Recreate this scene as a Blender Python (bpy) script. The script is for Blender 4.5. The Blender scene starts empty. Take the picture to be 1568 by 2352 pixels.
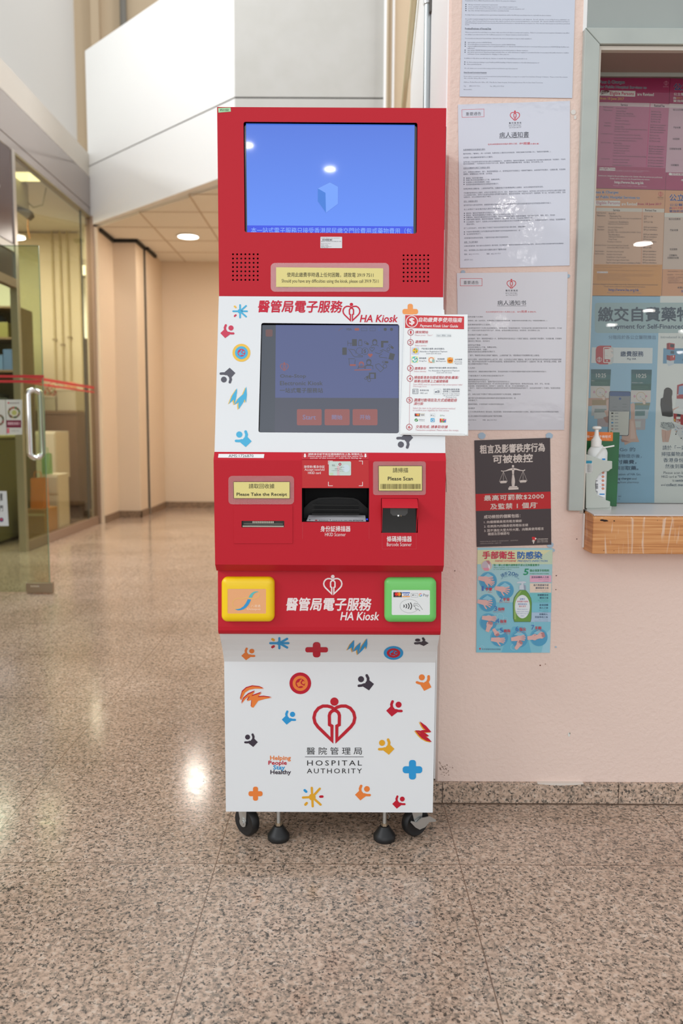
import bpy, bmesh, math, random
import numpy as np
from mathutils import Vector, Matrix
random.seed(7)
SC = bpy.context.scene
COL = SC.collection
PI = math.pi
# ------------------------------------------------------------------ camera
FPX, TILT, CAMZ, ROLL = 1829.0, math.radians(5.96), 1.06, 0.005
cam_d = bpy.data.cameras.new('camera'); cam = bpy.data.objects.new('camera', cam_d); COL.objects.link(cam)
cam_d.sensor_fit = 'VERTICAL'; cam_d.sensor_height = 36.0; cam_d.lens = FPX / 2352 * 36.0
cam.matrix_world = Matrix.Translation((0, 0, CAMZ)) @ Matrix.Rotation(PI/2 - TILT, 4, 'X') @ Matrix.Rotation(ROLL, 4, 'Z')
cam_d.clip_start = 0.05; cam_d.clip_end = 200
cam_d.dof.use_dof = True; cam_d.dof.focus_distance = 1.9; cam_d.dof.aperture_fstop = 3.4
SC.camera = cam
# ------------------------------------------------------------------ colour management, sky, lights
SC.view_settings.view_transform = 'Standard'; SC.view_settings.look = 'None'
SC.view_settings.gamma = 1.0; SC.view_settings.use_curve_mapping = False
SC.view_settings.exposure = 0.0
W = bpy.data.worlds.new('daylight'); SC.world = W; W.use_nodes = True
W.node_tree.nodes['Background'].inputs[0].default_value = (0.94, 0.975, 1.0, 1)
W.node_tree.nodes['Background'].inputs[1].default_value = 0.79
def area(name, loc, target, sx, sy, power, col=(1, 1, 1), shape='RECTANGLE', spread=None):
    d = bpy.data.lights.new(name, 'AREA'); d.shape = shape; d.size = sx; d.size_y = sy
    d.energy = power; d.color = col
    if spread: d.spread = spread
    o = bpy.data.objects.new(name, d); COL.objects.link(o); o.location = loc
    v = Vector(target) - Vector(loc)
    o.rotation_euler = v.to_track_quat('-Z', 'Y').to_euler()
    return o
# clerestory window band high on the left of the hall (runs along the hall)
LX, LZ, LY = -12.0, 9.2, -2.0
d = Vector((1.0, 0, -0.604)).normalized(); up = Vector((0, 1, 0))
strip = area('clerestory_daylight', (LX, LY, LZ), (0, LY, 0), 1, 1, 1420, (0.95, 0.98, 1.0))
strip.data.size = 17.0; strip.data.size_y = 1.3
_X, _Z = Vector((0, 1, 0)), -d; strip.matrix_world = Matrix.Translation((LX, LY, LZ)) @ Matrix((_X, _Z.cross(_X), _Z)).transposed().to_4x4()
# unseen fill added far behind the camera to lift upright faces
area('front_fill', (-1.0, -15.0, 5.0), (-1.0, 0, 3.0), 20, 7, 650, (0.97, 0.98, 1.0))
# added fill beyond the right-hand wall, brightening the upper left wall
area('upper_right_fill', (6.0, 5.0, 7.0), (-4.0, 9.5, 5.5), 3, 2, 360, (0.97, 0.98, 1.0))
# added fill above the view, lifting the shaded lower corner of the bulkhead
area('bulkhead_fill', (-2.3, 4.6, 6.3), (-2.2, 8.2, 3.7), 1.4, 0.9, 62, (1.0, 0.98, 0.95))
# round downlights of the lobby ceiling behind the camera (they mirror in the screen, glass and laminate)
for i, (x, y, p) in enumerate([(-0.11, -2.98, 2), (-0.73, -2.43, 2), (3.46, -4.86, 7), (5.5, -10.0, 7), (5.5, -12.0, 7), (7.4, -13.0, 7), (9.3, -17.7, 7), (1.6, -3.6, 2), (2.0, -4.4, 2), (2.17, -5.6, 2), (3.15, -11.8, 6)]):
    area('lobby_downlight', (x, y, 3.2), (x, y, 0), 0.2 if p > 5 else 0.09, 0.2, p, (1.0, 0.97, 0.92), 'DISK')
# ------------------------------------------------------------------ rays
CT, ST, CR, SR = math.cos(TILT), math.sin(TILT), math.cos(ROLL), math.sin(ROLL)
def rays(px):
    px = np.asarray(px, float).reshape(-1, 2)
    dx, dy = px[:, 0] - 784, px[:, 1] - 1176
    x = (dx * CR + dy * SR) / FPX; y = (-dx * SR + dy * CR) / FPX
    return np.stack([x, CT - y * ST, -ST - y * CT], 1)
ORG = np.array([0, 0, CAMZ])
class Plane:
    def __init__(s, p, n):
        s.p = np.array(p, float); n = np.array(n, float); s.n = n / np.linalg.norm(n)
    def hit(s, px, off=0.0):
        r = rays(px); t = ((s.p + s.n * 0 - ORG) @ s.n) / (r @ s.n)
        return ORG + r * t[:, None] + s.n * off
    def basis(s):
        z = Vector((0, 0, 1)); n = Vector(s.n); u = z.cross(n).normalized()
        return u, n.cross(u), n
def FrontPlane(y): return Plane((0, y, 0), (0, -1, 0))
class Profile:                      # vertical profile (y, z) extruded along x
    def __init__(s, yz): s.yz = yz
    def hit(s, px, off=0.0):
        r = rays(px); out = np.zeros((len(r), 3)); done = np.zeros(len(r), bool)
        for i, ((y0, z0), (y1, z1)) in enumerate(zip(s.yz[:-1], s.yz[1:])):
            n = np.array([0, (z1 - z0), -(y1 - y0)]); n = n / np.linalg.norm(n)
            if n[1] > 0: n = -n
            t = ((np.array([0, y0, z0]) - ORG) @ n) / (r @ n)
            p = ORG + r * t[:, None]
            lo, hi = min(z0, z1), max(z0, z1)
            ok = (~done) & (p[:, 2] >= lo - (9 if i == len(s.yz) - 2 else 0)) & (p[:, 2] <= hi + (9 if i == 0 else 0))
            out[ok] = p[ok] + n * off; done |= ok
        return out
def _cuts(s):                       # image heights at which the profile bends
    return [float(FPX * ((-(y * ST + (z - CAMZ) * CT)) / (y * CT - (z - CAMZ) * ST))) for y, z in s.yz[1:-1]]
def _hit_seg(s, px, mid, off):
    k = sum(1 for c in s.cuts() if mid > c); (y0, z0), (y1, z1) = s.yz[k], s.yz[k + 1]
    return Plane((0, y0, z0), (0, -abs(z0 - z1), -(y1 - y0))).hit(px, off)
Profile.cuts, Profile.hit_seg = _cuts, _hit_seg
# ------------------------------------------------------------------ materials
def lin(v):
    v /= 255.0
    return v / 12.92 if v <= 0.04045 else ((v + 0.055) / 1.055) ** 2.4
def rgb(r, g, b): return (lin(r), lin(g), lin(b), 1)
MATS = {}
def mat(name, col, rough=0.5, metal=0.0, spec=0.5, coat=0.0, coat_r=0.05, emit=None, es=0.0, bump=None, var=None):
    if name in MATS: return MATS[name]
    m = bpy.data.materials.new(name); m.use_nodes = True; MATS[name] = m
    nt = m.node_tree; b = nt.nodes['Principled BSDF']
    b.inputs['Base Color'].default_value = rgb(*col)
    b.inputs['Roughness'].default_value = rough; b.inputs['Metallic'].default_value = metal
    b.inputs['Specular IOR Level'].default_value = spec
    b.inputs['Coat Weight'].default_value = coat; b.inputs['Coat Roughness'].default_value = coat_r
    if emit:
        b.inputs['Emission Color'].default_value = rgb(*emit); b.inputs['Emission Strength'].default_value = es
    if bump or var:
        tc = nt.nodes.new('ShaderNodeTexCoord')
    if bump:                         # (scale, strength, distance, detail)
        n = nt.nodes.new('ShaderNodeTexNoise'); n.inputs['Scale'].default_value = bump[0]; n.inputs['Detail'].default_value = bump[3] if len(bump) > 3 else 2
        bp = nt.nodes.new('ShaderNodeBump'); bp.inputs['Strength'].default_value = bump[1]; bp.inputs['Distance'].default_value = bump[2]
        nt.links.new(tc.outputs['Object'], n.inputs['Vector']); nt.links.new(n.outputs[0], bp.inputs['Height']); nt.links.new(bp.outputs[0], b.inputs['Normal'])
        if coat: nt.links.new(bp.outputs[0], b.inputs['Coat Normal'])
    if var:                          # (scale, colour2, low, high)
        n = nt.nodes.new('ShaderNodeTexNoise'); n.inputs['Scale'].default_value = var[0]; n.inputs['Detail'].default_value = 4
        cr = nt.nodes.new('ShaderNodeValToRGB'); cr.color_ramp.elements[0].position = var[2]; cr.color_ramp.elements[1].position = var[3]
        cr.color_ramp.elements[0].color = rgb(*var[1]); cr.color_ramp.elements[1].color = rgb(*col)
        nt.links.new(tc.outputs['Object'], n.inputs['Vector']); nt.links.new(n.outputs[0], cr.inputs[0]); nt.links.new(cr.outputs[0], b.inputs['Base Color'])
    return m
def ink(r, g, b): return mat('print_%02x%02x%02x' % (r, g, b), (r, g, b), 0.45, spec=0.35)
def glow(name, col, s): return mat(name, (8, 8, 10), 0.08, emit=col, es=s, spec=0.5)
def glass(name, tint, ior=1.45, rough=0.0):
    m = bpy.data.materials.new(name); m.use_nodes = True; nt = m.node_tree; nt.nodes.remove(nt.nodes['Principled BSDF'])
    o = nt.nodes['Material Output']; t = nt.nodes.new('ShaderNodeBsdfTransparent'); g = nt.nodes.new('ShaderNodeBsdfGlossy')
    fr = nt.nodes.new('ShaderNodeFresnel'); mx = nt.nodes.new('ShaderNodeMixShader')
    t.inputs[0].default_value = rgb(*tint); g.inputs['Roughness'].default_value = rough; fr.inputs[0].default_value = ior
    ge = nt.nodes.new('ShaderNodeNewGeometry'); iv = nt.nodes.new('ShaderNodeMath'); iv.operation = 'SUBTRACT'; iv.inputs[0].default_value = 1.0; ml = nt.nodes.new('ShaderNodeMath'); ml.operation = 'MULTIPLY'
    nt.links.new(ge.outputs['Backfacing'], iv.inputs[1]); nt.links.new(fr.outputs[0], ml.inputs[0]); nt.links.new(iv.outputs[0], ml.inputs[1]); nt.links.new(ml.outputs[0], mx.inputs[0]); nt.links.new(t.outputs[0], mx.inputs[1]); nt.links.new(g.outputs[0], mx.inputs[2]); nt.links.new(mx.outputs[0], o.inputs[0])
    MATS[name] = m
    return m
# ------------------------------------------------------------------ mesh builder
class MB:
    def __init__(s): s.v = []; s.f = []; s.m = []; s.mats = []; s.sm = []
    def slot(s, m):
        if m not in s.mats: s.mats.append(m)
        return s.mats.index(m)
    def add(s, vs, fs, m, smooth=False):
        k = len(s.v); i = s.slot(m)
        s.v.extend([tuple(map(float, p)) for p in vs])
        for f in fs: s.f.append([k + j for j in f]); s.m.append(i); s.sm.append(smooth)
        return s
    def box(s, x0, x1, y0, y1, z0, z1, m):
        vs = [(x, y, z) for x in (x0, x1) for y in (y0, y1) for z in (z0, z1)]
        return s.add(vs, [(0, 1, 3, 2), (4, 6, 7, 5), (0, 4, 5, 1), (2, 3, 7, 6), (0, 2, 6, 4), (1, 5, 7, 3)], m)
    def prism(s, poly, axis, a, b, m, smooth=False):          # poly in the two other axes, extruded a..b along axis
        n = len(poly)
        def P(u, w, t): return {'x': (t, u, w), 'y': (u, t, w), 'z': (u, w, t)}[axis]
        vs = [P(u, w, a) for u, w in poly] + [P(u, w, b) for u, w in poly]
        s.add(vs, [tuple(range(n)), tuple(range(2 * n - 1, n - 1, -1))], m)
        return s.add(vs, [(i, (i + 1) % n, n + (i + 1) % n, n + i) for i in range(n)], m, smooth)
    def tube(s, pts, r, m, n=12, caps=True, closed=False):
        pts = [Vector(p) for p in pts]; N = len(pts); rr = r if isinstance(r, (list, tuple)) else [r] * N
        vs = []; prev = None
        for i, p in enumerate(pts):
            if closed: t = pts[(i + 1) % N] - pts[i - 1]
            else: t = pts[min(i + 1, N - 1)] - pts[max(i - 1, 0)]
            t.normalize()
            a = prev - t * prev.dot(t) if prev is not None else (Vector((0, 0, 1)) if abs(t.z) < 0.9 else Vector((1, 0, 0))).cross(t)
            if a.length < 1e-6: a = t.orthogonal()
            a.normalize(); prev = a; b = t.cross(a)
            vs += [p + (a * math.cos(2 * PI * k / n) + b * math.sin(2 * PI * k / n)) * rr[i] for k in range(n)]
        fs = [(i * n + k, i * n + (k + 1) % n, ((i + 1) % N) * n + (k + 1) % n, ((i + 1) % N) * n + k) for i in range(N if closed else N - 1) for k in range(n)]
        s.add(vs, fs, m, True)
        if caps and not closed: s.add(vs[:n], [tuple(range(n))[::-1]], m); s.add(vs[-n:], [tuple(range(n))], m)
        return s
    def lathe(s, c, prof, m, n=28, axis='z', sx=1.0, sy=1.0, a0=0.0, a1=2 * PI):
        c = Vector(c); vs = []; full = abs(a1 - a0 - 2 * PI) < 1e-6; K = n if full else n + 1
        for r, h in prof:
            for k in range(K):
                a = a0 + (a1 - a0) * k / n; u, w = r * math.cos(a) * sx, r * math.sin(a) * sy
                vs.append(c + Vector({'z': (u, w, h), 'y': (u, h, w), 'x': (h, u, w)}[axis]))
        L = len(prof); fs = []
        for i in range(L - 1):
            for k in range(n if full else n):
                k2 = (k + 1) % K
                fs.append((i * K + k, i * K + k2, (i + 1) * K + k2, (i + 1) * K + k))
        s.add(vs, fs, m, True)
        if full:
            if prof[0][0] > 1e-5: s.add(vs[:K], [tuple(range(K))[::-1]], m)
            if prof[-1][0] > 1e-5: s.add(vs[-K:], [tuple(range(K))], m)
        return s
    def mesh(s, me, M, m):                                     # append a bpy mesh transformed by M
        vs = [M @ v.co for v in me.vertices]
        return s.add(vs, [tuple(p.vertices) for p in me.polygons], m)
    def plate(s, S, outer, holes, th, m, off=0.0):             # plate with holes, outlines in pixel coordinates, front on plane S
        u, w, n = S.basis(); o = Vector(S.p)
        def uv(px): return [((Vector(p) - o).dot(u), (Vector(p) - o).dot(w)) for p in S.hit(px)]
        return s.plate_uv(S, uv(outer), [uv(h) for h in holes], th, m, off)
    def plate_uv(s, S, outer, holes, th, m, off=0.0):
        u, w, n = S.basis(); o = Vector(S.p)
        cu = bpy.data.curves.new('c', 'CURVE'); cu.dimensions = '2D'; cu.fill_mode = 'BOTH'; cu.extrude = th / 2
        for ring in [outer] + holes:
            sp = cu.splines.new('POLY'); sp.points.add(len(ring) - 1); sp.use_cyclic_u = True
            for q, (a, b) in zip(sp.points, ring): q.co = (a, b, 0, 1)
        ob = bpy.data.objects.new('c', cu); me = bpy.data.meshes.new_from_object(ob)
        M = Matrix.Translation(o + n * (off - th / 2)) @ Matrix((u, w, n)).transposed().to_4x4()
        s.mesh(me, M, m); bpy.data.meshes.remove(me); bpy.data.objects.remove(ob); bpy.data.curves.remove(cu)
        return s
    def sheet(s, S, quad, m, th=0.0006, off=0.0):              # thin sheet: pixel outline on plane S, front at off+th
        f = S.hit(quad, off + th); b = S.hit(quad, off); k = len(quad)
        s.add(list(f), [tuple(range(k))], m); s.add(list(b), [tuple(range(k))[::-1]], m)
        return s.add(list(f) + list(b), [(i, k + i, k + (i + 1) % k, (i + 1) % k) for i in range(k)], m)
    def build(s, name, parent=None, origin=None, bevel=0.0, seg=2, angle=40, fix=True, auto=None):
        v = np.array(s.v); po = np.array(PW.get(parent.name, (0, 0, 0)) if parent else (0, 0, 0), float)
        if origin is None: origin = po if parent else np.array([(v[:, 0].min() + v[:, 0].max()) / 2, (v[:, 1].min() + v[:, 1].max()) / 2, v[:, 2].min()])
        origin = np.array(origin, float)
        me = bpy.data.meshes.new(name); me.from_pydata([tuple(p) for p in v - origin], [], s.f)
        for m in s.mats: me.materials.append(m)
        me.polygons.foreach_set('material_index', s.m); me.polygons.foreach_set('use_smooth', s.sm)
        if fix:
            bm = bmesh.new(); bm.from_mesh(me); bmesh.ops.remove_doubles(bm, verts=bm.verts, dist=1e-6)
            bmesh.ops.recalc_face_normals(bm, faces=bm.faces); bm.to_mesh(me); bm.free()
        if any(s.sm): me.set_sharp_from_angle(angle=math.radians(angle))
        me.update()
        o = bpy.data.objects.new(name, me); COL.objects.link(o)
        if parent: o.parent = parent
        o.location = origin - po; PW[o.name] = tuple(origin)
        if bevel:
            b = o.modifiers.new('bevel', 'BEVEL'); b.width = bevel; b.segments = seg; b.limit_method = 'ANGLE'; b.angle_limit = math.radians(35); b.harden_normals = False
        return o
PW = {}
def empty(name, loc):
    o = bpy.data.objects.new(name, None); COL.objects.link(o); o.location = loc; o.empty_display_size = 0.05; PW[o.name] = tuple(loc); return o
def tag(o, label, cat, group=None, kind=None):
    o['label'] = label; o['category'] = cat
    if group: o['group'] = group
    if kind: o['kind'] = kind
    return o
def struct(o, label=None):
    o['kind'] = 'structure'
    if label: o['label'] = label
    return o
# ------------------------------------------------------------------ flat printing on a surface
def rrect(x0, y0, x1, y1, r, n=5):
    out = []
    for cx, cy, a in ((x1 - r, y0 + r, -90), (x1 - r, y1 - r, 0), (x0 + r, y1 - r, 90), (x0 + r, y0 + r, 180)):
        for k in range(n + 1):
            t = math.radians(a + 90 * k / n); out.append((cx + r * math.cos(t), cy + r * math.sin(t)))
    return out
def rquad(q, r, n=5):               # rounded quad, q = TL, TR, BR, BL
    out = []; q = [Vector(p) for p in q]
    for i in range(4):
        p, a, b = q[i], (q[i - 1] - q[i]).normalized(), (q[(i + 1) % 4] - q[i]).normalized()
        A, B = p + a * r, p + b * r
        for k in range(n + 1):
            t = k / n; out.append(tuple((1 - t) ** 2 * A + 2 * t * (1 - t) * p + t * t * B))
    return out
class Print:
    def __init__(s, mb, S, view=(0, 0, 1), off=0.0008, slope=0.0, step=0.00018):
        s.mb, s.S, s.vw, s.off, s.sl, s.step, s.k = mb, S, view, off, slope, step, 0
    def px(s, pts):
        p = np.asarray(pts, float).reshape(-1, 2); ox, oy, sc = s.vw
        return np.stack([ox + p[:, 0] / sc, oy + p[:, 1] / sc], 1)
    def put(s, pts, faces, m, L=1):
        s.k = (s.k + 1) % 24; L = L + s.k * 7e-6 / s.step        # never let two prints share one depth
        if isinstance(s.S, Profile):                           # cut faces where the profile bends
            P = s.px(pts)
            for f in faces:
                poly = [tuple(P[i]) for i in f]; key = lambda p: -(p[0] - 784) * SR + (p[1] - 1176) * CR
                for a, b in zip([-1e9] + s.S.cuts(), s.S.cuts() + [1e9]):
                    q = poly
                    for lim, sg in ((a, 1), (b, -1)):
                        out = []
                        for i in range(len(q)):
                            A, B = q[i - 1], q[i]; ka, kb = (key(A) - lim) * sg, (key(B) - lim) * sg
                            if (ka >= 0) != (kb >= 0): t = ka / (ka - kb); out.append((A[0] + (B[0] - A[0]) * t, A[1] + (B[1] - A[1]) * t))
                            if kb >= 0: out.append(B)
                        q = out
                        if len(q) < 3: break
                    if len(q) >= 3:
                        mid = (max(key(p) for p in q) + min(key(p) for p in q)) / 2
                        s.mb.add(list(s.S.hit_seg(q, mid, s.off + L * s.step)), [tuple(range(len(q)))], m)
            return
        s.mb.add(list(s.S.hit(s.px(pts), s.off + L * s.step)), faces, m)
    def poly(s, pts, m, L=1): s.put(pts, [tuple(range(len(pts)))], m, L)
    def rect(s, x0, y0, x1, y1, m, L=1, r=0):
        if r: pts = rrect(x0, y0, x1, y1, r)
        else: pts = [(x0, y0), (x1, y0), (x1, y1), (x0, y1)]
        s.poly([(x, y + s.sl * (x - x0)) for x, y in pts], m, L)
    def box(s, x0, y0, x1, y1, w, m, L=1):
        for a in ((x0, y0, x1, y0), (x1, y0, x1, y1), (x1, y1, x0, y1), (x0, y1, x0, y0)):
            s.stroke([(a[0], a[1] + s.sl * (a[0] - x0)), (a[2], a[3] + s.sl * (a[2] - x0))], w, m, L, cap=False)
    def circ(s, cx, cy, rx, m, L=1, ry=None, n=28, rot=0):
        ry = ry or rx; c, q = math.cos(rot), math.sin(rot)
        s.poly([(cx + rx * math.cos(a) * c - ry * math.sin(a) * q, cy + rx * math.cos(a) * q + ry * math.sin(a) * c) for a in [2 * PI * k / n for k in range(n)]], m, L)
    def ring(s, cx, cy, r, w, m, L=1, ry=None, n=36, a0=0, a1=360):
        ry = ry or r; full = a1 - a0 >= 360; pts = []
        for k in range(n + (0 if full else 1)):
            a = math.radians(a0 + (a1 - a0) * k / n)
            pts += [(cx + r * math.cos(a), cy + ry * math.sin(a)), (cx + (r - w) * math.cos(a), cy + (ry - w) * math.sin(a))]
        N = len(pts) // 2
        s.put(pts, [(2 * k, 2 * ((k + 1) % N), 2 * ((k + 1) % N) + 1, 2 * k + 1) for k in range(N if full else N - 1)], m, L)
    def stroke(s, pts, w, m, L=1, cap=True, taper=None, closed=False):
        P = [Vector(p) for p in pts]; N = len(P); l, r = [], []
        for i, p in enumerate(P):
            if closed: t0, t1 = P[i] - P[i - 1], P[(i + 1) % N] - P[i]
            else: t0 = P[i] - P[i - 1] if i else P[1] - P[0]; t1 = P[i + 1] - P[i] if i < N - 1 else t0
            t0, t1 = t0.normalized(), t1.normalized(); t = (t0 + t1)
            t = t.normalized() if t.length > 1e-6 else t0
            nrm = Vector((-t.y, t.x)); c = max(0.45, nrm.dot(Vector((-t0.y, t0.x))))
            hw = (w if taper is None else w * taper[i]) / 2 / c
            l.append(p + nrm * hw); r.append(p - nrm * hw)
        k = N; s.put([tuple(p) for p in l + r], [(i, (i + 1) % N, k + (i + 1) % N, k + i) for i in range(N if closed else N - 1)], m, L)
        if cap and taper is None and not closed:
            s.circ(P[0].x, P[0].y, w / 2, m, L, n=12); s.circ(P[-1].x, P[-1].y, w / 2, m, L, n=12)
    def text(s, t, x0, y0, x1, y1, m, L=1, bold=0.0, shear=0.0, res=2, rot=0.0, space=1.0, sl=None):
        cu = bpy.data.curves.new('t', 'FONT'); cu.body = t; cu.size = 1; cu.resolution_u = res; cu.shear = shear; cu.space_character = space
        ob = bpy.data.objects.new('t', cu); me = bpy.data.meshes.new_from_object(ob)
        n = len(me.vertices)
        if n:
            co = np.empty(n * 3); me.vertices.foreach_get('co', co); co = co.reshape(-1, 3)[:, :2]
            lo, hi = co.min(0), co.max(0); co = (co - lo) / np.maximum(hi - lo, 1e-6)
            X = x0 + (x1 - x0) * co[:, 0]; sl = s.sl if sl is None else sl
            Y = y1 + (y0 - y1) * co[:, 1] + sl * (X - x0)
            if rot:
                cx, cy = (x0 + x1) / 2, (y0 + y1) / 2; c, q = math.cos(rot), math.sin(rot)
                X, Y = cx + (X - cx) * c - (Y - cy) * q, cy + (X - cx) * q + (Y - cy) * c
            fs = [tuple(p.vertices) for p in me.polygons]; d = bold * 0.9 * (y1 - y0) / max(1, t.count('\n') + 1)
            for ox_, oy_ in (((0, 0),) if bold < 0.008 else ((d, 0), (-d, 0), (0, d), (0, -d))):
                s.put(np.stack([X + ox_, Y + oy_], 1), fs, m, L)
        bpy.data.meshes.remove(me); bpy.data.objects.remove(ob); bpy.data.curves.remove(cu)
    def logo(s, cx, top, h, m, L=1, sq=1.0):                   # heart with a standing figure inside
        k = h / 290.0
        def T(p): return (cx + (p[0] - 820) * k * sq, top + (p[1] - 490) * k)
        s.circ(cx, top + 27 * k, 27 * k * sq, m, L, ry=27 * k)
        for sg in (1, -1):
            g = lambda pts: [T((820 + sg * (x - 820), y)) for x, y in pts]
            s.stroke(g([(820, 566), (800, 553), (775, 546), (745, 546), (716, 560), (694, 588), (686, 622), (693, 655), (712, 682), (758, 727), (804, 771), (804, 677), (788, 668), (787, 608), (792, 592), (803, 580), (820, 573)]), 21 * k, m, L, cap=True)
    def person(s, cx, cy, size, m, mir=False, rot=0.0, L=1, sq=1.0):
        k = size / 100.0; c, q = math.cos(rot), math.sin(rot)
        def T(p):
            x, y = (p[0] - 1207) * k, (p[1] - 562) * k
            if mir: x = -x
            return (cx + x * c - y * q, cy + (x * q + y * c) * sq)
        hx, hy = T((1236, 538)); s.circ(hx, hy, 19 * k, m, L, ry=19 * k * sq)
        s.poly([T(p) for p in ((1158, 576), (1190, 545), (1206, 556), (1216, 570), (1236, 580), (1193, 613))], m, L)
        s.stroke([T(p) for p in ((1194, 556), (1191, 536), (1198, 518))], 17 * k, m, L)
        s.stroke([T(p) for p in ((1218, 573), (1236, 578), (1254, 578))], 16 * k, m, L)
    def cross(s, cx, cy, r, m, L=1, ry=None, w=0.36, r2=None):
        ry = ry or r
        s.rect(cx - r * w, cy - ry, cx + r * w, cy + ry, m, L, r=r * w * 0.8); s.rect(cx - r, cy - ry * w, cx + r, cy + ry * w, m, L, r=ry * w * 0.8)
    def splash(s, cx, cy, r, m, sq=1.0, L=1, rot=0.0, extra=()):
        for i in range(8):
            a = rot + i * PI / 4
            if i in [e[0] for e in extra]:
                for e in extra:
                    if e[0] == i: s.stroke([(cx + math.cos(a) * r * f, cy + math.sin(a) * r * f * sq) for f in (0.72, 0.9)], r * 0.22, e[1], L)
                continue
            f = 1.0 if i % 2 else 0.82
            s.stroke([(cx, cy), (cx + math.cos(a) * r * f, cy + math.sin(a) * r * f * sq)], r * 0.2, m, L)
        s.circ(cx, cy, r * 0.3, m, L, ry=r * 0.3 * sq)
    def brush(s, pts, w, m, m2, L=1, sh=(-4, 2)):              # sharp zigzag brush mark with an offset second colour
        for mm, o, l in ((m2, sh, L), (m, (0, 0), L + 1)):
            for i in range(len(pts) - 1):
                a, b = Vector(pts[i]) + Vector(o), Vector(pts[i + 1]) + Vector(o); d_ = b - a; nn = Vector((-d_.y, d_.x)).normalized()
                mid = (a + b) / 2; bul = nn * w * (0.5 if i % 2 else 0.7)
                s.poly([tuple(a), tuple(a * 0.7 + b * 0.3 + bul * 0.75), tuple(mid + bul), tuple(a * 0.25 + b * 0.75 + bul * 0.8), tuple(b), tuple(mid - bul * 0.35)], mm, l)
    def lines(s, rows, m, L=1, h=None, res=1, bold=0.0):
        for (x0, y0, x1, y1, t) in rows: s.text(t, x0, y0, x1, y1, m, L, res=res, bold=bold)
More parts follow.
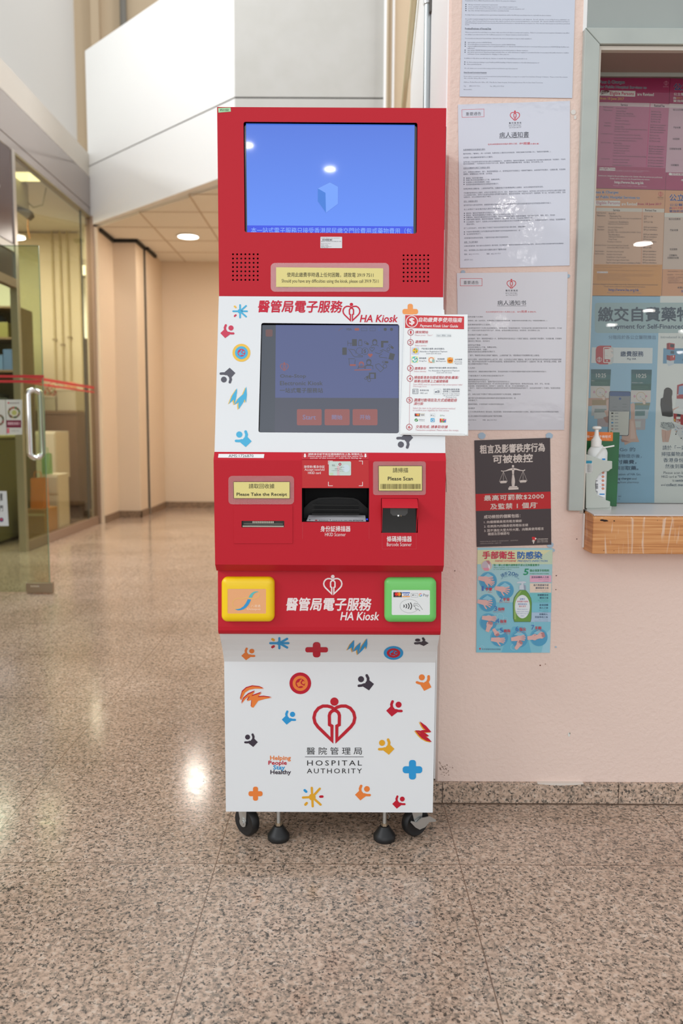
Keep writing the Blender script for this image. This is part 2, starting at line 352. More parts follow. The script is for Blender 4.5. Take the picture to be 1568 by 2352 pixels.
# ================================================================== THE SETTING
def at(px, py, y): return FrontPlane(y).hit([(px, py)])[0]
def granite(name, grout=True, gl=1.0, rough=0.13):
    m = bpy.data.materials.new(name); m.use_nodes = True; nt = m.node_tree; b = nt.nodes['Principled BSDF']; MATS[name] = m
    N = lambda t: nt.nodes.new(t); L = nt.links.new
    geo = N('ShaderNodeNewGeometry'); pos = geo.outputs['Position']
    def noise(sc, det, ro=0.6, off=0.0):
        n = N('ShaderNodeTexNoise'); n.inputs['Scale'].default_value = sc; n.inputs['Detail'].default_value = det; n.inputs['Roughness'].default_value = ro
        mp = N('ShaderNodeMapping'); mp.inputs['Location'].default_value = (off, off * 1.7, off * .3); L(pos, mp.inputs[0]); L(mp.outputs[0], n.inputs['Vector']); return n.outputs[0]
    def ramp(src, stops):
        r = N('ShaderNodeValToRGB'); e = r.color_ramp.elements
        while len(e) < len(stops): e.new(0.5)
        for q, (p, c) in zip(e, stops): q.position = p; q.color = c
        L(src, r.inputs[0]); return r.outputs[0]
    base = ramp(noise(75, 3, 0.6, 3.1), [(0.34, rgb(158, 138, 122)), (0.46, rgb(198, 172, 152)), (0.56, rgb(208, 182, 162)), (0.68, rgb(216, 198, 182))])
    spk = ramp(noise(150, 2.5, 0.6, 9.7), [(0.0, (1, 1, 1, 1)), (0.385, (1, 1, 1, 1)), (0.43, (0, 0, 0, 1)), (1, (0, 0, 0, 1))])
    spk2 = ramp(noise(120, 3, 0.65, 21.3), [(0.0, (1, 1, 1, 1)), (0.40, (1, 1, 1, 1)), (0.49, (0, 0, 0, 1)), (1, (0, 0, 0, 1))])
    def mix(f, a, c, fac=1.0):
        x = N('ShaderNodeMix'); x.data_type = 'RGBA'
        if fac != 1.0:
            mm = N('ShaderNodeMath'); mm.operation = 'MULTIPLY'; mm.inputs[1].default_value = fac; L(f, mm.inputs[0]); f = mm.outputs[0]
        L(f, x.inputs[0]); L(a, x.inputs[6])
        if isinstance(c, tuple): x.inputs[7].default_value = c
        else: L(c, x.inputs[7])
        return x.outputs[2]
    col = mix(spk2, base, rgb(122, 113, 102), 0.8); col = mix(spk, col, rgb(56, 54, 50), 0.9)
    blot = ramp(noise(2.2, 2, 0.5, 5.0), [(0.3, rgb(228, 224, 220)), (0.7, rgb(255, 255, 255))])
    x = N('ShaderNodeMix'); x.data_type = 'RGBA'; x.blend_type = 'MULTIPLY'; x.inputs[0].default_value = 1.0; L(col, x.inputs[6]); L(blot, x.inputs[7]); col = x.outputs[2]
    if grout:
        sp = N('ShaderNodeSeparateXYZ'); L(pos, sp.inputs[0]); fs = []
        for ax, o in ((0, 0.294), (1, 1.850)):
            s = N('ShaderNodeMath'); s.operation = 'SUBTRACT'; s.inputs[1].default_value = o - 59.7 - 0.2985; L(sp.outputs[ax], s.inputs[0])
            w = N('ShaderNodeMath'); w.operation = 'MODULO'; w.inputs[1].default_value = 0.597; L(s.outputs[0], w.inputs[0])
            c = N('ShaderNodeMath'); c.operation = 'SUBTRACT'; c.inputs[1].default_value = 0.2985; L(w.outputs[0], c.inputs[0])
            a = N('ShaderNodeMath'); a.operation = 'ABSOLUTE'; L(c.outputs[0], a.inputs[0])
            t = N('ShaderNodeMath'); t.operation = 'LESS_THAN'; t.inputs[1].default_value = 0.0013; L(a.outputs[0], t.inputs[0]); fs.append(t.outputs[0])
        mx = N('ShaderNodeMath'); mx.operation = 'MAXIMUM'; L(fs[0], mx.inputs[0]); L(fs[1], mx.inputs[1])
        col = mix(mx.outputs[0], col, rgb(112, 88, 72), 0.9)
    L(col, b.inputs['Base Color'])
    rr = ramp(noise(30, 2, 0.5, 2.0), [(0.3, (rough * .8,) * 3 + (1,)), (0.7, (rough * 1.35,) * 3 + (1,))]); L(rr, b.inputs['Roughness'])
    b.inputs['Specular IOR Level'].default_value = 0.55
    bp = N('ShaderNodeBump'); bp.inputs['Strength'].default_value = 0.06; bp.inputs['Distance'].default_value = 0.002; L(noise(40, 2, 0.5, 1.0), bp.inputs['Height']); L(bp.outputs[0], b.inputs['Normal'])
    return m
m_floor = granite('granite_tiles'); m_base = granite('granite_skirting', False, rough=0.3)
m_base2 = mat('brown_granite', (150, 124, 100), 0.4, var=(60, (112, 92, 74), 0.4, 0.6))
m_pink = mat('peach_plaster', (234, 211, 199), 0.75, spec=0.25, bump=(95, 0.55, 0.004, 3))
m_peach = mat('peach_corridor_paint', (216, 197, 173), 0.6, spec=0.3, bump=(60, 0.1, 0.002))
m_tan = mat('tan_paint', (200, 180, 152), 0.7, spec=0.2)
m_white = mat('white_paint', (240, 241, 240), 0.6, spec=0.3)
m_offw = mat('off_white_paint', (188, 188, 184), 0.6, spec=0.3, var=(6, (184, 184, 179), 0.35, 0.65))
m_cream = mat('cream_paint', (206, 199, 188), 0.55, spec=0.3)
m_black = mat('black_gap', (18, 18, 18), 0.7)
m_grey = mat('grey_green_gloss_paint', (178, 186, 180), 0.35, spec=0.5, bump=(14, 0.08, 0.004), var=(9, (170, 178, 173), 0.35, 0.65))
m_greyb = mat('grey_board_paint', (160, 168, 164), 0.42, spec=0.45, var=(4, (152, 160, 157), 0.35, 0.65))
m_alu = mat('brushed_metal', (190, 182, 172), 0.35, metal=0.9)
m_alud = mat('bronze_metal', (150, 126, 108), 0.45, metal=0.35)
m_ceil = mat('ceiling_tile', (234, 228, 216), 0.85, spec=0.15, bump=(40, 0.15, 0.003))
m_grid = mat('ceiling_grid', (188, 170, 145), 0.6)
m_chrome = mat('chrome', (225, 225, 225), 0.08, metal=1.0)
m_wood = None

b = MB(); b.box(-9, 8, -14, 14, -0.12, 0, m_floor); struct(b.build('floor'))
WY, WX = 2.18, 0.272
# right-hand wall: pillar end, pier beside the window, parts below and above the window
b = MB()
y0, y1 = WY, 3.35
ch = 0.006
pf = [(WX + ch, y0), (0.655, y0), (0.655, y1), (WX, y1), (WX, y0 + ch)]
b.prism(pf, 'z', 0, 6.0, m_pink)
b.box(0.655, 3.2, WY, WY + 0.13, 0, 0.832, m_pink)
b.box(0.655, 3.2, WY, WY + 0.13, 2.092, 6.0, m_pink)
b.box(1.95, 3.2, WY, WY + 0.13, 0.832, 2.092, m_pink)
b.box(0.655, 1.95, WY + 0.14, WY + 0.16, 0.7, 2.2, m_cream)      # backing seen behind the posters' edges
wr = struct(b.build('wall_right', fix=True))
b = MB(); b.box(WX - 0.004, WX, WY + 0.008, 3.35, 0.065, 6.0, mat('bright_white_paint', (250, 251, 251), 0.6, spec=0.3)); struct(b.build('wall_pillar_side'))
b = MB()                                                          # granite skirting with a grey band of joints
for xa, xb in ((WX - 0.012, WX + 0.018), (WX + 0.020, 0.790), (0.792, 1.388), (1.390, 1.986), (1.988, 3.2)):
    b.box(xa, xb, WY - 0.012, WY, 0, 0.062, m_base)
b.box(WX - 0.012, WX, WY, 3.35, 0, 0.062, m_base)
b.box(WX - 0.0135, 3.2, WY - 0.0135, WY - 0.012, 0.0002, 0.0035, mat('joint_shade', (92, 72, 58), 0.9))  # joint line, with the shade at the skirting foot painted in dark brown
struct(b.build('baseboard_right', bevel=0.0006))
b = MB()                                                          # ragged plaster lip above the skirting
random.seed(3); pts = []
n = 60
for i in range(n + 1):
    x = 0.56 + (0.69 - 0.56) * i / n
    pts.append((x, 0.0605 - 0.004 * math.sin(PI * i / n) * (0.6 + 0.6 * random.random())))
poly = pts + [(0.69, 0.0632), (0.56, 0.0632)]
b.prism(poly, 'y', WY - 0.0128, WY, mat('plaster_lip', (222, 212, 202), 0.8))
struct(b.build('trim_1'))
# ---- window on the right
wn = empty('window_1', (1.3, WY, 0.84)); struct(wn)
fy0, fy1 = 2.160, WY
b = MB(); b.prism([(0.6185, 0.841), (0.658, 0.840), (0.658, 2.0465), (0.6185, 2.0865)], 'y', fy0, fy1, m_grey); b.build('frame_stile', wn, bevel=0.002)
b = MB(); b.prism([(0.6195, 2.0872), (0.6588, 2.0472), (1.95, 2.0472), (1.95, 2.0872)], 'y', fy0, fy1, m_grey); b.build('frame_head', wn, bevel=0.002)
b = MB(); b.box(0.658, 0.664, WY - 0.012, WY + 0.115, 0.845, 2.046, m_cream); b.box(0.664, 1.95, WY - 0.012, WY + 0.004, 2.036, 2.046, m_cream); b.build('inner_bead', wn)
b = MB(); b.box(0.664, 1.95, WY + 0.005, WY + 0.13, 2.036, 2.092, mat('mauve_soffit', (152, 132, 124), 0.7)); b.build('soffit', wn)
b = MB(); b.box(0.664, 1.95, WY + 0.117, WY + 0.139, 2.026, 2.036, m_grey); b.build('head_rail', wn)
b = MB(); b.box(0.627, 1.95, WY - 0.008, WY, 2.089, 2.75, m_greyb); b.build('grey_panel', wn, bevel=0.001)
b = MB(); b.box(0.6175, 0.6265, WY - 0.006, WY, 2.085, 2.75, m_white); b.build('paint_edge', wn)
b = MB(); b.box(0.6552, 0.6655, WY + 0.0005, WY + 0.115, 0.8325, 0.8448, m_cream); b.build('sill_block', wn)
GY = WY + 0.118
b = MB(); b.box(0.664, 1.95, GY, GY + 0.003, 0.848, 2.027, glass('window_glass', (238, 240, 238), 1.5)); b.build('glass', wn)
b = MB(); b.box(0.664, 1.95, GY - 0.004, GY + 0.02, 0.842, 0.8505, mat('grey_rubber', (120, 118, 115), 0.6)); b.build('bottom_rail', wn)
# ---- wooden ledge with laminate top under the window
def woodmat():
    m = bpy.data.materials.new('worn_plywood'); m.use_nodes = True; nt = m.node_tree; bs = nt.nodes['Principled BSDF']; L = nt.links.new
    tc = nt.nodes.new('ShaderNodeNewGeometry')
    def tex(scale, det, stops, dist=0.0):
        mp = nt.nodes.new('ShaderNodeMapping'); mp.inputs['Scale'].default_value = scale; L(tc.outputs['Position'], mp.inputs[0])
        n = nt.nodes.new('ShaderNodeTexNoise'); n.inputs['Scale'].default_value = 1; n.inputs['Detail'].default_value = det; n.inputs['Distortion'].default_value = dist; L(mp.outputs[0], n.inputs['Vector'])
        r = nt.nodes.new('ShaderNodeValToRGB'); e = r.color_ramp.elements
        while len(e) < len(stops): e.new(.5)
        for q, (p, c) in zip(e, stops): q.position = p; q.color = c
        L(n.outputs[0], r.inputs[0]); return r.outputs[0]
    grain = tex((5, 5, 170), 3, [(0.3, rgb(176, 112, 62)), (0.5, rgb(206, 144, 88)), (0.72, rgb(222, 168, 112))], 0.6)
    wear = tex((80, 80, 7), 3, [(0.0, (0, 0, 0, 1)), (0.58, (0, 0, 0, 1)), (0.68, (1, 1, 1, 1))], 0.8)
    x = nt.nodes.new('ShaderNodeMix'); x.data_type = 'RGBA'
    mm = nt.nodes.new('ShaderNodeMath'); mm.operation = 'MULTIPLY'; mm.inputs[1].default_value = 0.6; L(wear, mm.inputs[0]); L(mm.outputs[0], x.inputs[0]); L(grain, x.inputs[6]); x.inputs[7].default_value = rgb(226, 206, 188); L(x.outputs[2], bs.inputs['Base Color'])
    bs.inputs['Roughness'].default_value = 0.5; return m
m_wood = woodmat()
m_lam = mat('grey_white_laminate', (214, 208, 206), 0.32, spec=0.5)
lg = empty('counter_ledge', (1.3, 2.14, 0.732)); tag(lg, 'worn plywood ledge with a pale laminate top below the poster window', 'ledge')
b = MB(); b.prism([(2.10, 0.732), (2.10, 0.826), (2.104, 0.832), (2.13, 0.836), (WY - 0.0005, 0.8385), (WY - 0.0005, 0.732)], 'x', 0.668, 1.95, m_wood); b.build('fascia_board', lg, bevel=0.0025)
def zlam(y): return 0.8365 + (y - 2.108) * 0.012 / (GY - 0.005 - 2.108)
ym = WY - 0.0005
b = MB(); b.prism([(2.108, 0.8335), (2.108, 0.8365), (ym, zlam(ym)), (ym, zlam(ym) - .003)], 'x', 0.672, 1.95, m_lam); b.build('laminate_top', lg)
b = MB(); b.prism([(ym, zlam(ym) - .003), (ym, zlam(ym)), (GY - 0.005, 0.8485), (GY - 0.005, 0.8455)], 'x', 0.672, 1.95, m_lam); b.build('inner_sill', wn)
b = MB(); b.box(0.6635, 0.668, 2.170, WY - 0.0005, 0.738, 0.832, mat('white_filler', (236, 236, 232), 0.6)); b.build('filler_strip', lg, bevel=0.0015)
for x, z, r in ((0.692, 0.8225, 0.0048), (0.699, 0.8212, 0.0052), (0.704, 0.8205, 0.003), (0.7235, 0.8205, 0.0025), (0.699, 0.741, 0.0014), (0.726, 0.7405, 0.0012), (0.838, 0.8225, 0.0012)):
    b = MB(); b.lathe((x, 2.0992, z), [(0, 0), (r, 0.0006), (r, 0.002)], mat('burn_mark', (48, 30, 20), 0.8), 14, 'y', 1.3 if r > .0028 else 1.0, 0.55); b.build('burn_mark', lg)
# ================================================================== left-hand shop front and corridor
XG = -2.70
m_fascia = mat('glossy_fascia', (168, 158, 152), 0.12, metal=0.45, spec=0.6)
b = MB()
b.box(XG - 0.06, XG, 2.0, 8.835, 3.395, 3.715, m_fascia); b.box(XG - 0.06, XG - 0.004, 2.0, 8.835, 3.31, 3.392, m_fascia)
struct(b.build('wall_left_fascia', bevel=0.002))
b = MB(); b.box(XG - 1.4, XG - 0.005, 2.0, 8.84, 3.722, 3.955, m_cream); struct(b.build('wall_left_band'))
b = MB(); b.box(-4.2, -4.0, 6.0, 12.5, 3.955, 8.0, m_white); struct(b.build('wall_left_upper'))
b = MB(); b.box(-6, 6, 12.5, 12.7, 3.3, 8.5, m_tan); b.box(-3.72, -3.6, 12.38, 12.5, 3.9, 8.5, m_tan); struct(b.build('wall_back_upper'))
b = MB(); b.tube([(-3.25, 12.42, 3.9), (-3.25, 12.42, 8)], 0.05, mat('grey_pipe', (120, 116, 108), 0.5)); tag(b.build('drain_pipe'), 'grey vertical pipe on the tan wall above the white bulkhead', 'pipe')
# diagonal bulkhead and its frontal face (upper storey parapet) with a black expansion joint
c45 = 6.11
p0, p1, p2 = (-2.72, 8.83), (-0.915, 7.025), (0.335, 7.025)
b = MB()
t = 0.16
back = [(p2[0], p2[1] + t), (p1[0] + 0.066, p1[1] + t), (p0[0] + 0.05, p0[1] + 0.25)]
for z0, z1 in ((3.222, 3.822), (3.834, 5.0)):
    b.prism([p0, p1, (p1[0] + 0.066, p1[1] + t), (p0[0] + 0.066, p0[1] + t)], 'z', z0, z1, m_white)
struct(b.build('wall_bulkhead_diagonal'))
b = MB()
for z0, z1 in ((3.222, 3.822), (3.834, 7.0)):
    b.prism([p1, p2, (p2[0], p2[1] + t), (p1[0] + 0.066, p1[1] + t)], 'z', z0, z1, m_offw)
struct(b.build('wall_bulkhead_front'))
b = MB(); b.prism([(p0[0] + .01, p0[1] + 0.01), (p1[0] + .005, p1[1] + 0.006), (p2[0], p2[1] + 0.006), (p2[0], p2[1] + t - .02), (p1[0] + .05, p1[1] + t - .02), (p0[0] + .03, p0[1] + 0.2)], 'z', 3.8205, 3.8355, m_black); struct(b.build('trim_2'))
b = MB(); b.box(0.335, 0.354, 6.98, 7.10, 3.2, 7.0, m_white); b.tube([(0.415, 7.065, 3.2), (0.415, 7.065, 7.0)], 0.010, m_white)
struct(b.build('trim_3'))
b = MB(); b.box(0.385, 2.6, 7.08, 7.2, 0, 7.0, m_tan); struct(b.build('wall_corridor_right'))
b = MB(); b.box(0.386, 0.50, 7.201, 10.569, 0, 3.3, m_peach); struct(b.build('wall_corridor_side'))
# corridor end walls
b = MB()
b.box(-2.73, -2.63, 8.80, 9.37, 0, 3.2, m_peach); b.box(-2.73, -2.37, 9.37, 9.74, 0, 3.2, m_peach); b.box(-2.73, -2.345, 9.752, 10.57, 0, 3.2, m_peach)
struct(b.build('wall_left'))
b = MB(); b.box(-2.8, 0.385, 10.57, 10.7, 0, 3.3, m_peach); struct(b.build('wall_back'))
b = MB(); b.box(-2.72, -2.352, 9.738, 9.754, 0, 3.2, m_black); struct(b.build('trim_4'))
b = MB()
for (xa, ya, xb, yb) in ((-2.63, 8.80, -2.618, 9.37), (-2.63, 9.358, -2.358, 9.37), (-2.37, 9.358, -2.358, 9.75), (-2.345, 9.75, -2.333, 10.57), (-2.345, 10.558, 0.385, 10.57)):
    b.box(xa, xb, ya, yb, 0, 0.085, m_base2)
struct(b.build('baseboard_left'))
b = MB()
for (xa, ya, xb, yb) in ((-2.63, 8.85, -2.60, 9.37), (-2.63, 9.34, -2.34, 9.37), (-2.37, 9.36, -2.34, 9.75), (-2.345, 9.75, -2.315, 10.2)):
    b.box(xa, xb, ya, yb, 3.165, 3.2, m_black)
struct(b.build('trim_5'))
# suspended ceiling: tiles in one slab with a T-bar grid
b = MB(); b.prism([(-2.75, 8.95), (-2.75, 10.6), (0.385, 10.6), (0.385, 7.15), (-0.86, 7.15)], 'z', 3.202, 3.222, m_ceil)
for k in range(7):
    y = 7.59 + 0.61 * k
    xs = max(-2.7, 6.17 - y); b.box(xs, 0.38, y - 0.007, y + 0.007, 3.1985, 3.203, m_grid)
for k in range(5):
    x = -2.03 + 0.61 * k; b.box(x - 0.007, x + 0.007, max(7.18, 6.2 - x), 10.57, 3.1980, 3.203, m_grid)
struct(b.build('ceiling'))
def downlight(x, y, z, r=0.12):
    e = empty('ceiling_light', (x, y, z)); tag(e, 'round white downlight glowing in the tan tiled corridor ceiling', 'light')
    b = MB(); b.lathe((x, y, z), [(r + 0.02, -0.002), (r + 0.02, -0.012), (r, -0.012), (r, -0.002)], m_white, 32); b.build('trim_ring', e)
    b = MB(); b.lathe((x, y, z), [(0, -0.008), (r, -0.008), (r, -0.003), (0, -0.003)], glow('lamp_glow', (255, 246, 228), 14.0), 32); b.build('diffuser', e)
downlight(-1.732, 9.19, 3.2, 0.112)
for x, y, p in ((-1.73, 9.19, 10), (0.0, 9.3, 22), (0.0, 8.0, 26), (-0.6, 7.9, 9)):  # first lights the visible fixture; the others are added fill, hidden by the kiosk
    o = area('corridor_light_fill', (x, y, 3.17), (x, y, 0), 0.22, 0.22, p, (1.0, 0.925, 0.83), 'DISK')
# ---- shop front: glazing, mullions, header
sf = empty('window_2', (XG, 7.75, 0)); struct(sf)
def part(name, parent, m, *boxes, bevel=0.0):
    b = MB()
    for q in boxes: b.box(*q, m)
    return b.build(name, parent, bevel=bevel)
m_sglass = glass('green_shop_glass', (238, 234, 220), 1.45)
part('glass_pane', sf, m_sglass, (XG - 0.012, XG - 0.002, 6.79, 8.47, 0.085, 3.29)); part('glass_pane', sf, m_sglass, (XG - 0.012, XG - 0.002, 8.485, 8.78, 0.085, 3.29))
part('joint_strip', sf, mat('dark_silicone', (70, 78, 76), 0.5), (XG - 0.014, XG, 8.47, 8.485, 0.085, 3.29))
part('mullion', sf, m_alu, (XG - 0.05, XG + 0.012, 6.735, 6.79, 0.0, 3.31), bevel=0.002); part('mullion', sf, m_alud, (XG - 0.05, XG + 0.03, 8.78, 8.86, 0.0, 3.31), bevel=0.002)
part('bottom_rail', sf, m_alud, (XG - 0.05, XG + 0.012, 6.79, 8.78, 0.0, 0.085), bevel=0.003)
part('top_rail', sf, mat('olive_metal', (130, 118, 84), 0.5), (XG - 0.05, XG + 0.006, 6.79, 8.78, 3.285, 3.308))
m_red = mat('red_vinyl', (186, 42, 46), 0.45)
part('red_stripe', sf, m_red, (XG - 0.0015, XG - 0.0005, 6.83, 8.77, 1.478, 1.505), (XG - 0.0015, XG - 0.0005, 6.83, 8.77, 1.435, 1.452))
hd = empty('window_3', (XG, 5.87, 2.2)); struct(hd)
part('sign_panel', hd, mat('dark_brown_panel', (72, 52, 50), 0.25), (XG - 0.02, XG, 2.0, 6.735, 2.56, 3.30))
part('door_header', hd, m_alud, (XG - 0.05, XG + 0.01, 2.0, 6.735, 2.205, 2.275)); part('transom_glass', hd, mat('smoked_transom', (84, 74, 68), 0.15), (XG - 0.02, XG - 0.005, 2.0, 6.735, 2.275, 2.49))
part('light_bar', hd, mat('pale_bar', (214, 210, 198), 0.5), (XG - 0.01, XG + 0.012, 5.6, 6.70, 2.49, 2.545))
b = MB(); pr = Print(b, Plane((XG, 0, 0), (1, 0, 0)), off=0.001)
for k, (ya, yb) in enumerate(((6.36, 6.40), (6.36, 6.48))): b.box(XG, XG + 0.004, ya, yb, 2.93 - 0.0 if k else 2.86, 2.955 if k else 2.93, m_white)
b.build('sign_letter', hd)
# ---- open frameless glass door
DY = 5.03
dr = empty('door_1', (-2.3, DY, 0)); struct(dr)
b = MB(); b.box(-2.70, -1.868, DY - 0.005, DY + 0.005, 0.008, 2.168, glass('green_door_glass', (226, 234, 220), 1.45)); b.build('glass_leaf', dr)
b = MB(); b.box(-1.868, -1.8655, DY - 0.005, DY + 0.005, 0.07, 2.168, mat('green_glass_edge', (92, 128, 104), 0.2)); b.box(-2.2, -1.868, DY - 0.005, DY + 0.005, 2.168, 2.170, mat('green_glass_edge', (92, 128, 104), 0.2)); b.build('glass_edge', dr)
b = MB(); b.box(-2.015, -1.845, DY - 0.016, DY + 0.016, 0.006, 0.070, mat('patch_metal', (150, 136, 118), 0.3, metal=0.85)); b.box(-1.985, -1.93, DY - 0.019, DY - 0.016, 0.045, 0.055, m_chrome); b.build('patch_fitting', dr, bevel=0.003)
b = MB()
path = []
xa, xb_, z0, z1, r = -1.965 + 0.014, -1.885 - 0.008, 0.868, 1.292, 0.033
for cx, cz, a0 in ((xb_ - r, z1 - r, 0), (xa + r, z1 - r, 90), (xa + r, z0 + r, 180), (xb_ - r, z0 + r, 270)):
    for k in range(7):
        a = math.radians(a0 + 90 * k / 6); fx = (cx + r * math.cos(a)); path.append((fx, DY - 0.006 - 0.05 * (xb_ - fx) / (xb_ - xa) + 0.02, cz + r * math.sin(a)))
b.tube(path, 0.0185, m_chrome, 18, closed=True); b.build('handle', dr)
b = MB(); pr = Print(b, FrontPlane(DY - 0.005), off=0.0002)
pr.rect(-60, 861.5, 101, 867.5, m_red, 1); pr.rect(-60, 873, 95, 879, m_red, 1)
b.build('red_stripe', dr)
b = MB(); S = FrontPlane(DY - 0.0053)
b.sheet(S, [(13, 918), (51, 918), (51, 998), (16, 999)], mat('notice_paper', (206, 212, 206), 0.4)); pr = Print(b, S, (0, 600, 2.9404))
pr.circ(95, 1022, 44, ink(206, 206, 190)); random.seed(11)
for k in range(26):
    a = 2 * PI * k / 26; pr.circ(95 + 36 * math.cos(a), 1022 + 33 * math.sin(a), random.uniform(5, 9), ink(*random.choice([(90, 120, 80), (60, 60, 52), (190, 60, 60), (150, 150, 90), (110, 84, 70)])), 2, n=10)
pr.circ(97, 1023, 17, ink(176, 184, 108), 3); pr.rect(44, 1074, 144, 1124, ink(118, 30, 62)); pr.text('健康飲食推介', 52, 1086, 136, 1106, ink(222, 190, 200), 2, 0.02)
pr.rect(46, 1128, 64, 1162, ink(214, 120, 130)); pr.text('多菜少肉', 78, 1138, 126, 1152, ink(150, 150, 146), 2); pr.circ(58, 957, 6, ink(190, 40, 60)); pr.text('健康餐單', 66, 952, 130, 964, ink(120, 110, 110), 2)
tag(b.build('menu_notice'), 'white notice with a round dish of food taped on the glass door beside the handle', 'notice')
b = MB(); b.sheet(S, [(-40, 918), (12, 918), (15, 999), (-36, 999)], mat('notice_paper', (206, 212, 206), 0.4)); pr = Print(b, S, (0, 600, 2.9404))
for k in range(14):
    a = 2 * PI * k / 14; pr.circ(0 + 22 * math.cos(a), 1072 + 30 * math.sin(a), 8, ink(*random.choice([(150, 60, 60), (120, 110, 90), (80, 90, 60)])), 2, n=10)
tag(b.build('menu_notice'), 'white notice beside the dish notice on the glass door, cut by the photo edge', 'notice')
b = MB(); b.sheet(S, [(-40, 1128), (15, 1128), (20, 1208), (-36, 1208)], mat('notice_paper2', (210, 220, 226), 0.4)); pr = Print(b, S, (0, 600, 2.9404))
pr.text('推', 0, 1566, 18, 1618, ink(60, 60, 60), 1, 0.02); pr.text('門', 0, 1650, 20, 1690, ink(60, 60, 60), 1, 0.02); pr.circ(10, 1746, 15, ink(60, 70, 130), 1); pr.circ(10, 1744, 8, ink(200, 80, 80), 2)
tag(b.build('door_notice'), 'white notice with dark characters low on the glass door', 'notice')
# ---- inside of the shop
m_shop = mat('yellow_cream_shop_wall', (226, 219, 192), 0.7, spec=0.2)
b = MB(); b.box(-7, -3.095, 9.6, 9.72, 0, 3.32, m_shop); b.box(-7, -2.76, 12.4, 12.5, 0, 3.32, mat('pale_shop_wall', (226, 230, 226), 0.7)); b.box(-7.1, -7, 2.0, 12.5, 0, 3.32, m_shop); b.box(-7, -2.76, 2.0, 2.1, 0, 3.32, m_shop); b.box(-2.80, -2.76, 8.9, 12.5, 0, 3.32, m_shop); struct(b.build('wall_shop'))
b = MB(); b.box(-7.1, -2.76, 2.0, 12.5, 3.34, 3.40, mat('shop_ceiling', (216, 216, 208), 0.8)); struct(b.build('ceiling_shop'))
li = empty('ceiling_light', (-2.86, 7.43, 3.30)); tag(li, 'square fluorescent panel light glowing in the shop ceiling behind the glass', 'light')
part('housing', li, m_white, (-3.01, -2.74, 7.30, 7.58, 3.305, 3.34)); part('diffuser', li, glow('shop_lamp', (255, 250, 190), 2.2), (-3.0, -2.75, 7.32, 7.56, 3.298, 3.306))
li = empty('ceiling_light', (-3.0, 11.2, 3.2)); tag(li, 'fluorescent tube light glowing in the back room of the shop', 'light')
part('housing', li, m_white, (-3.9, -2.85, 11.15, 11.3, 3.26, 3.34)); part('diffuser', li, glow('shop_lamp2', (255, 252, 214), 3.0), (-3.88, -2.86, 11.15, 11.21, 3.16, 3.26), (-3.88, -2.86, 11.24, 11.30, 3.16, 3.26))
area('shop_light', (-3.9, 7.4, 3.28), (-3.9, 7.4, 0), 1.6, 2.6, 150, (1.0, 0.96, 0.9)); area('shop_light_back', (-3.6, 11.2, 3.12), (-3.6, 11.2, 0), 1.0, 0.6, 90, (1.0, 0.98, 0.88))
for k, (px, bx) in enumerate(((118, 134), (136, 158), (153, 178))):
    x, y, z = at(px, 560, 9.57); x2, _, z2 = at(bx, 470 - 8 * k, 9.57)
    e = empty('conduit_pipe', (x, 9.57, 0)); tag(e, ('leftmost', 'middle', 'rightmost')[k] + ' of three slim conduits bending up the shop wall', 'pipe', None)
    b = MB(); zb = at(px, 500 + 6 * k, 9.57)[2]; b.tube([(x, 9.585, 1.51 if k == 2 else 1.44), (x, 9.585, zb - 0.02), (x + 0.02, 9.585, zb + 0.03), (x2 - 0.01, 9.585, z2 - 0.04), (x2, 9.585, z2), (x2, 9.585, 3.335)], 0.012, mat('conduit_paint', (196, 186, 146), 0.5), 10); b.build('tube', e)
    b = MB(); zc = at(px + 5, (780, 792, 775)[k], 9.57)[2]; b.box(x - 0.022, x + 0.022, 9.565, 9.599, zc - 0.012, zc + 0.012, mat('conduit_clip', (150, 140, 108), 0.5)); b.build('clip', e)
un = empty('wall_unit', (-2.98, 7.6, 3.0)); tag(un, 'grey box unit hung high on a dark bracket inside the shop window', 'appliance')
part('housing', un, mat('grey_plastic', (172, 170, 150), 0.5), (-3.12, -2.95, 7.45, 7.75, 3.07, 3.325), bevel=0.01)
b = MB(); b.prism([(-3.05, 3.075), (-2.96, 3.075), (-2.875, 3.045), (-2.86, 3.0), (-2.90, 2.965), (-2.965, 3.01)], 'y', 7.55, 7.64, mat('dark_bracket', (70, 68, 56), 0.5)); b.build('bracket', un, bevel=0.004)
b = MB(); b.tube([(-2.91, 7.6, 2.97), (-2.915, 7.6, 2.9), (-2.90, 7.6, 2.8)], 0.006, mat('orange_cord', (196, 140, 70), 0.6)); b.build('cord', un)
b = MB(); b.tube([(-3.0, 7.7, 3.2), (-2.9, 7.72, 3.05 + .06), (-2.82, 7.74, 3.14), (-2.79, 7.76, 3.3)], 0.006, mat('grey_cord', (150, 146, 116), 0.6)); tag(b.build('hanging_cable'), 'looped grey cable hanging under the shop ceiling', 'cable')
cb = empty('shop_counter', (-3.25, 9.35, 0)); tag(cb, 'tall brown counter with a dark base inside the shop', 'counter')
m_brown = mat('brown_laminate', (122, 98, 76), 0.5)
part('panel', cb, m_brown, (-3.42, -3.06, 9.25, 9.585, 0.16, 1.22), bevel=0.004); part('plinth', cb, mat('dark_plinth', (70, 56, 44), 0.6), (-3.41, -3.07, 9.27, 9.58, 0, 0.158)); part('worktop', cb, mat('brown_worktop', (138, 116, 92), 0.4), (-3.75, -3.05, 9.23, 9.59, 1.222, 1.25)); part('side_panel', cb, m_brown, (-3.75, -3.43, 9.3, 9.585, 0.0, 1.22))
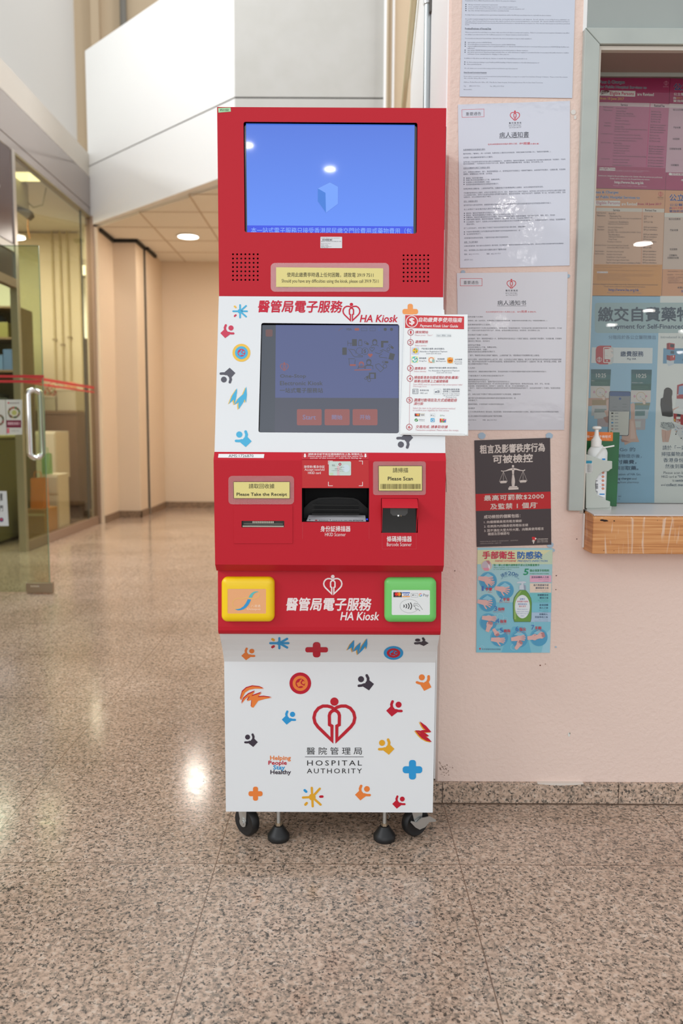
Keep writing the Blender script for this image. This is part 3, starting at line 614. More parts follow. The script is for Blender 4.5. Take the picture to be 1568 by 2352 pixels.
def tub(x0, x1, y0, y1, z0, z1, col, name, label, lid=True):
    e = empty(name, ((x0 + x1) / 2, (y0 + y1) / 2, z0)); tag(e, label, 'box')
    part('body', e, mat('tub_%d%d%d' % col, col, 0.4), (x0, x1, y0, y1, z0, z1 - 0.02), bevel=0.01); part('lid', e, mat('tub_lid', (226, 224, 206), 0.4), (x0 - 0.006, x1 + 0.006, y0 - 0.006, y1 + 0.006, z1 - 0.02, z1), bevel=0.006)
tub(-3.29, -3.07, 9.27, 9.56, 1.2505, 1.50, (214, 210, 190), 'plastic_tub', 'pale lidded plastic tub at the right end of the shop counter')
tub(-3.52, -3.31, 9.27, 9.56, 1.2505, 1.42, (200, 204, 180), 'plastic_tub', 'pale lidded plastic tub below the patterned bag on the shop counter')
def blob(name, c, r, m, label, cat, sc=(1, 1, 1), seed=1, m2=None):
    bm = bmesh.new(); bmesh.ops.create_icosphere(bm, subdivisions=3, radius=r); rnd = random.Random(seed)
    for v in bm.verts:
        k = 1 + rnd.uniform(-0.16, 0.16); v.co = Vector((v.co.x * sc[0], v.co.y * sc[1], max(v.co.z * sc[2], -r * 0.75 * sc[2]))) * k
    zmin = min(v.co.z for v in bm.verts); me = bpy.data.meshes.new(name)
    for v in bm.verts: v.co.z -= zmin
    bm.to_mesh(me); bm.free(); me.materials.append(m)
    if m2:
        for i, mm in enumerate(m2): me.materials.append(mm)
        for p in me.polygons: p.material_index = rnd.choice([0, 0, 0] + list(range(1, len(m2) + 1)))
    o = bpy.data.objects.new(name, me); COL.objects.link(o); o.location = c; return tag(o, label, cat)
blob('plastic_bag', (-3.39, 9.4, 1.423), 0.085, mat('white_bag', (226, 220, 200), 0.4), 'crumpled white, red and green patterned bag on a tub on the shop counter', 'bag', (1.2, 0.9, 1.0), 4, [ink(196, 70, 60), ink(96, 130, 70), ink(236, 160, 110)])
blob('plastic_bag', (-3.17, 9.4, 1.503), 0.06, mat('salmon_bag', (240, 170, 130), 0.45), 'small salmon pink bag on the right tub of the shop counter', 'bag', (1.2, 0.8, 0.8), 9, [ink(244, 214, 190)])
def bag(name, x0, x1, y, z0, z1, d, m, label, lean=0.0):
    e = empty(name, ((x0 + x1) / 2, y, z0)); tag(e, label, 'bag'); b = MB(); w = x1 - x0
    b.add([(x0 + .01, y, z0), (x1 - .01, y, z0), (x1 - .01, y + d, z0), (x0 + .01, y + d, z0), (x0 + lean, y + d * .3, z1), (x1 + lean, y + d * .3, z1 + .01), (x1 + lean, y + d * .7, z1), (x0 + lean, y + d * .7, z1)], [(0, 1, 5, 4), (1, 2, 6, 5), (2, 3, 7, 6), (3, 0, 4, 7), (0, 3, 2, 1)], m); b.build('body', e, bevel=0.004)
    b = MB(); c = (x0 + x1) / 2 + lean; b.tube([(c - w * .25, y + d * .3, z1 - .02), (c - w * .2, y + d * .3, z1 + .06), (c + w * .2, y + d * .3, z1 + .06), (c + w * .25, y + d * .3, z1 - .02)], 0.005, m); b.build('handle', e)
ct = empty('carton', (-2.83, 7.55, 0)); tag(ct, 'brown cardboard carton on the shop floor under the orange bag', 'box')
part('body', ct, mat('cardboard', (176, 136, 84), 0.7), (-2.945, -2.76, 7.36, 7.7, 0.0, 0.30), bevel=0.003); part('tape', ct, mat('pale_tape', (214, 200, 160), 0.4), (-2.946, -2.759, 7.358, 7.362, 0.24, 0.262))
bag('paper_bag', -2.915, -2.775, 7.40, 0.3005, 0.585, 0.16, mat('orange_paper', (232, 132, 44), 0.5), 'bright orange paper bag standing on a carton behind the shop glass')
dw = empty('drawer_tower', (-2.87, 8.0, 0)); tag(dw, 'narrow white plastic drawer tower behind the orange bag', 'drawers')
part('frame', dw, mat('white_plastic', (216, 212, 196), 0.4), (-2.96, -2.785, 7.82, 8.12, 0, 0.60), bevel=0.006)
for k in range(3): part('drawer', dw, mat('white_plastic2', (204, 202, 190), 0.35), (-2.95, -2.795, 7.806, 7.819, 0.03 + 0.19 * k, 0.20 + 0.19 * k), bevel=0.004)
bag('carrier_bag', -2.955, -2.87, 7.82, 0.6005, 0.80, 0.12, mat('green_bag', (110, 176, 112), 0.5), 'light green bag standing on the white drawers')
wb = empty('white_cabinet', (-3.09, 8.5, 0)); tag(wb, 'white cabinet with a black panel below, behind the orange bag', 'cabinet')
part('body', wb, mat('white_cab', (226, 222, 206), 0.45), (-3.20, -2.985, 8.35, 8.75, 0.52, 1.02), bevel=0.004); part('base', wb, mat('dark_cab', (72, 62, 52), 0.5), (-3.19, -2.99, 8.36, 8.74, 0, 0.518)); part('door', wb, mat('white_cab', (226, 222, 206), 0.45), (-3.19, -2.995, 8.335, 8.349, 0.54, 1.0), bevel=0.003)
sh = empty('storage_rack', (-3.0, 10.6, 0)); tag(sh, 'dark grey storage rack seen at the right end of the shop glass', 'rack')
m_rack = mat('dark_rack', (62, 62, 62), 0.5)
part('upright', sh, m_rack, (-3.32, -3.28, 10.4, 10.9, 0, 2.2)); part('upright', sh, m_rack, (-2.86, -2.82, 10.4, 10.9, 0, 2.2))
for k, z in enumerate((0.1, 0.6, 1.1, 1.6, 2.15)): part('shelf', sh, m_rack, (-3.28, -2.86, 10.4, 10.9, z, z + 0.03))
part('back_panel', sh, mat('rack_back', (118, 118, 108), 0.6), (-3.30, -2.84, 10.9, 10.92, 0, 2.2))
random.seed(5)
kk = 0
for z in (0.13, 0.63, 1.13, 1.63):
    x = -3.26
    while x < -3.03:
        w = random.uniform(0.10, 0.16); h = random.uniform(0.2, 0.36)
        b = MB(); b.box(x, x + w - 0.01, 10.42, 10.8, z, z + h, mat('pack_%d' % (kk % 5), [(96, 108, 118), (60, 60, 64), (140, 130, 112), (84, 96, 88), (120, 104, 96)][kk % 5], 0.5))
        tag(b.build('storage_box', bevel=0.004), 'dim box on the dark storage rack at the right end of the shop', 'box', 'boxes on the dark rack'); kk += 1; x += w
rk = empty('shelf_unit', (-3.75, 8.8, 0)); tag(rk, 'brown shop shelf stacked with blue packets, seen through the glass door', 'shelf')
m_shelf = mat('shelf_wood', (128, 100, 72), 0.6)
part('side', rk, m_shelf, (-4.32, -4.30, 8.5, 8.9, 0, 2.32)); part('side', rk, m_shelf, (-3.42, -3.40, 8.5, 8.9, 0, 2.32))
for z in (0.3, 0.8, 1.2, 1.64, 1.98, 2.30): part('shelf', rk, m_shelf, (-4.30, -3.42, 8.5, 8.9, z, z + 0.02))
part('back_panel', rk, mat('shelf_back', (104, 98, 72), 0.7), (-4.32, -3.40, 8.9, 8.91, 0, 2.32))
random.seed(9)
pal = [(96, 122, 160), (120, 130, 168), (150, 150, 150), (168, 110, 84), (86, 110, 150), (140, 130, 70), (66, 70, 62)]
for zi, z in enumerate((0.8205, 1.2205, 1.6605, 2.0005)):
    x = -4.28
    while x < -3.57:
        w = random.uniform(0.07, 0.13); h = random.uniform(0.14, 0.27); ci = random.randrange(7) if zi != 1 else 6
        b = MB(); b.box(x, x + w - 0.006, 8.52, 8.8, z, z + h, mat('packet_%d' % ci, pal[ci], 0.5)); tag(b.build('packet', bevel=0.003), 'packet on the brown shop shelf behind the glass door', 'packet', 'packets on the shop shelf'); x += w
tb = empty('display_table', (-3.3, 7.3, 0)); tag(tb, 'olive draped table just inside the shop door', 'table')
part('cloth', tb, mat('olive_cloth', (98, 92, 56), 0.8), (-3.9, -3.08, 7.0, 7.9, 0.02, 0.96), bevel=0.02); part('top', tb, mat('olive_top', (150, 146, 96), 0.5), (-3.92, -3.06, 6.98, 7.92, 0.961, 0.985), bevel=0.004)
# ---- pipes on the pillar side
e = empty('conduit_pipe', (WX - 0.0145, 2.60, 0.0)); tag(e, 'grey metal conduit running up the white pillar side behind the kiosk', 'pipe')
b = MB(); b.tube([(WX - 0.0145, 2.60, 0.001), (WX - 0.0145, 2.60, 2.35), (WX - 0.0145, 2.60, 4.5)], 0.0105, mat('galvanised', (186, 194, 196), 0.3, metal=0.55), 18); b.build('tube', e)
b = MB(); b.lathe((WX - 0.0145, 2.60, 2.36), [(0.0106, 0), (0.0145, 0), (0.0145, 0.05), (0.0106, 0.05)], m_chrome, 18); b.build('coupling', e)
b = MB(); b.box(WX - 0.011, WX - 0.004, 2.575, 2.625, 2.33, 2.38, mat('dark_saddle', (90, 88, 84), 0.5)); b.build('saddle', e)
b = MB(); b.tube([(WX - 0.0065, 2.78, 0.001), (WX - 0.0065, 2.78, 4.5)], 0.0022, m_white, 10); tag(b.build('white_cable'), 'thin white cable on the white pillar side beside the metal conduit', 'cable')
b = MB(); b.tube([(WX - 0.021, 2.7, 2.754), (WX - 0.021, 3.04, 2.60), (WX - 0.021, 3.49, 2.40), (WX - 0.015, 4.4, 1.99)], 0.0125, mat('cream_pipe', (222, 212, 176), 0.45), 14); tag(b.build('sloping_pipe'), 'cream pipe sloping down along the corridor behind the top of the kiosk', 'pipe')
# ================================================================== THE KIOSK
KX0, KX1, KB = -0.2925, 0.2380, 2.42
m_kred = mat('kiosk_red', (194, 32, 48), 0.48, spec=0.22, bump=(900, 0.05, 0.0005)); m_kwhite = mat('kiosk_white', (229, 233, 236), 0.38, spec=0.45)
m_dark = mat('matt_black', (14, 14, 15), 0.6); m_gloss = mat('gloss_black', (8, 8, 10), 0.12)
KI = empty('payment_kiosk', (-0.027, 1.95, 0)); tag(KI, 'tall red and white hospital payment kiosk with two screens, standing on casters and levelling feet', 'kiosk')
def uvrect(x0, x1, w0, w1): return [(x0, w0), (x1, w0), (x1, w1), (x0, w1)]
Z1, Z2, Z3, Z4 = (480, 230, 2.5705), (480, 680, 2.5705), (480, 1030, 2.5705), (480, 1430, 2.8509)
def zpx(pts, z): return [(z[0] + x / z[2], z[1] + y / z[2]) for x, y in pts]
def uvof(S, px):
    u, w, n = S.basis(); o = Vector(S.p); return [((Vector(p) - o).dot(u), (Vector(p) - o).dot(w)) for p in S.hit(px)]
def cpx(cx, cy, r, n=12): return [(cx + r * math.cos(2 * PI * k / n), cy + r * math.sin(2 * PI * k / n)) for k in range(n)]
# ---- head
HS = FrontPlane(1.93); HZ0, HZ1 = 1.3715, 1.7995
hole = zpx(rquad([(203, 127), (1230, 133), (1225, 788), (210, 780)], 14), Z1)
spk = []
for (xa, ya, xb, yb) in ((141, 910, 287, 1061), (1148, 916, 1293, 1068)):
    for i in range(7):
        for j in range(7): spk.append(zpx(cpx(xa + (xb - xa) * i / 6, ya + (yb - ya) * j / 6, 5.6, 10), Z1))
b = MB(); ZS = 1.497
b.plate_uv(HS, uvrect(KX0, KX1, ZS, HZ1), [uvof(HS, hole)], 0.002, m_kred)
def grille(S, z, x0, y0, x1, y1, n, r, m):                       # punched grille: a hole in the middle of every cell
    sx, sy = (x1 - x0) / (n - 1), (y1 - y0) / (n - 1)
    for i in range(n):
        for j in range(n):
            cx, cy = x0 + sx * i, y0 + sy * j; k = 16; sq, ho = [], []
            for t in range(k):
                a = 2 * PI * (t + 0.5) / k; c, q = math.cos(a), math.sin(a); f = 1 / max(abs(c), abs(q))
                sq.append((cx + sx / 2 * c * f, cy + sy / 2 * q * f)); ho.append((cx + r * c, cy + r * q))
            pts = zpx(sq, z); P = [tuple(p) for p in S.hit(pts)] + [tuple(p) for p in S.hit(zpx(ho, z))] + [tuple(p) for p in S.hit(zpx(ho, z), -0.002)]
            cor = [tuple(p) for p in S.hit(zpx([(cx + sx / 2, cy + sy / 2), (cx - sx / 2, cy + sy / 2), (cx - sx / 2, cy - sy / 2), (cx + sx / 2, cy - sy / 2)], z))]
            b.add(P, [(t, (t + 1) % k, k + (t + 1) % k, k + t) for t in range(k)] + [(k + t, k + (t + 1) % k, 2 * k + (t + 1) % k, 2 * k + t) for t in range(k)], m)
            for c_, t in zip(cor, (1, 5, 9, 13)): b.add([P[t], c_, P[t + 1]], [(0, 1, 2)], m)
GR = ((141, 910, 287, 1061), (1148, 916, 1293, 1068))
edges = []
for g in GR:
    hx_, hy_ = (g[2] - g[0]) / 12, (g[3] - g[1]) / 12
    grille(HS, Z1, *g, 7, 5.6, m_kred)
    edges.append(uvof(HS, zpx([(g[0] - hx_, g[1] - hy_), (g[2] + hx_, g[1] - hy_), (g[2] + hx_, g[3] + hy_), (g[0] - hx_, g[3] + hy_)], Z1)))
def flat(pts): b.add([tuple(Vector(HS.p) + Vector((u_, 0, w_))) for u_, w_ in pts], [tuple(range(len(pts)))], m_kred)
(A0, A1, A2, A3), (B0, B1, B2, B3) = edges
flat([(KX0, HZ0), (KX0, ZS), A0, A3]); flat([(KX0, ZS), (0.0, ZS), A1, A0]); flat([(0.0, ZS), (0.0, HZ0), A2, A1]); flat([(0.0, HZ0), (KX0, HZ0), A3, A2])
flat([(0.0, HZ0), (0.0, ZS), B0, B3]); flat([(0.0, ZS), (KX1, ZS), B1, B0]); flat([(KX1, ZS), (KX1, HZ0), B2, B1]); flat([(KX1, HZ0), (0.0, HZ0), B3, B2])
b.box(KX0, KX0 + 0.002, 1.932, KB, HZ0, HZ1, m_kred); b.box(KX1 - 0.002, KX1, 1.932, KB, HZ0, HZ1, m_kred); b.box(KX0, KX1, 1.932, KB, HZ1 - 0.002, HZ1, m_kred); b.box(KX0, KX1, 1.932, KB, HZ0, HZ0 + 0.002, m_kred); b.box(KX0, KX1, KB - 0.002, KB, HZ0, HZ1, m_kred)
b.build('head_cabinet', KI)
b = MB(); b.box(KX1, KX1 + 0.0028, 1.945, 1.97, 1.53, 1.765, m_dark); b.build('side_gasket', KI, bevel=0.0013)
def em(r, g, b_, k=1.0): return mat('screen_%02x%02x%02x' % (r, g, b_), (6, 6, 8), 0.04, emit=(r, g, b_), es=k, spec=0.4)
def screen_grad(name, c0, c1, z0, z1, k=1.0):
    m = mat(name, (6, 6, 8), 0.04, emit=c1, es=k, spec=0.4); nt = m.node_tree; g = nt.nodes.new('ShaderNodeNewGeometry'); s = nt.nodes.new('ShaderNodeSeparateXYZ'); r = nt.nodes.new('ShaderNodeMapRange'); c = nt.nodes.new('ShaderNodeValToRGB')
    r.inputs[1].default_value = z0; r.inputs[2].default_value = z1; c.color_ramp.elements[0].color = rgb(*c0); c.color_ramp.elements[1].color = rgb(*c1)
    nt.links.new(g.outputs['Position'], s.inputs[0]); nt.links.new(s.outputs[2], r.inputs[0]); nt.links.new(r.outputs[0], c.inputs[0]); nt.links.new(c.outputs[0], nt.nodes['Principled BSDF'].inputs['Emission Color']); return m
SS = FrontPlane(1.940)
us = empty('upper_screen', (-0.027, 1.94, 1.65)); us.parent = KI; us.location = Vector((-0.027, 1.94, 1.65)) - KI.location
b = MB(); b.box(-0.245, 0.19, 1.9405, 1.955, 1.50, 1.79, m_gloss); b.build('bezel', us)
b = MB(); pr = Print(b, SS, Z1, off=0.0004, step=0.00018)
pr.poly([(218, 138), (1213, 146), (1205, 795), (225, 788)], screen_grad('screen_blue', (92, 142, 248), (72, 114, 218), 1.50, 1.76), 0)
hx = [(642, 522), (713, 487), (760, 512), (760, 612), (690, 665), (642, 598)]
pr.poly([(690 + (x - 697) * 1.05 + 7, 577 + (y - 577) * 1.05) for x, y in hx], em(84, 128, 228), 1)
pr.poly(hx, em(108, 156, 250), 2); pr.poly([(642, 522), (687, 548), (690, 665), (642, 598)], em(48, 118, 214), 3)
pr.poly([(225, 740), (1206, 746), (1206, 795), (225, 790)], em(36, 70, 224), 2)
pr.text('本一站式電子服務只接受香港居民繳交門診費用或藥物費用（包', 248, 751, 1196, 787, em(132, 176, 250), 3, sl=0.005)
b.build('display', us)
for i, (cx, cy) in enumerate(((214, 985), (1220, 992))):
    b = MB(); p = FrontPlane(1.955).hit(zpx([(cx, cy)], Z1))[0]; b.lathe((p[0], 1.955, p[2]), [(0, -0.006), (0.010, -0.010), (0.020, -0.013), (0.026, -0.014), (0.028, 0.0)], mat('speaker_cone', (74, 78, 80), 0.4, metal=0.3), 24, 'y'); b.build('speaker', KI)
b = MB(); b.box(KX0 + 0.003, KX1 - 0.003, 1.958, 1.96, HZ0 + 0.003, 1.50, m_dark); b.build('inner_baffle', KI)
def label_part(name, S, view, quad, col, prints, parent=KI, label=None, th=0.0003):
    b = MB(); b.sheet(S, zpx(quad, view), mat('label_%02x%02x%02x' % col, col, 0.35), th, 0.0001); pr = Print(b, S, view, off=th + 0.0001, step=0.00018)
    prints(pr); o = b.build(name, parent)
    if label: o['label'] = label
    return o
label_part('asset_label', HS, Z1, [(53, 47), (127, 44), (129, 68), (55, 74)], (168, 220, 170), lambda p: p.text('FS1153', 67, 53, 114, 66, ink(50, 70, 50), 1, 0.02, sl=-0.03), label='small green label reading FS1153')
def bars(p, x0, y0, x1, y1, m, seed=1, wmin=1.2, wmax=4):
    r = random.Random(seed); x = x0
    while x < x1:
        w = r.uniform(wmin, wmax); p.rect(x, y0, min(x + w, x1), y1, m, 1); x += w + r.uniform(wmin, wmax)
def sn(p):
    k = ink(70, 72, 76); p.text('ASSET SERIAL NO. 20171219', 662, 813, 770, 817, k, 1, res=1); bars(p, 668, 820, 726, 830, k, 3, 1.3, 3.4); p.text('SERVICE CONTRACT HOTLINE 2300 6000', 660, 832, 780, 837, k, 1, res=1)
    for y, t, x in ((845, 'Model: KS-17-01', 715), (852, 'Ver: 1.2', 700), (858, 'Power: AC220V', 705), (864, 'Made: 12/2017', 722), (869, 'SN: 000153', 700)): p.text(t, 662, y, x, y + 4, k, 1, res=1)
label_part('barcode_label', HS, Z1, rrect(657, 807, 785, 874, 3, 2), (222, 224, 228), sn, label='small white serial number label with a barcode')
# ---- upper panel with touch screen
p1_, p2_ = np.array([0, 1.925, 1.3705]), np.array([0, 1.835, 1.006]); dv = p1_ - p2_
US = Plane(p2_, (0, -dv[2], dv[1])); ul = float(np.linalg.norm(dv))
th_hole = zpx(rquad([(308, 158), (1122, 166), (1120, 810), (291, 805)], 14), Z2)
b = MB(); b.plate_uv(US, uvrect(KX0, KX1, 0, ul), [uvof(US, th_hole)], 0.002, m_kwhite)
prf = [(1.9265, 1.3705), (1.8365, 1.006), (KB, 1.006), (KB, 1.3705)]
b.prism(prf, 'x', KX0, KX0 + 0.002, m_kwhite); b.prism(prf, 'x', KX1 - 0.002, KX1, m_kwhite); b.box(KX0, KX1, KB - 0.002, KB, 1.006, 1.3705, m_kwhite)
pr = Print(b, US, Z2, off=0.0002, step=0.00018)
R_, G_ = ink(200, 32, 58), ink(92, 92, 102); BL_, YE_, OR_ = ink(78, 180, 222), ink(240, 196, 86), ink(240, 158, 92); RD_ = ink(206, 66, 92)
pr.text('醫管局電子服務', 290, 26, 786, 96, R_, 1, 0.028, shear=0.16, sl=0.0035); pr.logo(840, 40, 108, R_, 1); pr.text('HA Kiosk', 890, 112, 1112, 154, R_, 1, 0.03, shear=0.22)
pr.splash(183, 90, 50, BL_, 0.9, extra=((5, YE_), (3, RD_))); pr.person(106, 208, 80, RD_); pr.circ(191, 335, 53, YE_); pr.circ(191, 335, 38, BL_, 2); pr.circ(191, 335, 23, RD_, 3); pr.person(191, 337, 36, BL_, rot=0.3, L=4)
pr.person(112, 470, 90, G_, mir=False, rot=PI * 0.98); pr.person(205, 842, 96, BL_, mir=True, rot=0.05); pr.person(1158, 852, 96, G_, rot=PI * 0.98)
pr.brush([(118, 636), (165, 545), (150, 640), (200, 580), (175, 668), (220, 535), (218, 630), (150, 600)][:7], 22, BL_, YE_, sh=(-7, 4))
pr.cross(1187, 92, 46, OR_, w=0.34)
b.build('upper_panel', KI)
TS = Plane(p2_ - US.n * 0.008, US.n)
ts = empty('touch_screen', tuple(TS.hit([(755, 870)])[0])); ts.parent = KI; ts.location = Vector(PW['touch_screen']) - KI.location
Z5 = (580, 735, 4.48)
b = MB(); b.plate_uv(TS, uvof(TS, [(585, 732), (925, 732), (925, 1006), (578, 1006)]), [], 0.01, m_gloss); b.build('bezel', ts)
def emt(r, g, b_): return mat('touch_%02x%02x%02x' % (r, g, b_), (10, 10, 12), 0.3, emit=(r, g, b_), es=1.0, spec=0.5)
b = MB(); pr = Print(b, TS, Z5, off=0.0003, step=0.00018)
side, mainc, low = emt(76, 82, 92), emt(88, 97, 138), emt(82, 85, 98)
pr.poly([(98, 52), (1500, 56), (1500, 1162), (72, 1156)], side, 0); pr.poly([(238, 52), (1500, 56), (1500, 804), (232, 800)], mainc, 1); pr.poly([(232, 800), (1500, 804), (1500, 1162), (226, 1158)], low, 1)
gy, og = emt(76, 78, 82), emt(150, 88, 84)
pr.rect(134, 98, 205, 172, emt(112, 84, 84), 2, r=12); pr.logo(326, 436, 88, og, 2)
pr.text('One-Stop', 282, 560, 548, 604, gy, 2, 0.02); pr.text('Electronic Kiosk', 282, 630, 720, 672, gy, 2, 0.02); pr.text('一站式電子服務站', 280, 700, 722, 750, gy, 2, 0.02)
for x0, x1, t, a, c in ((455, 710, 'Start', 515, 650), (740, 998, '開始', 815, 922), (1028, 1284, '开始', 1102, 1210)):
    pr.rect(x0, 918, x1, 1084, emt(146, 90, 88), 2, r=14); pr.text(t, a, 977, c, 1025, emt(128, 124, 158), 3, 0.02)
pr.text('VISA', 962, 84, 1018, 108, gy, 2, 0.02); pr.circ(1062, 97, 14, og, 2); pr.circ(1082, 97, 14, og, 2)
for x in (1118, 1205): pr.box(x, 82, x + 58, 112, 2.5, gy, 2)
pr.stroke([(1300, 82), (1300, 112)], 7, emt(82, 100, 160), 2); pr.circ(1364, 97, 16, gy, 2); pr.circ(1428, 97, 16, gy, 2); pr.stroke([(885, 112), (905, 90), (925, 84)], 4, emt(120, 90, 92), 2)
w = 5
for pts in ([(978, 215), (978, 265)], [(978, 240), (1020, 240)], [(1010, 240), (1010, 265)], [(985, 300), (1010, 330), (1030, 365), (1050, 380), (1130, 380), (1130, 368), (1080, 365)], [(1000, 300), (1050, 310), (1065, 345)], [(1262, 335), (1300, 350), (1340, 320), (1310, 318), (1340, 305), (1400, 335)], [(1300, 370), (1310, 385), (1385, 392)], [(1330, 350), (1300, 370)], [(985, 400), (1050, 400)], [(990, 400), (995, 465), (1050, 465), (1055, 410)], [(1160, 500), (1165, 470), (1235, 470), (1238, 505)], [(1085, 500), (1090, 475), (1150, 475), (1155, 500)], [(1265, 460), (1300, 450), (1350, 500), (1315, 535), (1270, 490), (1265, 460)], [(1165, 610), (1150, 605), (1190, 572), (1198, 582), (1172, 612)]): pr.stroke(pts, w, gy, 2)
pr.rect(922, 284, 968, 360, gy, 2, r=6); pr.poly([(1412, 338), (1464, 352), (1446, 416), (1396, 402)], gy, 2); pr.rect(1022, 198, 1072, 268, gy, 2); pr.rect(1320, 216, 1395, 236, gy, 2); pr.rect(1320, 216, 1345, 284, gy, 2); pr.rect(1196, 542, 1268, 606, gy, 2); pr.rect(1210, 556, 1250, 600, mainc, 3)
pr.ring(1100, 320, 36, 4, gy, 2); pr.ring(1155, 322, 36, 4, gy, 2); pr.text('$', 1144, 302, 1166, 344, gy, 2, 0.02); pr.ring(1360, 476, 22, 5, gy, 2); pr.ring(1198, 620, 18, 5, gy, 2); pr.ring(1396, 302, 18, 5, gy, 2)
for cx, cy, c in ((1256, 235, gy), (1118, 465, og), (1195, 440, gy)): pr.ring(cx, cy, 26, 7, c, 2); pr.ring(cx, cy - 12, 26, 9, c, 3, a0=180, a1=360); pr.stroke([(cx - 38, cy + 36), (cx - 26, cy + 24), (cx + 26, cy + 24), (cx + 38, cy + 36)], 5, gy, 2)
pr.stroke([(1050, 516), (1215, 512)], 9, og, 2); pr.rect(1000, 456, 1060, 474, og, 2); pr.box(1090, 214, 1124, 266, 5, gy, 2); pr.stroke([(1096, 204), (1120, 204)], 7, gy, 2)
for a, c in (((1156, 228), (1184, 248)), ((1408, 262), (1440, 288)), ((1342, 434), (1385, 436)), ((1160, 604), (1180, 588))): pr.stroke([a, c], 22, gy, 2); pr.stroke([((a[0] * 2 + c[0]) / 3, (a[1] * 2 + c[1]) / 3), a], 13, mainc, 3)
def heart(p, cx, cy, s, m, L, fill=True):
    pts = [(cx + s * 16 * math.sin(t) ** 3 / 16, cy - s * (13 * math.cos(t) - 5 * math.cos(2 * t) - 2 * math.cos(3 * t) - math.cos(4 * t)) / 16) for t in [2 * PI * k / 28 for k in range(28)]]
    p.poly(pts, m, L) if fill else p.stroke(pts, 5, m, L, closed=True)
heart(pr, 1210, 364, 24, og, 2); heart(pr, 1228, 300, 24, gy, 2, False)
pr.text('v1.3.3 SIT', 92, 1126, 196, 1140, emt(70, 74, 80), 2)
b.build('display', ts)
# ---- scanner console (projecting red box)
f1, f2 = np.array([0, 1.82, 0.988]), np.array([0, 1.825, 0.7455]); fd = f1 - f2
FS = Plane(f2, (0, -fd[2], fd[1])); fl_ = float(np.linalg.norm(fd))
Z6 = (680, 1030, 4.48); Z8 = (480, 1030, 5.6)
hk = zpx([(58, 408), (750, 408), (750, 757), (58, 757)], Z6); bc = zpx([(874, 512), (1252, 514), (1250, 868), (873, 868)], Z6); sl = zpx(rrect(418, 931, 967, 1015, 8), Z8)
b = MB(); b.plate_uv(FS, uvrect(KX0, KX1, 0, fl_), [uvof(FS, hk), uvof(FS, bc), uvof(FS, zpx([(410, 925), (975, 925), (975, 1020), (410, 1020)], Z8))], 0.002, m_kred)
b.prism([(1.82, 0.988), (1.822, 0.9925), (1.834, 1.0058), (1.838, 1.006), (1.838, 1.003), (1.8222, 0.987)], 'x', KX0, KX1, m_kred)
b.prism([(1.825, 0.7455), (1.844, 0.728), (1.86, 0.7275), (1.86, 0.7295), (1.845, 0.730), (1.827, 0.7465)], 'x', KX0, KX1, m_kred)
sp = [(1.821, 0.987), (1.835, 1.0055), (KB, 1.006), (KB, 0.7275), (1.845, 0.7285), (1.826, 0.746)]
b.prism(sp, 'x', KX0, KX0 + 0.002, m_kred); b.prism(sp, 'x', KX1 - 0.002, KX1, m_kred); b.box(KX0, KX1, KB - 0.002, KB, 0.7275, 1.006, m_kred)
pr = Print(b, FS, Z6, off=0.0002, step=0.00018)
wh = ink(238, 226, 226)
for t, y0, y1, x0, x1, bo in (('身份証掃描器', 798, 856, 250, 558, 0.018), ('HKID Scanner', 866, 903, 296, 510, 0.0)): pr.text(t, x0, y0, x1, y1, wh, 1, bo)
for t, y0, y1, x0, x1, bo in (('條碼掃描器', 902, 960, 932, 1188, 0.018), ('Barcode Scanner', 968, 1006, 932, 1186, 0.0)): pr.text(t, x0, y0, x1, y1, wh, 1, bo)
lt = ink(206, 92, 100)
pr.stroke([(66, 760), (66, 930)], 1.6, lt, 1); pr.stroke([(750, 760), (750, 930)], 1.2, lt, 1); pr.stroke([(885, 870), (885, 1034), (1235, 1034), (1235, 870)], 1.6, lt, 1)
b.build('scanner_console', KI)
# red instruction sticker above the card slot: front part, and the strip folded over the top bevel
def hkst(p):
    p.text('接受新/舊身份証', 80, 174, 293, 203, wh, 1, 0.012); p.text('Accept new/old', 86, 207, 290, 236, wh, 1, 0.012); p.text('HKID card', 122, 238, 252, 264, wh, 1, 0.012)
    for pts in ([(330, 165), (330, 129), (376, 129)], [(644, 129), (682, 129), (682, 165)], [(331, 343), (331, 384), (376, 384)], [(644, 384), (682, 384), (682, 343)]): p.stroke(pts, 6, wh, 1, cap=False)
    p.rect(336, 133, 564, 278, ink(206, 224, 218), 2, r=12); p.rect(420, 180, 446, 278, ink(226, 196, 200), 3); p.circ(450, 162, 14, ink(176, 40, 70), 3); p.circ(450, 162, 6, ink(236, 220, 220), 4); p.circ(512, 205, 40, ink(214, 232, 240), 3); p.rect(345, 250, 380, 276, ink(200, 224, 190), 3)
    k = ink(90, 104, 104)
    for t, x0, y0, x1, y1 in (('香港', 366, 166, 396, 174), ('HKSAR', 372, 177, 404, 183), ('IDENTITY CARD', 452, 190, 494, 197), ('SPECIMEN 1-1-2003', 396, 206, 458, 214), ('permanent', 452, 216, 496, 222), ('HOLDER OF THIS CARD', 366, 224, 440, 230), ('right of abode', 450, 232, 494, 238)): p.text(t, x0, y0, x1, y1, k, 5, res=1)
label_part('instruction_sticker', FS, Z6, [(60, 120), (745, 120), (748, 405), (62, 405)], (196, 32, 38), hkst, label='red sticker with white writing and an identity card picture')
BS = Plane((0, 1.822, 0.9925), (0, -(1.0058 - 0.9925), 0.012))
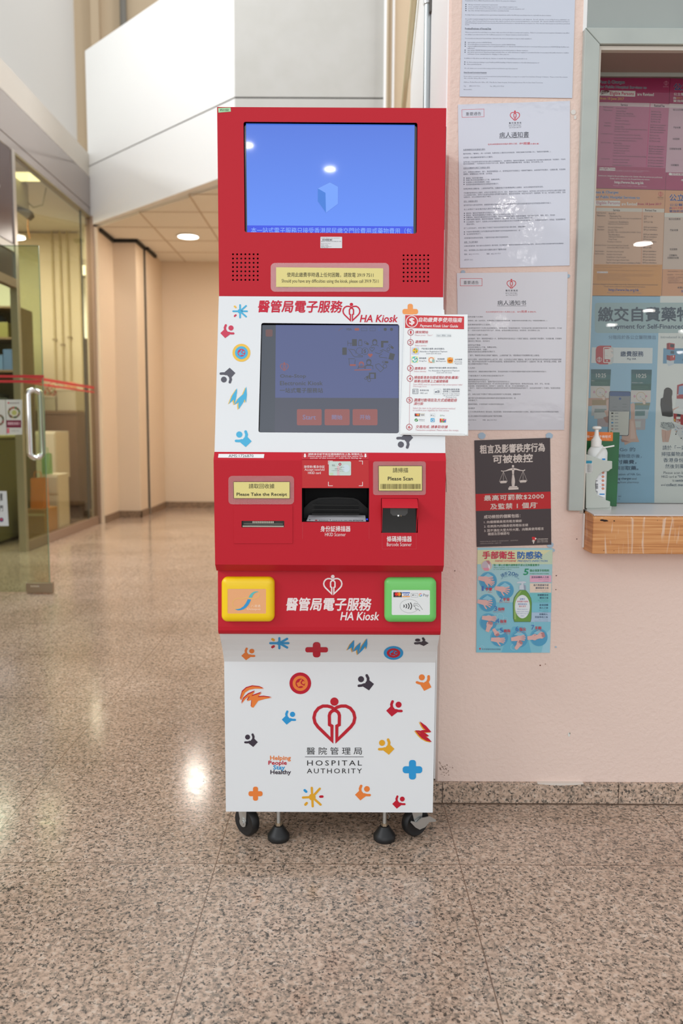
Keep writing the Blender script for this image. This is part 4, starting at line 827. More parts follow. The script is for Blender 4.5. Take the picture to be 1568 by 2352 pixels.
def topst(p):
    p.text('請將身份証平放在掃描器的左上角-背面向上', 124, 50, 680, 72, wh, 1, 0.012); p.text('Please place the HKID card onto the upper left', 122, 76, 690, 92, wh, 1, 0.01); p.text('corner of the scanner - with back facing up', 142, 95, 672, 111, wh, 1, 0.01)
    for x in (90, 712): p.rect(x - 8, 56, x + 8, 80, wh, 1); p.poly([(x - 16, 78), (x + 16, 78), (x, 97)], wh, 1)
label_part('instruction_strip', BS, Z6, [(55, 46), (742, 46), (745, 113), (58, 113)], (190, 36, 48), topst, label='sticker strip on the top bevel with two white arrows')
label_part('asset_label', BS, Z3, [(56, 33), (326, 34), (323, 57), (53, 55)], (236, 236, 236), lambda p: p.text('AMS:1726870', 115, 36, 262, 53, ink(90, 90, 92), 1), label='white label reading AMS:1726870')
# card scanner recess
cs = empty('card_scanner', (0.0, 1.90, 0.80)); cs.parent = KI; cs.location = Vector((0.0, 1.90, 0.80)) - KI.location
q = FS.hit(hk); x0, x1, z0, z1 = q[0][0], q[1][0], q[3][2], q[0][2]
b = MB(); b.box(x0 - .002, x0, 1.824, 1.98, z0 - .002, z1 + .002, m_dark); b.box(x1, x1 + .002, 1.824, 1.98, z0 - .002, z1 + .002, m_dark); b.box(x0, x1, 1.824, 1.98, z1, z1 + .002, m_dark); b.box(x0, x1, 1.824, 1.98, z0 - .002, z0, m_dark); b.box(x0, x1, 1.978, 1.98, z0, z1, m_dark); b.build('housing', cs)
cm = mat('scanner_black', (11, 13, 13), 0.3, spec=0.3)
CSf = FrontPlane(1.90); hd_ = zpx([(76, 757), (80, 612), (150, 545), (232, 508), (420, 500), (590, 510), (640, 530), (745, 625), (745, 757)], Z6); hi_ = zpx([(170, 757), (190, 640), (190, 552), (250, 520), (420, 512), (580, 520), (640, 560), (645, 645), (712, 757)], Z6)
b = MB(); b.plate(CSf, hd_, [], 0.004, cm); b.plate(FrontPlane(1.92), hi_, [], 0.01, m_dark, 0.022); b.build('hood', cs)
b = MB(); a = FrontPlane(1.93).hit(zpx([(180, 640), (640, 640), (640, 665), (180, 665)], Z6))
for k in range(3): b.box(x0 + .022, x1 - .022, 1.865 - 0.006 * k, 1.872 - 0.006 * k, z0 + 0.034 - 0.010 * k, z0 + 0.037 - 0.010 * k, cm)
b.build('ridges', cs)
b = MB(); pz = [Vector((x0 + .010, 1.835, z0 + .0005)), Vector((x1 - .006, 1.835, z0 + .0005)), Vector((x1 - .007, 1.87, z0 + .011)), Vector((x0 + .014, 1.87, z0 + .011))]
nn = (pz[1] - pz[0]).cross(pz[3] - pz[0]).normalized(); SP = Plane(tuple(pz[0]), tuple(nn))
b.add(pz, [(0, 1, 2, 3)], mat('scanner_sheet', (214, 212, 216), 0.4)); pr = Print(b, SP, Z6, off=0.0002, step=0.00018)
pr.circ(206, 741, 14, ink(190, 60, 70), 1, ry=6); pr.text('請將證件放於此處', 230, 735, 330, 747, ink(80, 80, 84), 1, res=1); pr.text('PLACE YOUR CARD HERE 請平放身份証', 372, 735, 690, 749, ink(90, 84, 96), 1, 0.01, res=1); pr.circ(140, 735, 5, ink(30, 30, 30), 1); pr.circ(350, 738, 5, ink(30, 30, 30), 1)
b.build('platen', cs)
b = MB(); b.box(x1 - .0055, x1 - .002, 1.832, 1.836, z0 + .004, z0 + .0075, glow('blue_led', (40, 70, 255), 0.8)); b.build('indicator', cs)
# barcode scanner
q = FS.hit(bc); x0, x1, z0, z1 = q[0][0] + .0012, q[1][0] - .0012, q[3][2], q[0][2]
bs = empty('barcode_scanner', ((x0 + x1) / 2, 1.83, (z0 + z1) / 2)); bs.parent = KI; bs.location = Vector(PW['barcode_scanner']) - KI.location
yf = 1.8215; pz_ = 0.024; zh = z1 - 0.018
b = MB(); hp = [(yf + .004, z1 - .0005), (yf - 0.001, z1 - .0008), (yf - pz_ + .002, zh + .001), (yf - pz_, zh - .002), (yf - pz_ + 0.002, zh - .003), (yf + .004, z1 - .004)]
b.prism(hp, 'x', x0, x1, m_kred)
sd = [(yf + .004, z1 - .001), (yf - pz_ + .001, zh + .0005), (yf - pz_, zh - .002), (yf - 0.004, z0 + .028), (yf + .004, z0 + .0005)]
b.prism(sd, 'x', x0, x0 + .0016, m_kred); b.prism(sd, 'x', x1 - .0016, x1, m_kred); b.build('hood', bs, bevel=0.0006)
b = MB(); b.box(x0 + .0018, x1 - .0018, yf + .003, yf + .006, z0, z1 - .005, mat('scanner_window', (20, 21, 22), 0.1)); b.build('window', bs)
b = MB(); c = ((x0 + x1) / 2 - .001, yf + .0005, (z0 + z1) / 2 + .014)
b.add([(c[0] + sx * w_, c[1], c[2] + dz) for sx, w_, dz in ((-1, .021, .010), (1, .021, .010), (1, .020, -.008), (1, .014, -.014), (-1, .014, -.014), (-1, .020, -.008))], [(0, 1, 2, 3, 4, 5)], mat('scanner_lens', (70, 72, 72), 0.35)); b.build('lens', bs)
b = MB(); b.box(c[0] - .003, c[0] + .0002, c[1] - .001, c[1] - .0005, c[2] - .0155, c[2] - .0125, glow('led_white', (255, 255, 250), 1.2)); b.box(c[0] + .004, c[0] + .0055, c[1] - .001, c[1] - .0005, c[2] - .0155, c[2] - .013, mat('led_amber', (190, 160, 120), 0.3)); b.build('indicator', bs)
# receipt printer
rp = empty('receipt_printer', (-0.20, 1.82, 0.83)); rp.parent = KI; rp.location = Vector((-0.20, 1.82, 0.83)) - KI.location
b = MB(); b.plate(FS, zpx(rrect(316, 730, 1074, 1221, 4, 2), Z8), [sl], 0.0012, m_kred, 0.0014); b.build('cover_plate', rp, bevel=0.0003)
b = MB(); q = FS.hit(zpx([(405, 920), (980, 920), (980, 1025), (405, 1025)], Z8)); b.box(q[0][0], q[1][0], 1.834, 1.84, q[3][2], q[0][2], mat('printer_grey', (70, 70, 66), 0.4)); b.build('mouth', rp)
b = MB(); q = FS.hit(zpx([(430, 962), (960, 962), (960, 1012), (430, 1012)], Z8)); b.box(q[0][0], q[1][0], 1.8225, 1.834, q[3][2] + .0006, q[3][2] + .0035, mat('printer_bezel', (176, 172, 160), 0.25)); b.box(q[0][0] + .002, q[1][0] - .002, 1.828, 1.833, q[0][2] - .003, q[0][2] - .001, mat('printer_bezel2', (120, 118, 108), 0.3)); b.build('bezel', rp)
b = MB(); q = FS.hit(zpx([(555, 936), (835, 936), (835, 962), (555, 962)], Z8)); n = 12
for k in range(n): xk = q[0][0] + (q[1][0] - q[0][0]) * k / n; b.box(xk, xk + (q[1][0] - q[0][0]) / n * 0.82, 1.8265, 1.831, q[3][2], q[0][2], mat('printer_teeth', (196, 194, 180), 0.3))
b.build('tear_bar', rp)
# ---- reader console
rc = [(1.857, 0.7272), (1.850, 0.592), (1.8505, 0.583), (1.8535, 0.577), (1.859, 0.5722), (1.868, 0.5706)]
b = MB(); b.prism(rc + [(KB, 0.5706), (KB, 0.7272)], 'x', KX0 + .0012, KX1 - .0012, m_kred)
RS = Plane((0, 1.857, 0.7272), (0, -(0.7272 - 0.592), 0.007)); pr = Print(b, RS, Z3, off=0.0003, step=0.00018)
pr.logo(730, 746, 116, wh, 1); pr.text('醫管局電子服務', 456, 882, 957, 957, wh, 1, 0.030, shear=0.16); pr.text('HA Kiosk', 775, 966, 1003, 1014, wh, 1, 0.032, shear=0.22)
b.build('reader_console', KI)
def reader(name, Z, outer, r, inner, ri, col, prints, mcol, label):
    e = empty(name, tuple(RS.hit(zpx([((outer[0] + outer[2]) / 2, (outer[1] + outer[3]) / 2)], Z))[0])); e.parent = KI; e.location = Vector(PW[e.name]) - KI.location; e['label'] = label
    b = MB(); k = (outer[2] - outer[0]) / 0.108; rings = []
    for ins, off in ((0.0, 0.0), (0.0, 0.010), (0.0012, 0.0135), (0.0036, 0.0165), (0.007, 0.0185), (0.011, 0.0195), (None, 0.0195), (None, 0.0185)):
        if ins is None: pts = rrect(*inner, ri, 8)
        else: d_ = ins * k; pts = rrect(outer[0] + d_, outer[1] + d_, outer[2] - d_, outer[3] - d_, max(r - d_ * 0.8, ri), 8)
        rings.append([tuple(p) for p in RS.hit(zpx(pts, Z), off)])
    N = len(rings[0]); vs = [p for rg in rings for p in rg]; m_ = mat(name + '_plastic', col, 0.38, spec=0.5)
    b.add(vs, [(i * N + j, i * N + (j + 1) % N, (i + 1) * N + (j + 1) % N, (i + 1) * N + j) for i in range(len(rings) - 1) for j in range(N)], m_, True); b.build('body', e, angle=50)
    b = MB(); b.sheet(RS, zpx(rrect(*inner, ri, 8), Z), mcol, 0.001, 0.0182); pr = Print(b, RS, Z, off=0.0193, step=0.00018); prints(pr); b.build('face_plate', e)
Z7, Z9 = (490, 1310, 5.807), (860, 1310, 9.2235)
def octo(p):
    yl, bl, te = ink(238, 190, 112), ink(52, 152, 210), ink(96, 190, 190)
    P = lambda t0, t1, n: [(448 + 182 * math.cos(t) * 1.0 / (1) , 390) for t in [0]]
    p.ring(352, 424, 88, 9, yl, 1, ry=74, a0=60, a1=300); p.stroke([(396, 360), (440, 348), (500, 356), (560, 358), (605, 340), (625, 305), (612, 278), (590, 268)], 11, yl, 1); p.stroke([(300, 492), (330, 505), (370, 508)], 8, yl, 1)
    p.poly([(480, 346), (498, 312), (522, 285), (552, 268), (585, 262), (610, 266), (608, 273), (580, 276), (555, 292), (535, 318), (526, 346)], te, 2)
    p.poly([(472, 366), (514, 371), (500, 405), (480, 440), (452, 475), (415, 500), (370, 513), (335, 513), (300, 499), (335, 498), (375, 488), (415, 460), (445, 420)], bl, 2)
    w_ = ink(250, 226, 200); p.text('八達通', 514, 438, 637, 474, w_, 3); p.text('Octopus', 458, 480, 638, 520, w_, 3)
reader('card_reader', Z7, (118, 80, 818, 672), 80, (204, 231, 712, 557), 14, (246, 206, 8), octo, mat('reader_orange', (236, 172, 120), 0.3), 'yellow card reader with an orange face plate')
def contactless(p):
    p.rect(388, 437, 562, 542, ink(26, 24, 26), 1); p.circ(452, 478, 37, ink(224, 40, 44), 2); p.circ(508, 478, 37, ink(240, 152, 40), 2); p.circ(480, 478, 20, ink(238, 96, 36), 3, ry=26); p.text('mastercard', 420, 526, 536, 537, ink(210, 206, 200), 2, res=1)
    p.rect(565, 440, 734, 540, ink(238, 240, 242), 1); p.rect(570, 440, 732, 460, ink(30, 84, 176), 2); p.rect(570, 518, 732, 538, ink(240, 160, 60), 2); p.text('VISA', 596, 472, 716, 512, ink(40, 80, 170), 2, 0.03, shear=0.15)
    p.box(760, 458, 898, 538, 4, ink(150, 154, 158), 1); p.circ(795, 497, 10, ink(20, 20, 22), 2, ry=12); p.stroke([(797, 484), (803, 478)], 4, ink(20, 20, 22), 2); p.text('Pay', 816, 482, 870, 516, ink(170, 174, 178), 2)
    p.ring(953, 494, 33, 11, ink(52, 168, 83), 1, a0=60, a1=150); p.ring(953, 494, 33, 11, ink(250, 188, 5), 1, a0=150, a1=200); p.ring(953, 494, 33, 11, ink(234, 67, 53), 1, a0=200, a1=320); p.ring(953, 494, 33, 11, ink(66, 133, 244), 1, a0=0, a1=60); p.stroke([(955, 494), (981, 494)], 10, ink(66, 133, 244), 2, cap=False); p.text('Pay', 1010, 468, 1125, 542, ink(110, 114, 118), 1)
    k = ink(30, 32, 36); p.ring(722, 727, 200, 5, ink(150, 158, 156), 1, ry=144, n=60, a0=22, a1=338)
    for i in range(4): p.ring(590 + 34 * i - 30, 727, 62 + 8 * i * 2.2, 17, k, 2, ry=46 + 22 * i, a0=-44, a1=44)
    for pts in ([(810, 728), (818, 672), (840, 668), (888, 680), (920, 692), (950, 735), (998, 802)], [(810, 728), (838, 738), (850, 770), (905, 790), (940, 828)], [(838, 738), (830, 712), (850, 700), (918, 738)], [(850, 770), (848, 795), (880, 808), (892, 800)], [(905, 790), (942, 826)]): p.stroke(pts, 5, k, 2)
reader('contactless_reader', Z9, (203, 140, 1294, 1076), 125, (350, 390, 1152, 914), 26, (112, 200, 104), contactless, mat('reader_white', (226, 230, 230), 0.35), 'green contactless reader with a white face plate')
# ---- lower cabinet with flared top
LP = [(1.868, 0.5706), (1.882, 0.553), (1.899, 0.535), (1.915, 0.516), (1.928, 0.497), (1.9375, 0.481), (1.940, 0.088)]
b = MB(); b.prism(LP + [(KB, 0.088), (KB, 0.5706)], 'x', KX0 + .0016, KX1 - .0016, m_kwhite)
pr = Print(b, Profile(LP), Z4, off=0.0003, step=0.00018)
RR, OO, BB, YY, DK = ink(190, 24, 48), ink(234, 130, 60), ink(44, 152, 214), ink(228, 168, 44), ink(62, 54, 66)
pr.person(254, 205, 88, OO, sq=0.9); pr.splash(460, 134, 72, BB, 0.56, extra=((5, YY), (3, RR))); pr.cross(704, 177, 74, RR, ry=50, w=0.34)
pr.brush([(905, 178), (950, 112), (940, 190), (992, 128), (974, 208), (1034, 102), (1030, 172)], 22, BB, YY, sh=(-7, 4)); pr.circ(1207, 198, 64, BB, 1, ry=45); pr.circ(1207, 198, 44, RR, 2, ry=31); pr.circ(1207, 198, 26, BB, 3, ry=18); pr.person(1208, 200, 44, RR, L=4, rot=0.4, sq=0.75)
pr.person(1392, 126, 92, DK, mir=True, sq=0.56)
pr.circ(597, 397, 71, RR, 1); pr.circ(597, 397, 50, OO, 2); pr.circ(597, 397, 31, RR, 3); pr.person(599, 398, 52, OO, L=4, rot=0.4); pr.person(1027, 392, 104, DK, mir=True, rot=-0.1); pr.person(1412, 392, 104, OO, mir=True, rot=0.35)
tp1 = [(205, 500), (218, 452), (245, 428), (285, 416), (330, 421), (360, 433), (300, 432), (262, 440), (236, 458), (210, 508)]
tp2 = [(212, 533), (225, 498), (258, 468), (302, 449), (277, 482), (346, 458), (318, 487), (360, 484), (412, 491), (365, 500), (322, 512), (290, 557), (275, 552), (280, 506), (248, 514), (268, 480), (238, 500)]
for tp in (tp1, tp2):
    pr.poly([(x - 3, y - 6) for x, y in tp], RR, 1); pr.poly(tp, OO, 2)
pr.person(520, 622, 90, BB); pr.person(1210, 562, 104, RR); pr.person(277, 770, 86, DK, mir=True)
pr.brush([(1378, 645), (1455, 716), (1374, 712), (1440, 742), (1348, 705), (1458, 782), (1385, 740), (1395, 795)][:7], 24, RR, YY, sh=(-7, 4)); pr.person(1162, 812, 104, YY, mir=True); pr.cross(1331, 963, 64, BB); pr.cross(304, 1120, 46, OO); pr.splash(675, 1142, 74, YY, extra=((5, BB), (0, RR), (3, YY)), rot=-0.05); pr.person(1004, 1113, 100, OO); pr.person(1240, 1175, 84, RR)
pr.logo(820, 490, 290, ink(190, 32, 48), 1)
k = ink(28, 28, 30); pr.text('醫 院 管 理 局', 638, 816, 1000, 864, k, 1, 0.006); pr.rect(628, 877, 1011, 880, k); pr.text('HOSPITAL', 642, 902, 1000, 936, k, 1, 0.004, space=1.35); pr.text('AUTHORITY', 640, 955, 1000, 987, k, 1, 0.004, space=1.3)
pr.text('Helping', 400, 872, 534, 908, OO, 1, 0.035); pr.text('People', 389, 905, 508, 938, RR, 1, 0.035); pr.text('Stay', 421, 934, 496, 970, BB, 1, 0.035); pr.text('Healthy', 402, 965, 535, 1000, DK, 1, 0.035)
b.build('lower_cabinet', KI)
# ---- casters and levelling feet
m_rub = mat('black_rubber', (24, 24, 25), 0.5); m_zinc = mat('zinc_plate', (196, 198, 196), 0.35, metal=0.75)
def caster(x, y, yaw, brake):
    e = empty('caster', (x, y, 0)); e.parent = KI; e.location = Vector((x, y, 0)) - KI.location
    M = Matrix.Translation((x, y, 0.0385)) @ Matrix.Rotation(yaw, 4, 'Z')
    def put(b, name):
        b.v = [tuple(M @ Vector(p)) for p in b.v]; return b.build(name, e)
    b = MB(); b.lathe((0, 0, 0), [(0.026, -0.0115), (0.034, -0.0125), (0.0375, -0.009), (0.0385, 0), (0.0375, 0.009), (0.034, 0.0125), (0.026, 0.0115), (0.024, 0.008), (0.010, 0.010), (0.010, -0.010), (0.024, -0.008), (0.026, -0.0115)], m_rub, 32, 'x'); put(b, 'wheel')
    b = MB(); b.lathe((0, 0, 0), [(0, -0.019), (0.006, -0.019), (0.0065, -0.0165), (0.012, -0.0165), (0.012, -0.0145), (0.004, -0.0145), (0.004, 0.0145), (0.012, 0.0145), (0.012, 0.0165), (0.0065, 0.0165), (0.006, 0.019), (0, 0.019)], m_zinc, 18, 'x'); put(b, 'axle')
    b = MB()
    for s in (-1, 1):
        b.prism([(-0.008, -0.010), (0.008, -0.010), (0.011, 0.0), (0.024, 0.045), (-0.014, 0.045), (-0.011, 0.004)], 'x', s * 0.0138 - 0.0008, s * 0.0138 + 0.0008, m_zinc)
    b.box(-0.0146, 0.0146, -0.014, 0.024, 0.042, 0.045, m_zinc); b.box(-0.02, 0.02, -0.02, 0.03, 0.045, 0.0495, m_zinc); put(b, 'fork')
    if brake:
        b = MB(); b.prism([(0.012, 0.008), (-0.006, 0.016), (-0.034, 0.012), (-0.052, -0.002), (-0.050, -0.006), (-0.030, -0.002), (-0.016, -0.012), (0.002, -0.014), (0.016, -0.004), (0.030, 0.012), (0.028, 0.016)], 'x', -0.023, -0.0195, m_zinc); put(b, 'brake_lever')
caster(-0.243, 1.992, math.radians(48), False); caster(0.197, 1.994, math.radians(122), True); caster(-0.243, 2.35, math.radians(60), False); caster(0.192, 2.35, math.radians(100), False)
def foot(x, y):
    e = empty('levelling_foot', (x, y, 0)); e.parent = KI; e.location = Vector((x, y, 0)) - KI.location
    b = MB(); b.lathe((x, y, 0), [(0.026, 0), (0.0285, 0.003), (0.0285, 0.013), (0.025, 0.018), (0.017, 0.030), (0.012, 0.037), (0.0, 0.037)], m_rub, 32); b.build('pad', e)
    b = MB(); b.lathe((x, y, 0), [(0.0052, 0.037)] + [(0.0052 if i % 2 else 0.0047, 0.037 + 0.0016 * i) for i in range(1, 32)] + [(0.005, 0.0885)], m_zinc, 14); b.build('threaded_rod', e)
    b = MB(); b.lathe((x, y, 0), [(0.0055, 0.038), (0.009, 0.038), (0.009, 0.045), (0.0055, 0.045)], mat('brass_nut', (178, 160, 136), 0.35, metal=0.7), 6); b.build('lock_nut', e)
foot(-0.159, 1.9685); foot(0.1155, 1.9695)
b = MB(); b.tube([(0.128, 2.0, 0.04), (0.132, 1.995, 0.058), (0.128, 1.99, 0.066), (0.124, 1.995, 0.058), (0.132, 1.998, 0.045)], 0.0007, m_zinc, 6); b.build('wire_clip', KI)
pw = [(KX0 + .004, 2.20, 0.15), (KX0 - .006, 2.19, 0.16), (KX0 - .010, 2.18, 0.19), (KX0 - .010, 2.18, 0.22), (KX0 - .006, 2.19, 0.245), (KX0 + .004, 2.20, 0.255)]
b = MB(); b.tube(pw, 0.0025, mat('white_cord', (226, 226, 222), 0.4), 8); b.build('power_cord', KI)
b = MB(); b.tube([(KX1 + .0005, 1.84, 0.99), (KX1 + .002, 1.84, 0.96), (KX1 + .004, 1.842, 0.935), (KX1 + .005, 1.845, 0.915)], 0.0007, mat('dark_red_wire', (110, 40, 44), 0.5), 6); b.build('loose_wire', KI)
# ---- laminated notices taped to the kiosk
def film():
    m = bpy.data.materials.new('clear_laminate'); m.use_nodes = True; nt = m.node_tree; nt.nodes.remove(nt.nodes['Principled BSDF']); MATS['film'] = m
    o = nt.nodes['Material Output']; t = nt.nodes.new('ShaderNodeBsdfTransparent'); dfs = nt.nodes.new('ShaderNodeBsdfDiffuse'); g = nt.nodes.new('ShaderNodeBsdfGlossy'); m1 = nt.nodes.new('ShaderNodeMixShader'); m2 = nt.nodes.new('ShaderNodeMixShader')
    dfs.inputs[0].default_value = rgb(220, 214, 214); g.inputs[1].default_value = 0.15; m1.inputs[0].default_value = 0.11; m2.inputs[0].default_value = 0.05
    tc = nt.nodes.new('ShaderNodeTexCoord'); n = nt.nodes.new('ShaderNodeTexNoise'); n.inputs['Scale'].default_value = 22; bp = nt.nodes.new('ShaderNodeBump'); bp.inputs['Strength'].default_value = 0.6; bp.inputs['Distance'].default_value = 0.003
    L = nt.links.new; L(tc.outputs['Object'], n.inputs['Vector']); L(n.outputs[0], bp.inputs['Height']); L(bp.outputs[0], g.inputs['Normal']); L(t.outputs[0], m1.inputs[1]); L(dfs.outputs[0], m1.inputs[2]); L(m1.outputs[0], m2.inputs[1]); L(g.outputs[0], m2.inputs[2]); L(m2.outputs[0], o.inputs[0]); return m
m_film = film(); m_yel = mat('yellow_paper', (232, 220, 142), 0.45)
def notice(S, Z, fo, r, paper, prints, label):
    e = empty('laminated_notice', tuple(S.hit(zpx([((fo[0] + fo[2]) / 2, fo[3])], Z), 0.0005)[0])); tag(e, label, 'notice')
    b = MB(); b.sheet(S, zpx(rrect(*fo, r, 5), Z), m_film, 0.0003, 0.0018); b.build('film', e)
    b = MB(); b.sheet(S, zpx(paper, Z), m_yel, 0.0003, 0.0023); pr = Print(b, S, Z, off=0.0027, step=0.00018); prints(pr); b.build('paper', e)
kk_ = ink(58, 58, 42)
notice(HS, Z1, (364, 962, 1062, 1132), 26, [(396, 988), (1027, 994), (1026, 1106), (396, 1104)], lambda p: (p.text('使用此繳費亭時遇上任何困難，請致電 3919 7511', 460, 1018, 970, 1046, kk_, 1, sl=0.004), p.text('Should you have any difficulties using the kiosk, please call 3919 7511', 429, 1058, 1000, 1084, kk_, 1, 0.006, sl=0.004)), 'long yellow laminated notice between the two speaker grilles, giving a phone number')
def edge(p, q, w):
    p.stroke(q + [q[0]], w, ink(70, 64, 44), 1, cap=False)
notice(FS, Z8, (250, 352, 1093, 718), 50, [(316, 428), (1038, 428), (1038, 642), (320, 640)], lambda p: (edge(p, [(316, 428), (1038, 428), (1038, 642), (320, 640)], 4), p.text('請取回收據', 512, 452, 842, 514, kk_, 1), p.text('Please Take the Receipt', 356, 568, 1002, 620, ink(40, 40, 30), 1, 0.02)), 'yellow laminated Please Take the Receipt notice above the receipt slot')
def scan(p):
    edge(p, [(846, 179), (1294, 179), (1294, 435), (848, 435)], 4); p.text('請掃描', 992, 198, 1150, 248, kk_, 1); p.text('Please Scan', 942, 290, 1198, 328, ink(40, 40, 30), 1, 0.022); bars(p, 868, 364, 1278, 416, ink(84, 76, 40), 8, 2.5, 7)
notice(FS, Z6, (790, 133, 1332, 478), 24, [(846, 179), (1294, 179), (1294, 435), (848, 435)], scan, 'yellow laminated Please Scan notice with a barcode above the red scanner hood')
# ---- user guide board in a clear pocket at the right edge of the upper panel
Z10 = (915, 690, 7.3529)
GS = Plane(US.p + US.n * 0.006, US.n)
gd = empty('user_guide', tuple(GS.hit([(1000, 1000)])[0])); tag(gd, 'white user guide board with a red heading beside the touch screen', 'sign')
b = MB(); b.sheet(GS, [(929, 722), (1074, 722), (1075, 1001), (919, 998)], mat('clear_pocket', (236, 240, 240), 0.2, spec=0.6), 0.003, -0.0035); b.build('pocket', gd, bevel=0.0006)
b = MB(); b.sheet(GS, [(931, 723), (1073, 723.5), (1073, 997), (921, 995)], mat('guide_paper', (236, 240, 241), 0.35), 0.0005, 0.0)
pr = Print(b, GS, Z10, off=0.0007, step=0.00018)
gr, gd_, bk, lg_ = ink(206, 60, 66), ink(196, 84, 92), ink(84, 90, 106), ink(208, 156, 164)
pr.poly([(112, 250), (1105, 274), (1104, 488), (110, 466)], gr, 1); pr.ring(224, 360, 102, 14, wh, 2, n=44); pr.text('$', 182, 300, 266, 420, wh, 2, 0.05)
pr.text('自助繳費亭使用指南', 336, 288, 1074, 366, wh, 2, 0.03, shear=0.2, sl=0.012); pr.text('Payment Kiosk User Guide', 362, 408, 1002, 466, wh, 2, 0.025, shear=0.2, sl=0.012)
xs = [(205, 541), (200, 710), (197, 1146), (192, 1322), (184, 1686), (180, 2140)]
for i, (x, y) in enumerate(xs):
    if i < 5: pr.stroke([(x, y + 52), (xs[i + 1][0], xs[i + 1][1] - 52)], 6, lg_, 1, cap=False)
    pr.ring(x, y, 53, 9, ink(176, 72, 84), 2); pr.text(str(i + 1), x - (12 if i == 0 else 20), y - 24, x + (12 if i == 0 else 20), y + 24, gr, 2, 0.03)
for t, x0, y0, x1, y1 in (('請按開始', 280, 514, 500, 560), ('選擇服務', 276, 676, 496, 724), ('選擇身份', 266, 1126, 466, 1172), ('掃描香港身份證或預約便條/藥單/', 260, 1276, 1018, 1328), ('賬單/出院單上之編號條碼', 260, 1340, 838, 1390), ('選擇付款項目及方式或確認毋', 256, 1656, 986, 1712), ('須付款', 252, 1722, 420, 1770), ('交易完成, 請拿取收據', 288, 2108, 830, 2162)): pr.text(t, x0, y0, x1, y1, gd_, 1, 0.012, shear=0.2, sl=0.004)
for t, x0, y0, x1, y1 in (('Please press  "Start"', 272, 576, 578, 606), ('Select service', 274, 748, 470, 776), ('Select identity', 258, 1186, 468, 1218), ('Scan HKID card or appointment slip/ prescription/ bills/', 246, 1404, 1080, 1440), ('Discharge form', 244, 1440, 472, 1470), ('Select the item to be paid and payment method', 240, 1804, 956, 1844), ('or confirm your eligibility for free service', 238, 1842, 850, 1878), ('Transaction completed. Please collect the receipt.', 284, 2174, 1014, 2212)): pr.text(t, x0, y0, x1, y1, lg_, 1, 0.006, shear=0.2, sl=0.01)
for t, x0, y0, x1, y1 in (('門診登記/繳費 (新症及舊症)', 390, 804, 774, 838), ('Attendance Registration/ Payment', 356, 852, 822, 884), ('(new and old case)', 466, 888, 718, 916), ('藥物繳費', 346, 964, 466, 992), ('Drug Fee', 350, 1012, 472, 1042), ('賬單繳費', 656, 978, 776, 1006), ('Bill Payment', 634, 1018, 800, 1046), ('出院繳費', 950, 986, 1072, 1014), ('Discharge', 942, 1028, 1074, 1054), ('Payment', 952, 1060, 1070, 1088), ('適用於門診登記/繳費 (新症及舊症)', 514, 1126, 990, 1160), ('For Attendance Registration/ Payment', 506, 1176, 1028, 1208), ('(new and old case)', 642, 1210, 896, 1238), ('香港身份證', 358, 1506, 510, 1534), ('HKID card', 364, 1556, 482, 1578), ('預約便條/藥單/賬單/', 748, 1490, 1036, 1520), ('出院單上之編號條碼', 748, 1524, 1028, 1556), ('Barcode on appointment', 742, 1568, 1032, 1592), ('slip/ prescription/ bills/', 752, 1598, 1024, 1620), ('Discharge form', 798, 1626, 976, 1650)): pr.text(t, x0, y0, x1, y1, bk, 1, 0.004, res=1)
pr.rect(634, 568, 886, 618, ink(222, 228, 230), 1); pr.text('Start', 646, 580, 706, 606, ink(150, 156, 162), 2, res=1); pr.text('開始', 732, 580, 792, 608, ink(150, 156, 162), 2, res=1); pr.text('开始', 824, 584, 884, 612, ink(150, 156, 162), 2, res=1)
pr.rect(222, 796, 342, 912, ink(206, 212, 236), 1); pr.circ(282, 852, 46, ink(238, 206, 60), 2); pr.rect(240, 856, 322, 880, ink(226, 196, 80), 3); pr.circ(268, 828, 12, ink(220, 100, 90), 3); pr.circ(298, 830, 14, ink(120, 190, 160), 3); pr.rect(256, 862, 268, 890, ink(70, 110, 170), 4); pr.rect(296, 850, 310, 876, ink(150, 120, 40), 4)
pr.rect(218, 948, 326, 1050, ink(240, 232, 150), 1); pr.circ(272, 1000, 50, ink(78, 196, 190), 2); pr.circ(246, 1000, 20, ink(240, 240, 236), 3); pr.circ(286, 976, 14, ink(240, 240, 236), 3); pr.circ(296, 1010, 13, ink(238, 230, 226), 3); pr.circ(272, 1026, 14, ink(240, 240, 236), 3); pr.rect(284, 976, 300, 990, ink(220, 90, 80), 4)
pr.rect(500, 958, 608, 1058, ink(232, 228, 200), 1); pr.ring(552, 1008, 46, 12, ink(236, 130, 100), 2); pr.rect(566, 1000, 604, 1048, ink(150, 190, 180), 3); pr.rect(530, 990, 566, 1030, ink(240, 238, 230), 3)
pr.rect(820, 962, 920, 1066, ink(232, 214, 170), 1); pr.circ(869, 1014, 49, ink(236, 140, 40), 2); pr.stroke([(846, 1022), (896, 1022)], 9, ink(90, 70, 50), 3); pr.stroke([(852, 1040), (860, 1010)], 5, ink(90, 70, 50), 3); pr.stroke([(888, 1040), (880, 1010)], 5, ink(90, 70, 50), 3); pr.circ(850, 990, 9, ink(240, 210, 80), 3); pr.circ(884, 986, 9, ink(250, 200, 150), 3)
pr.box(238, 1500, 328, 1576, 6, bk, 1); pr.ring(262, 1524, 12, 5, bk, 1); pr.ring(262, 1548, 15, 5, bk, 1)
for y in (1518, 1536, 1554): pr.stroke([(290, y), (316, y)], 5, bk, 1)
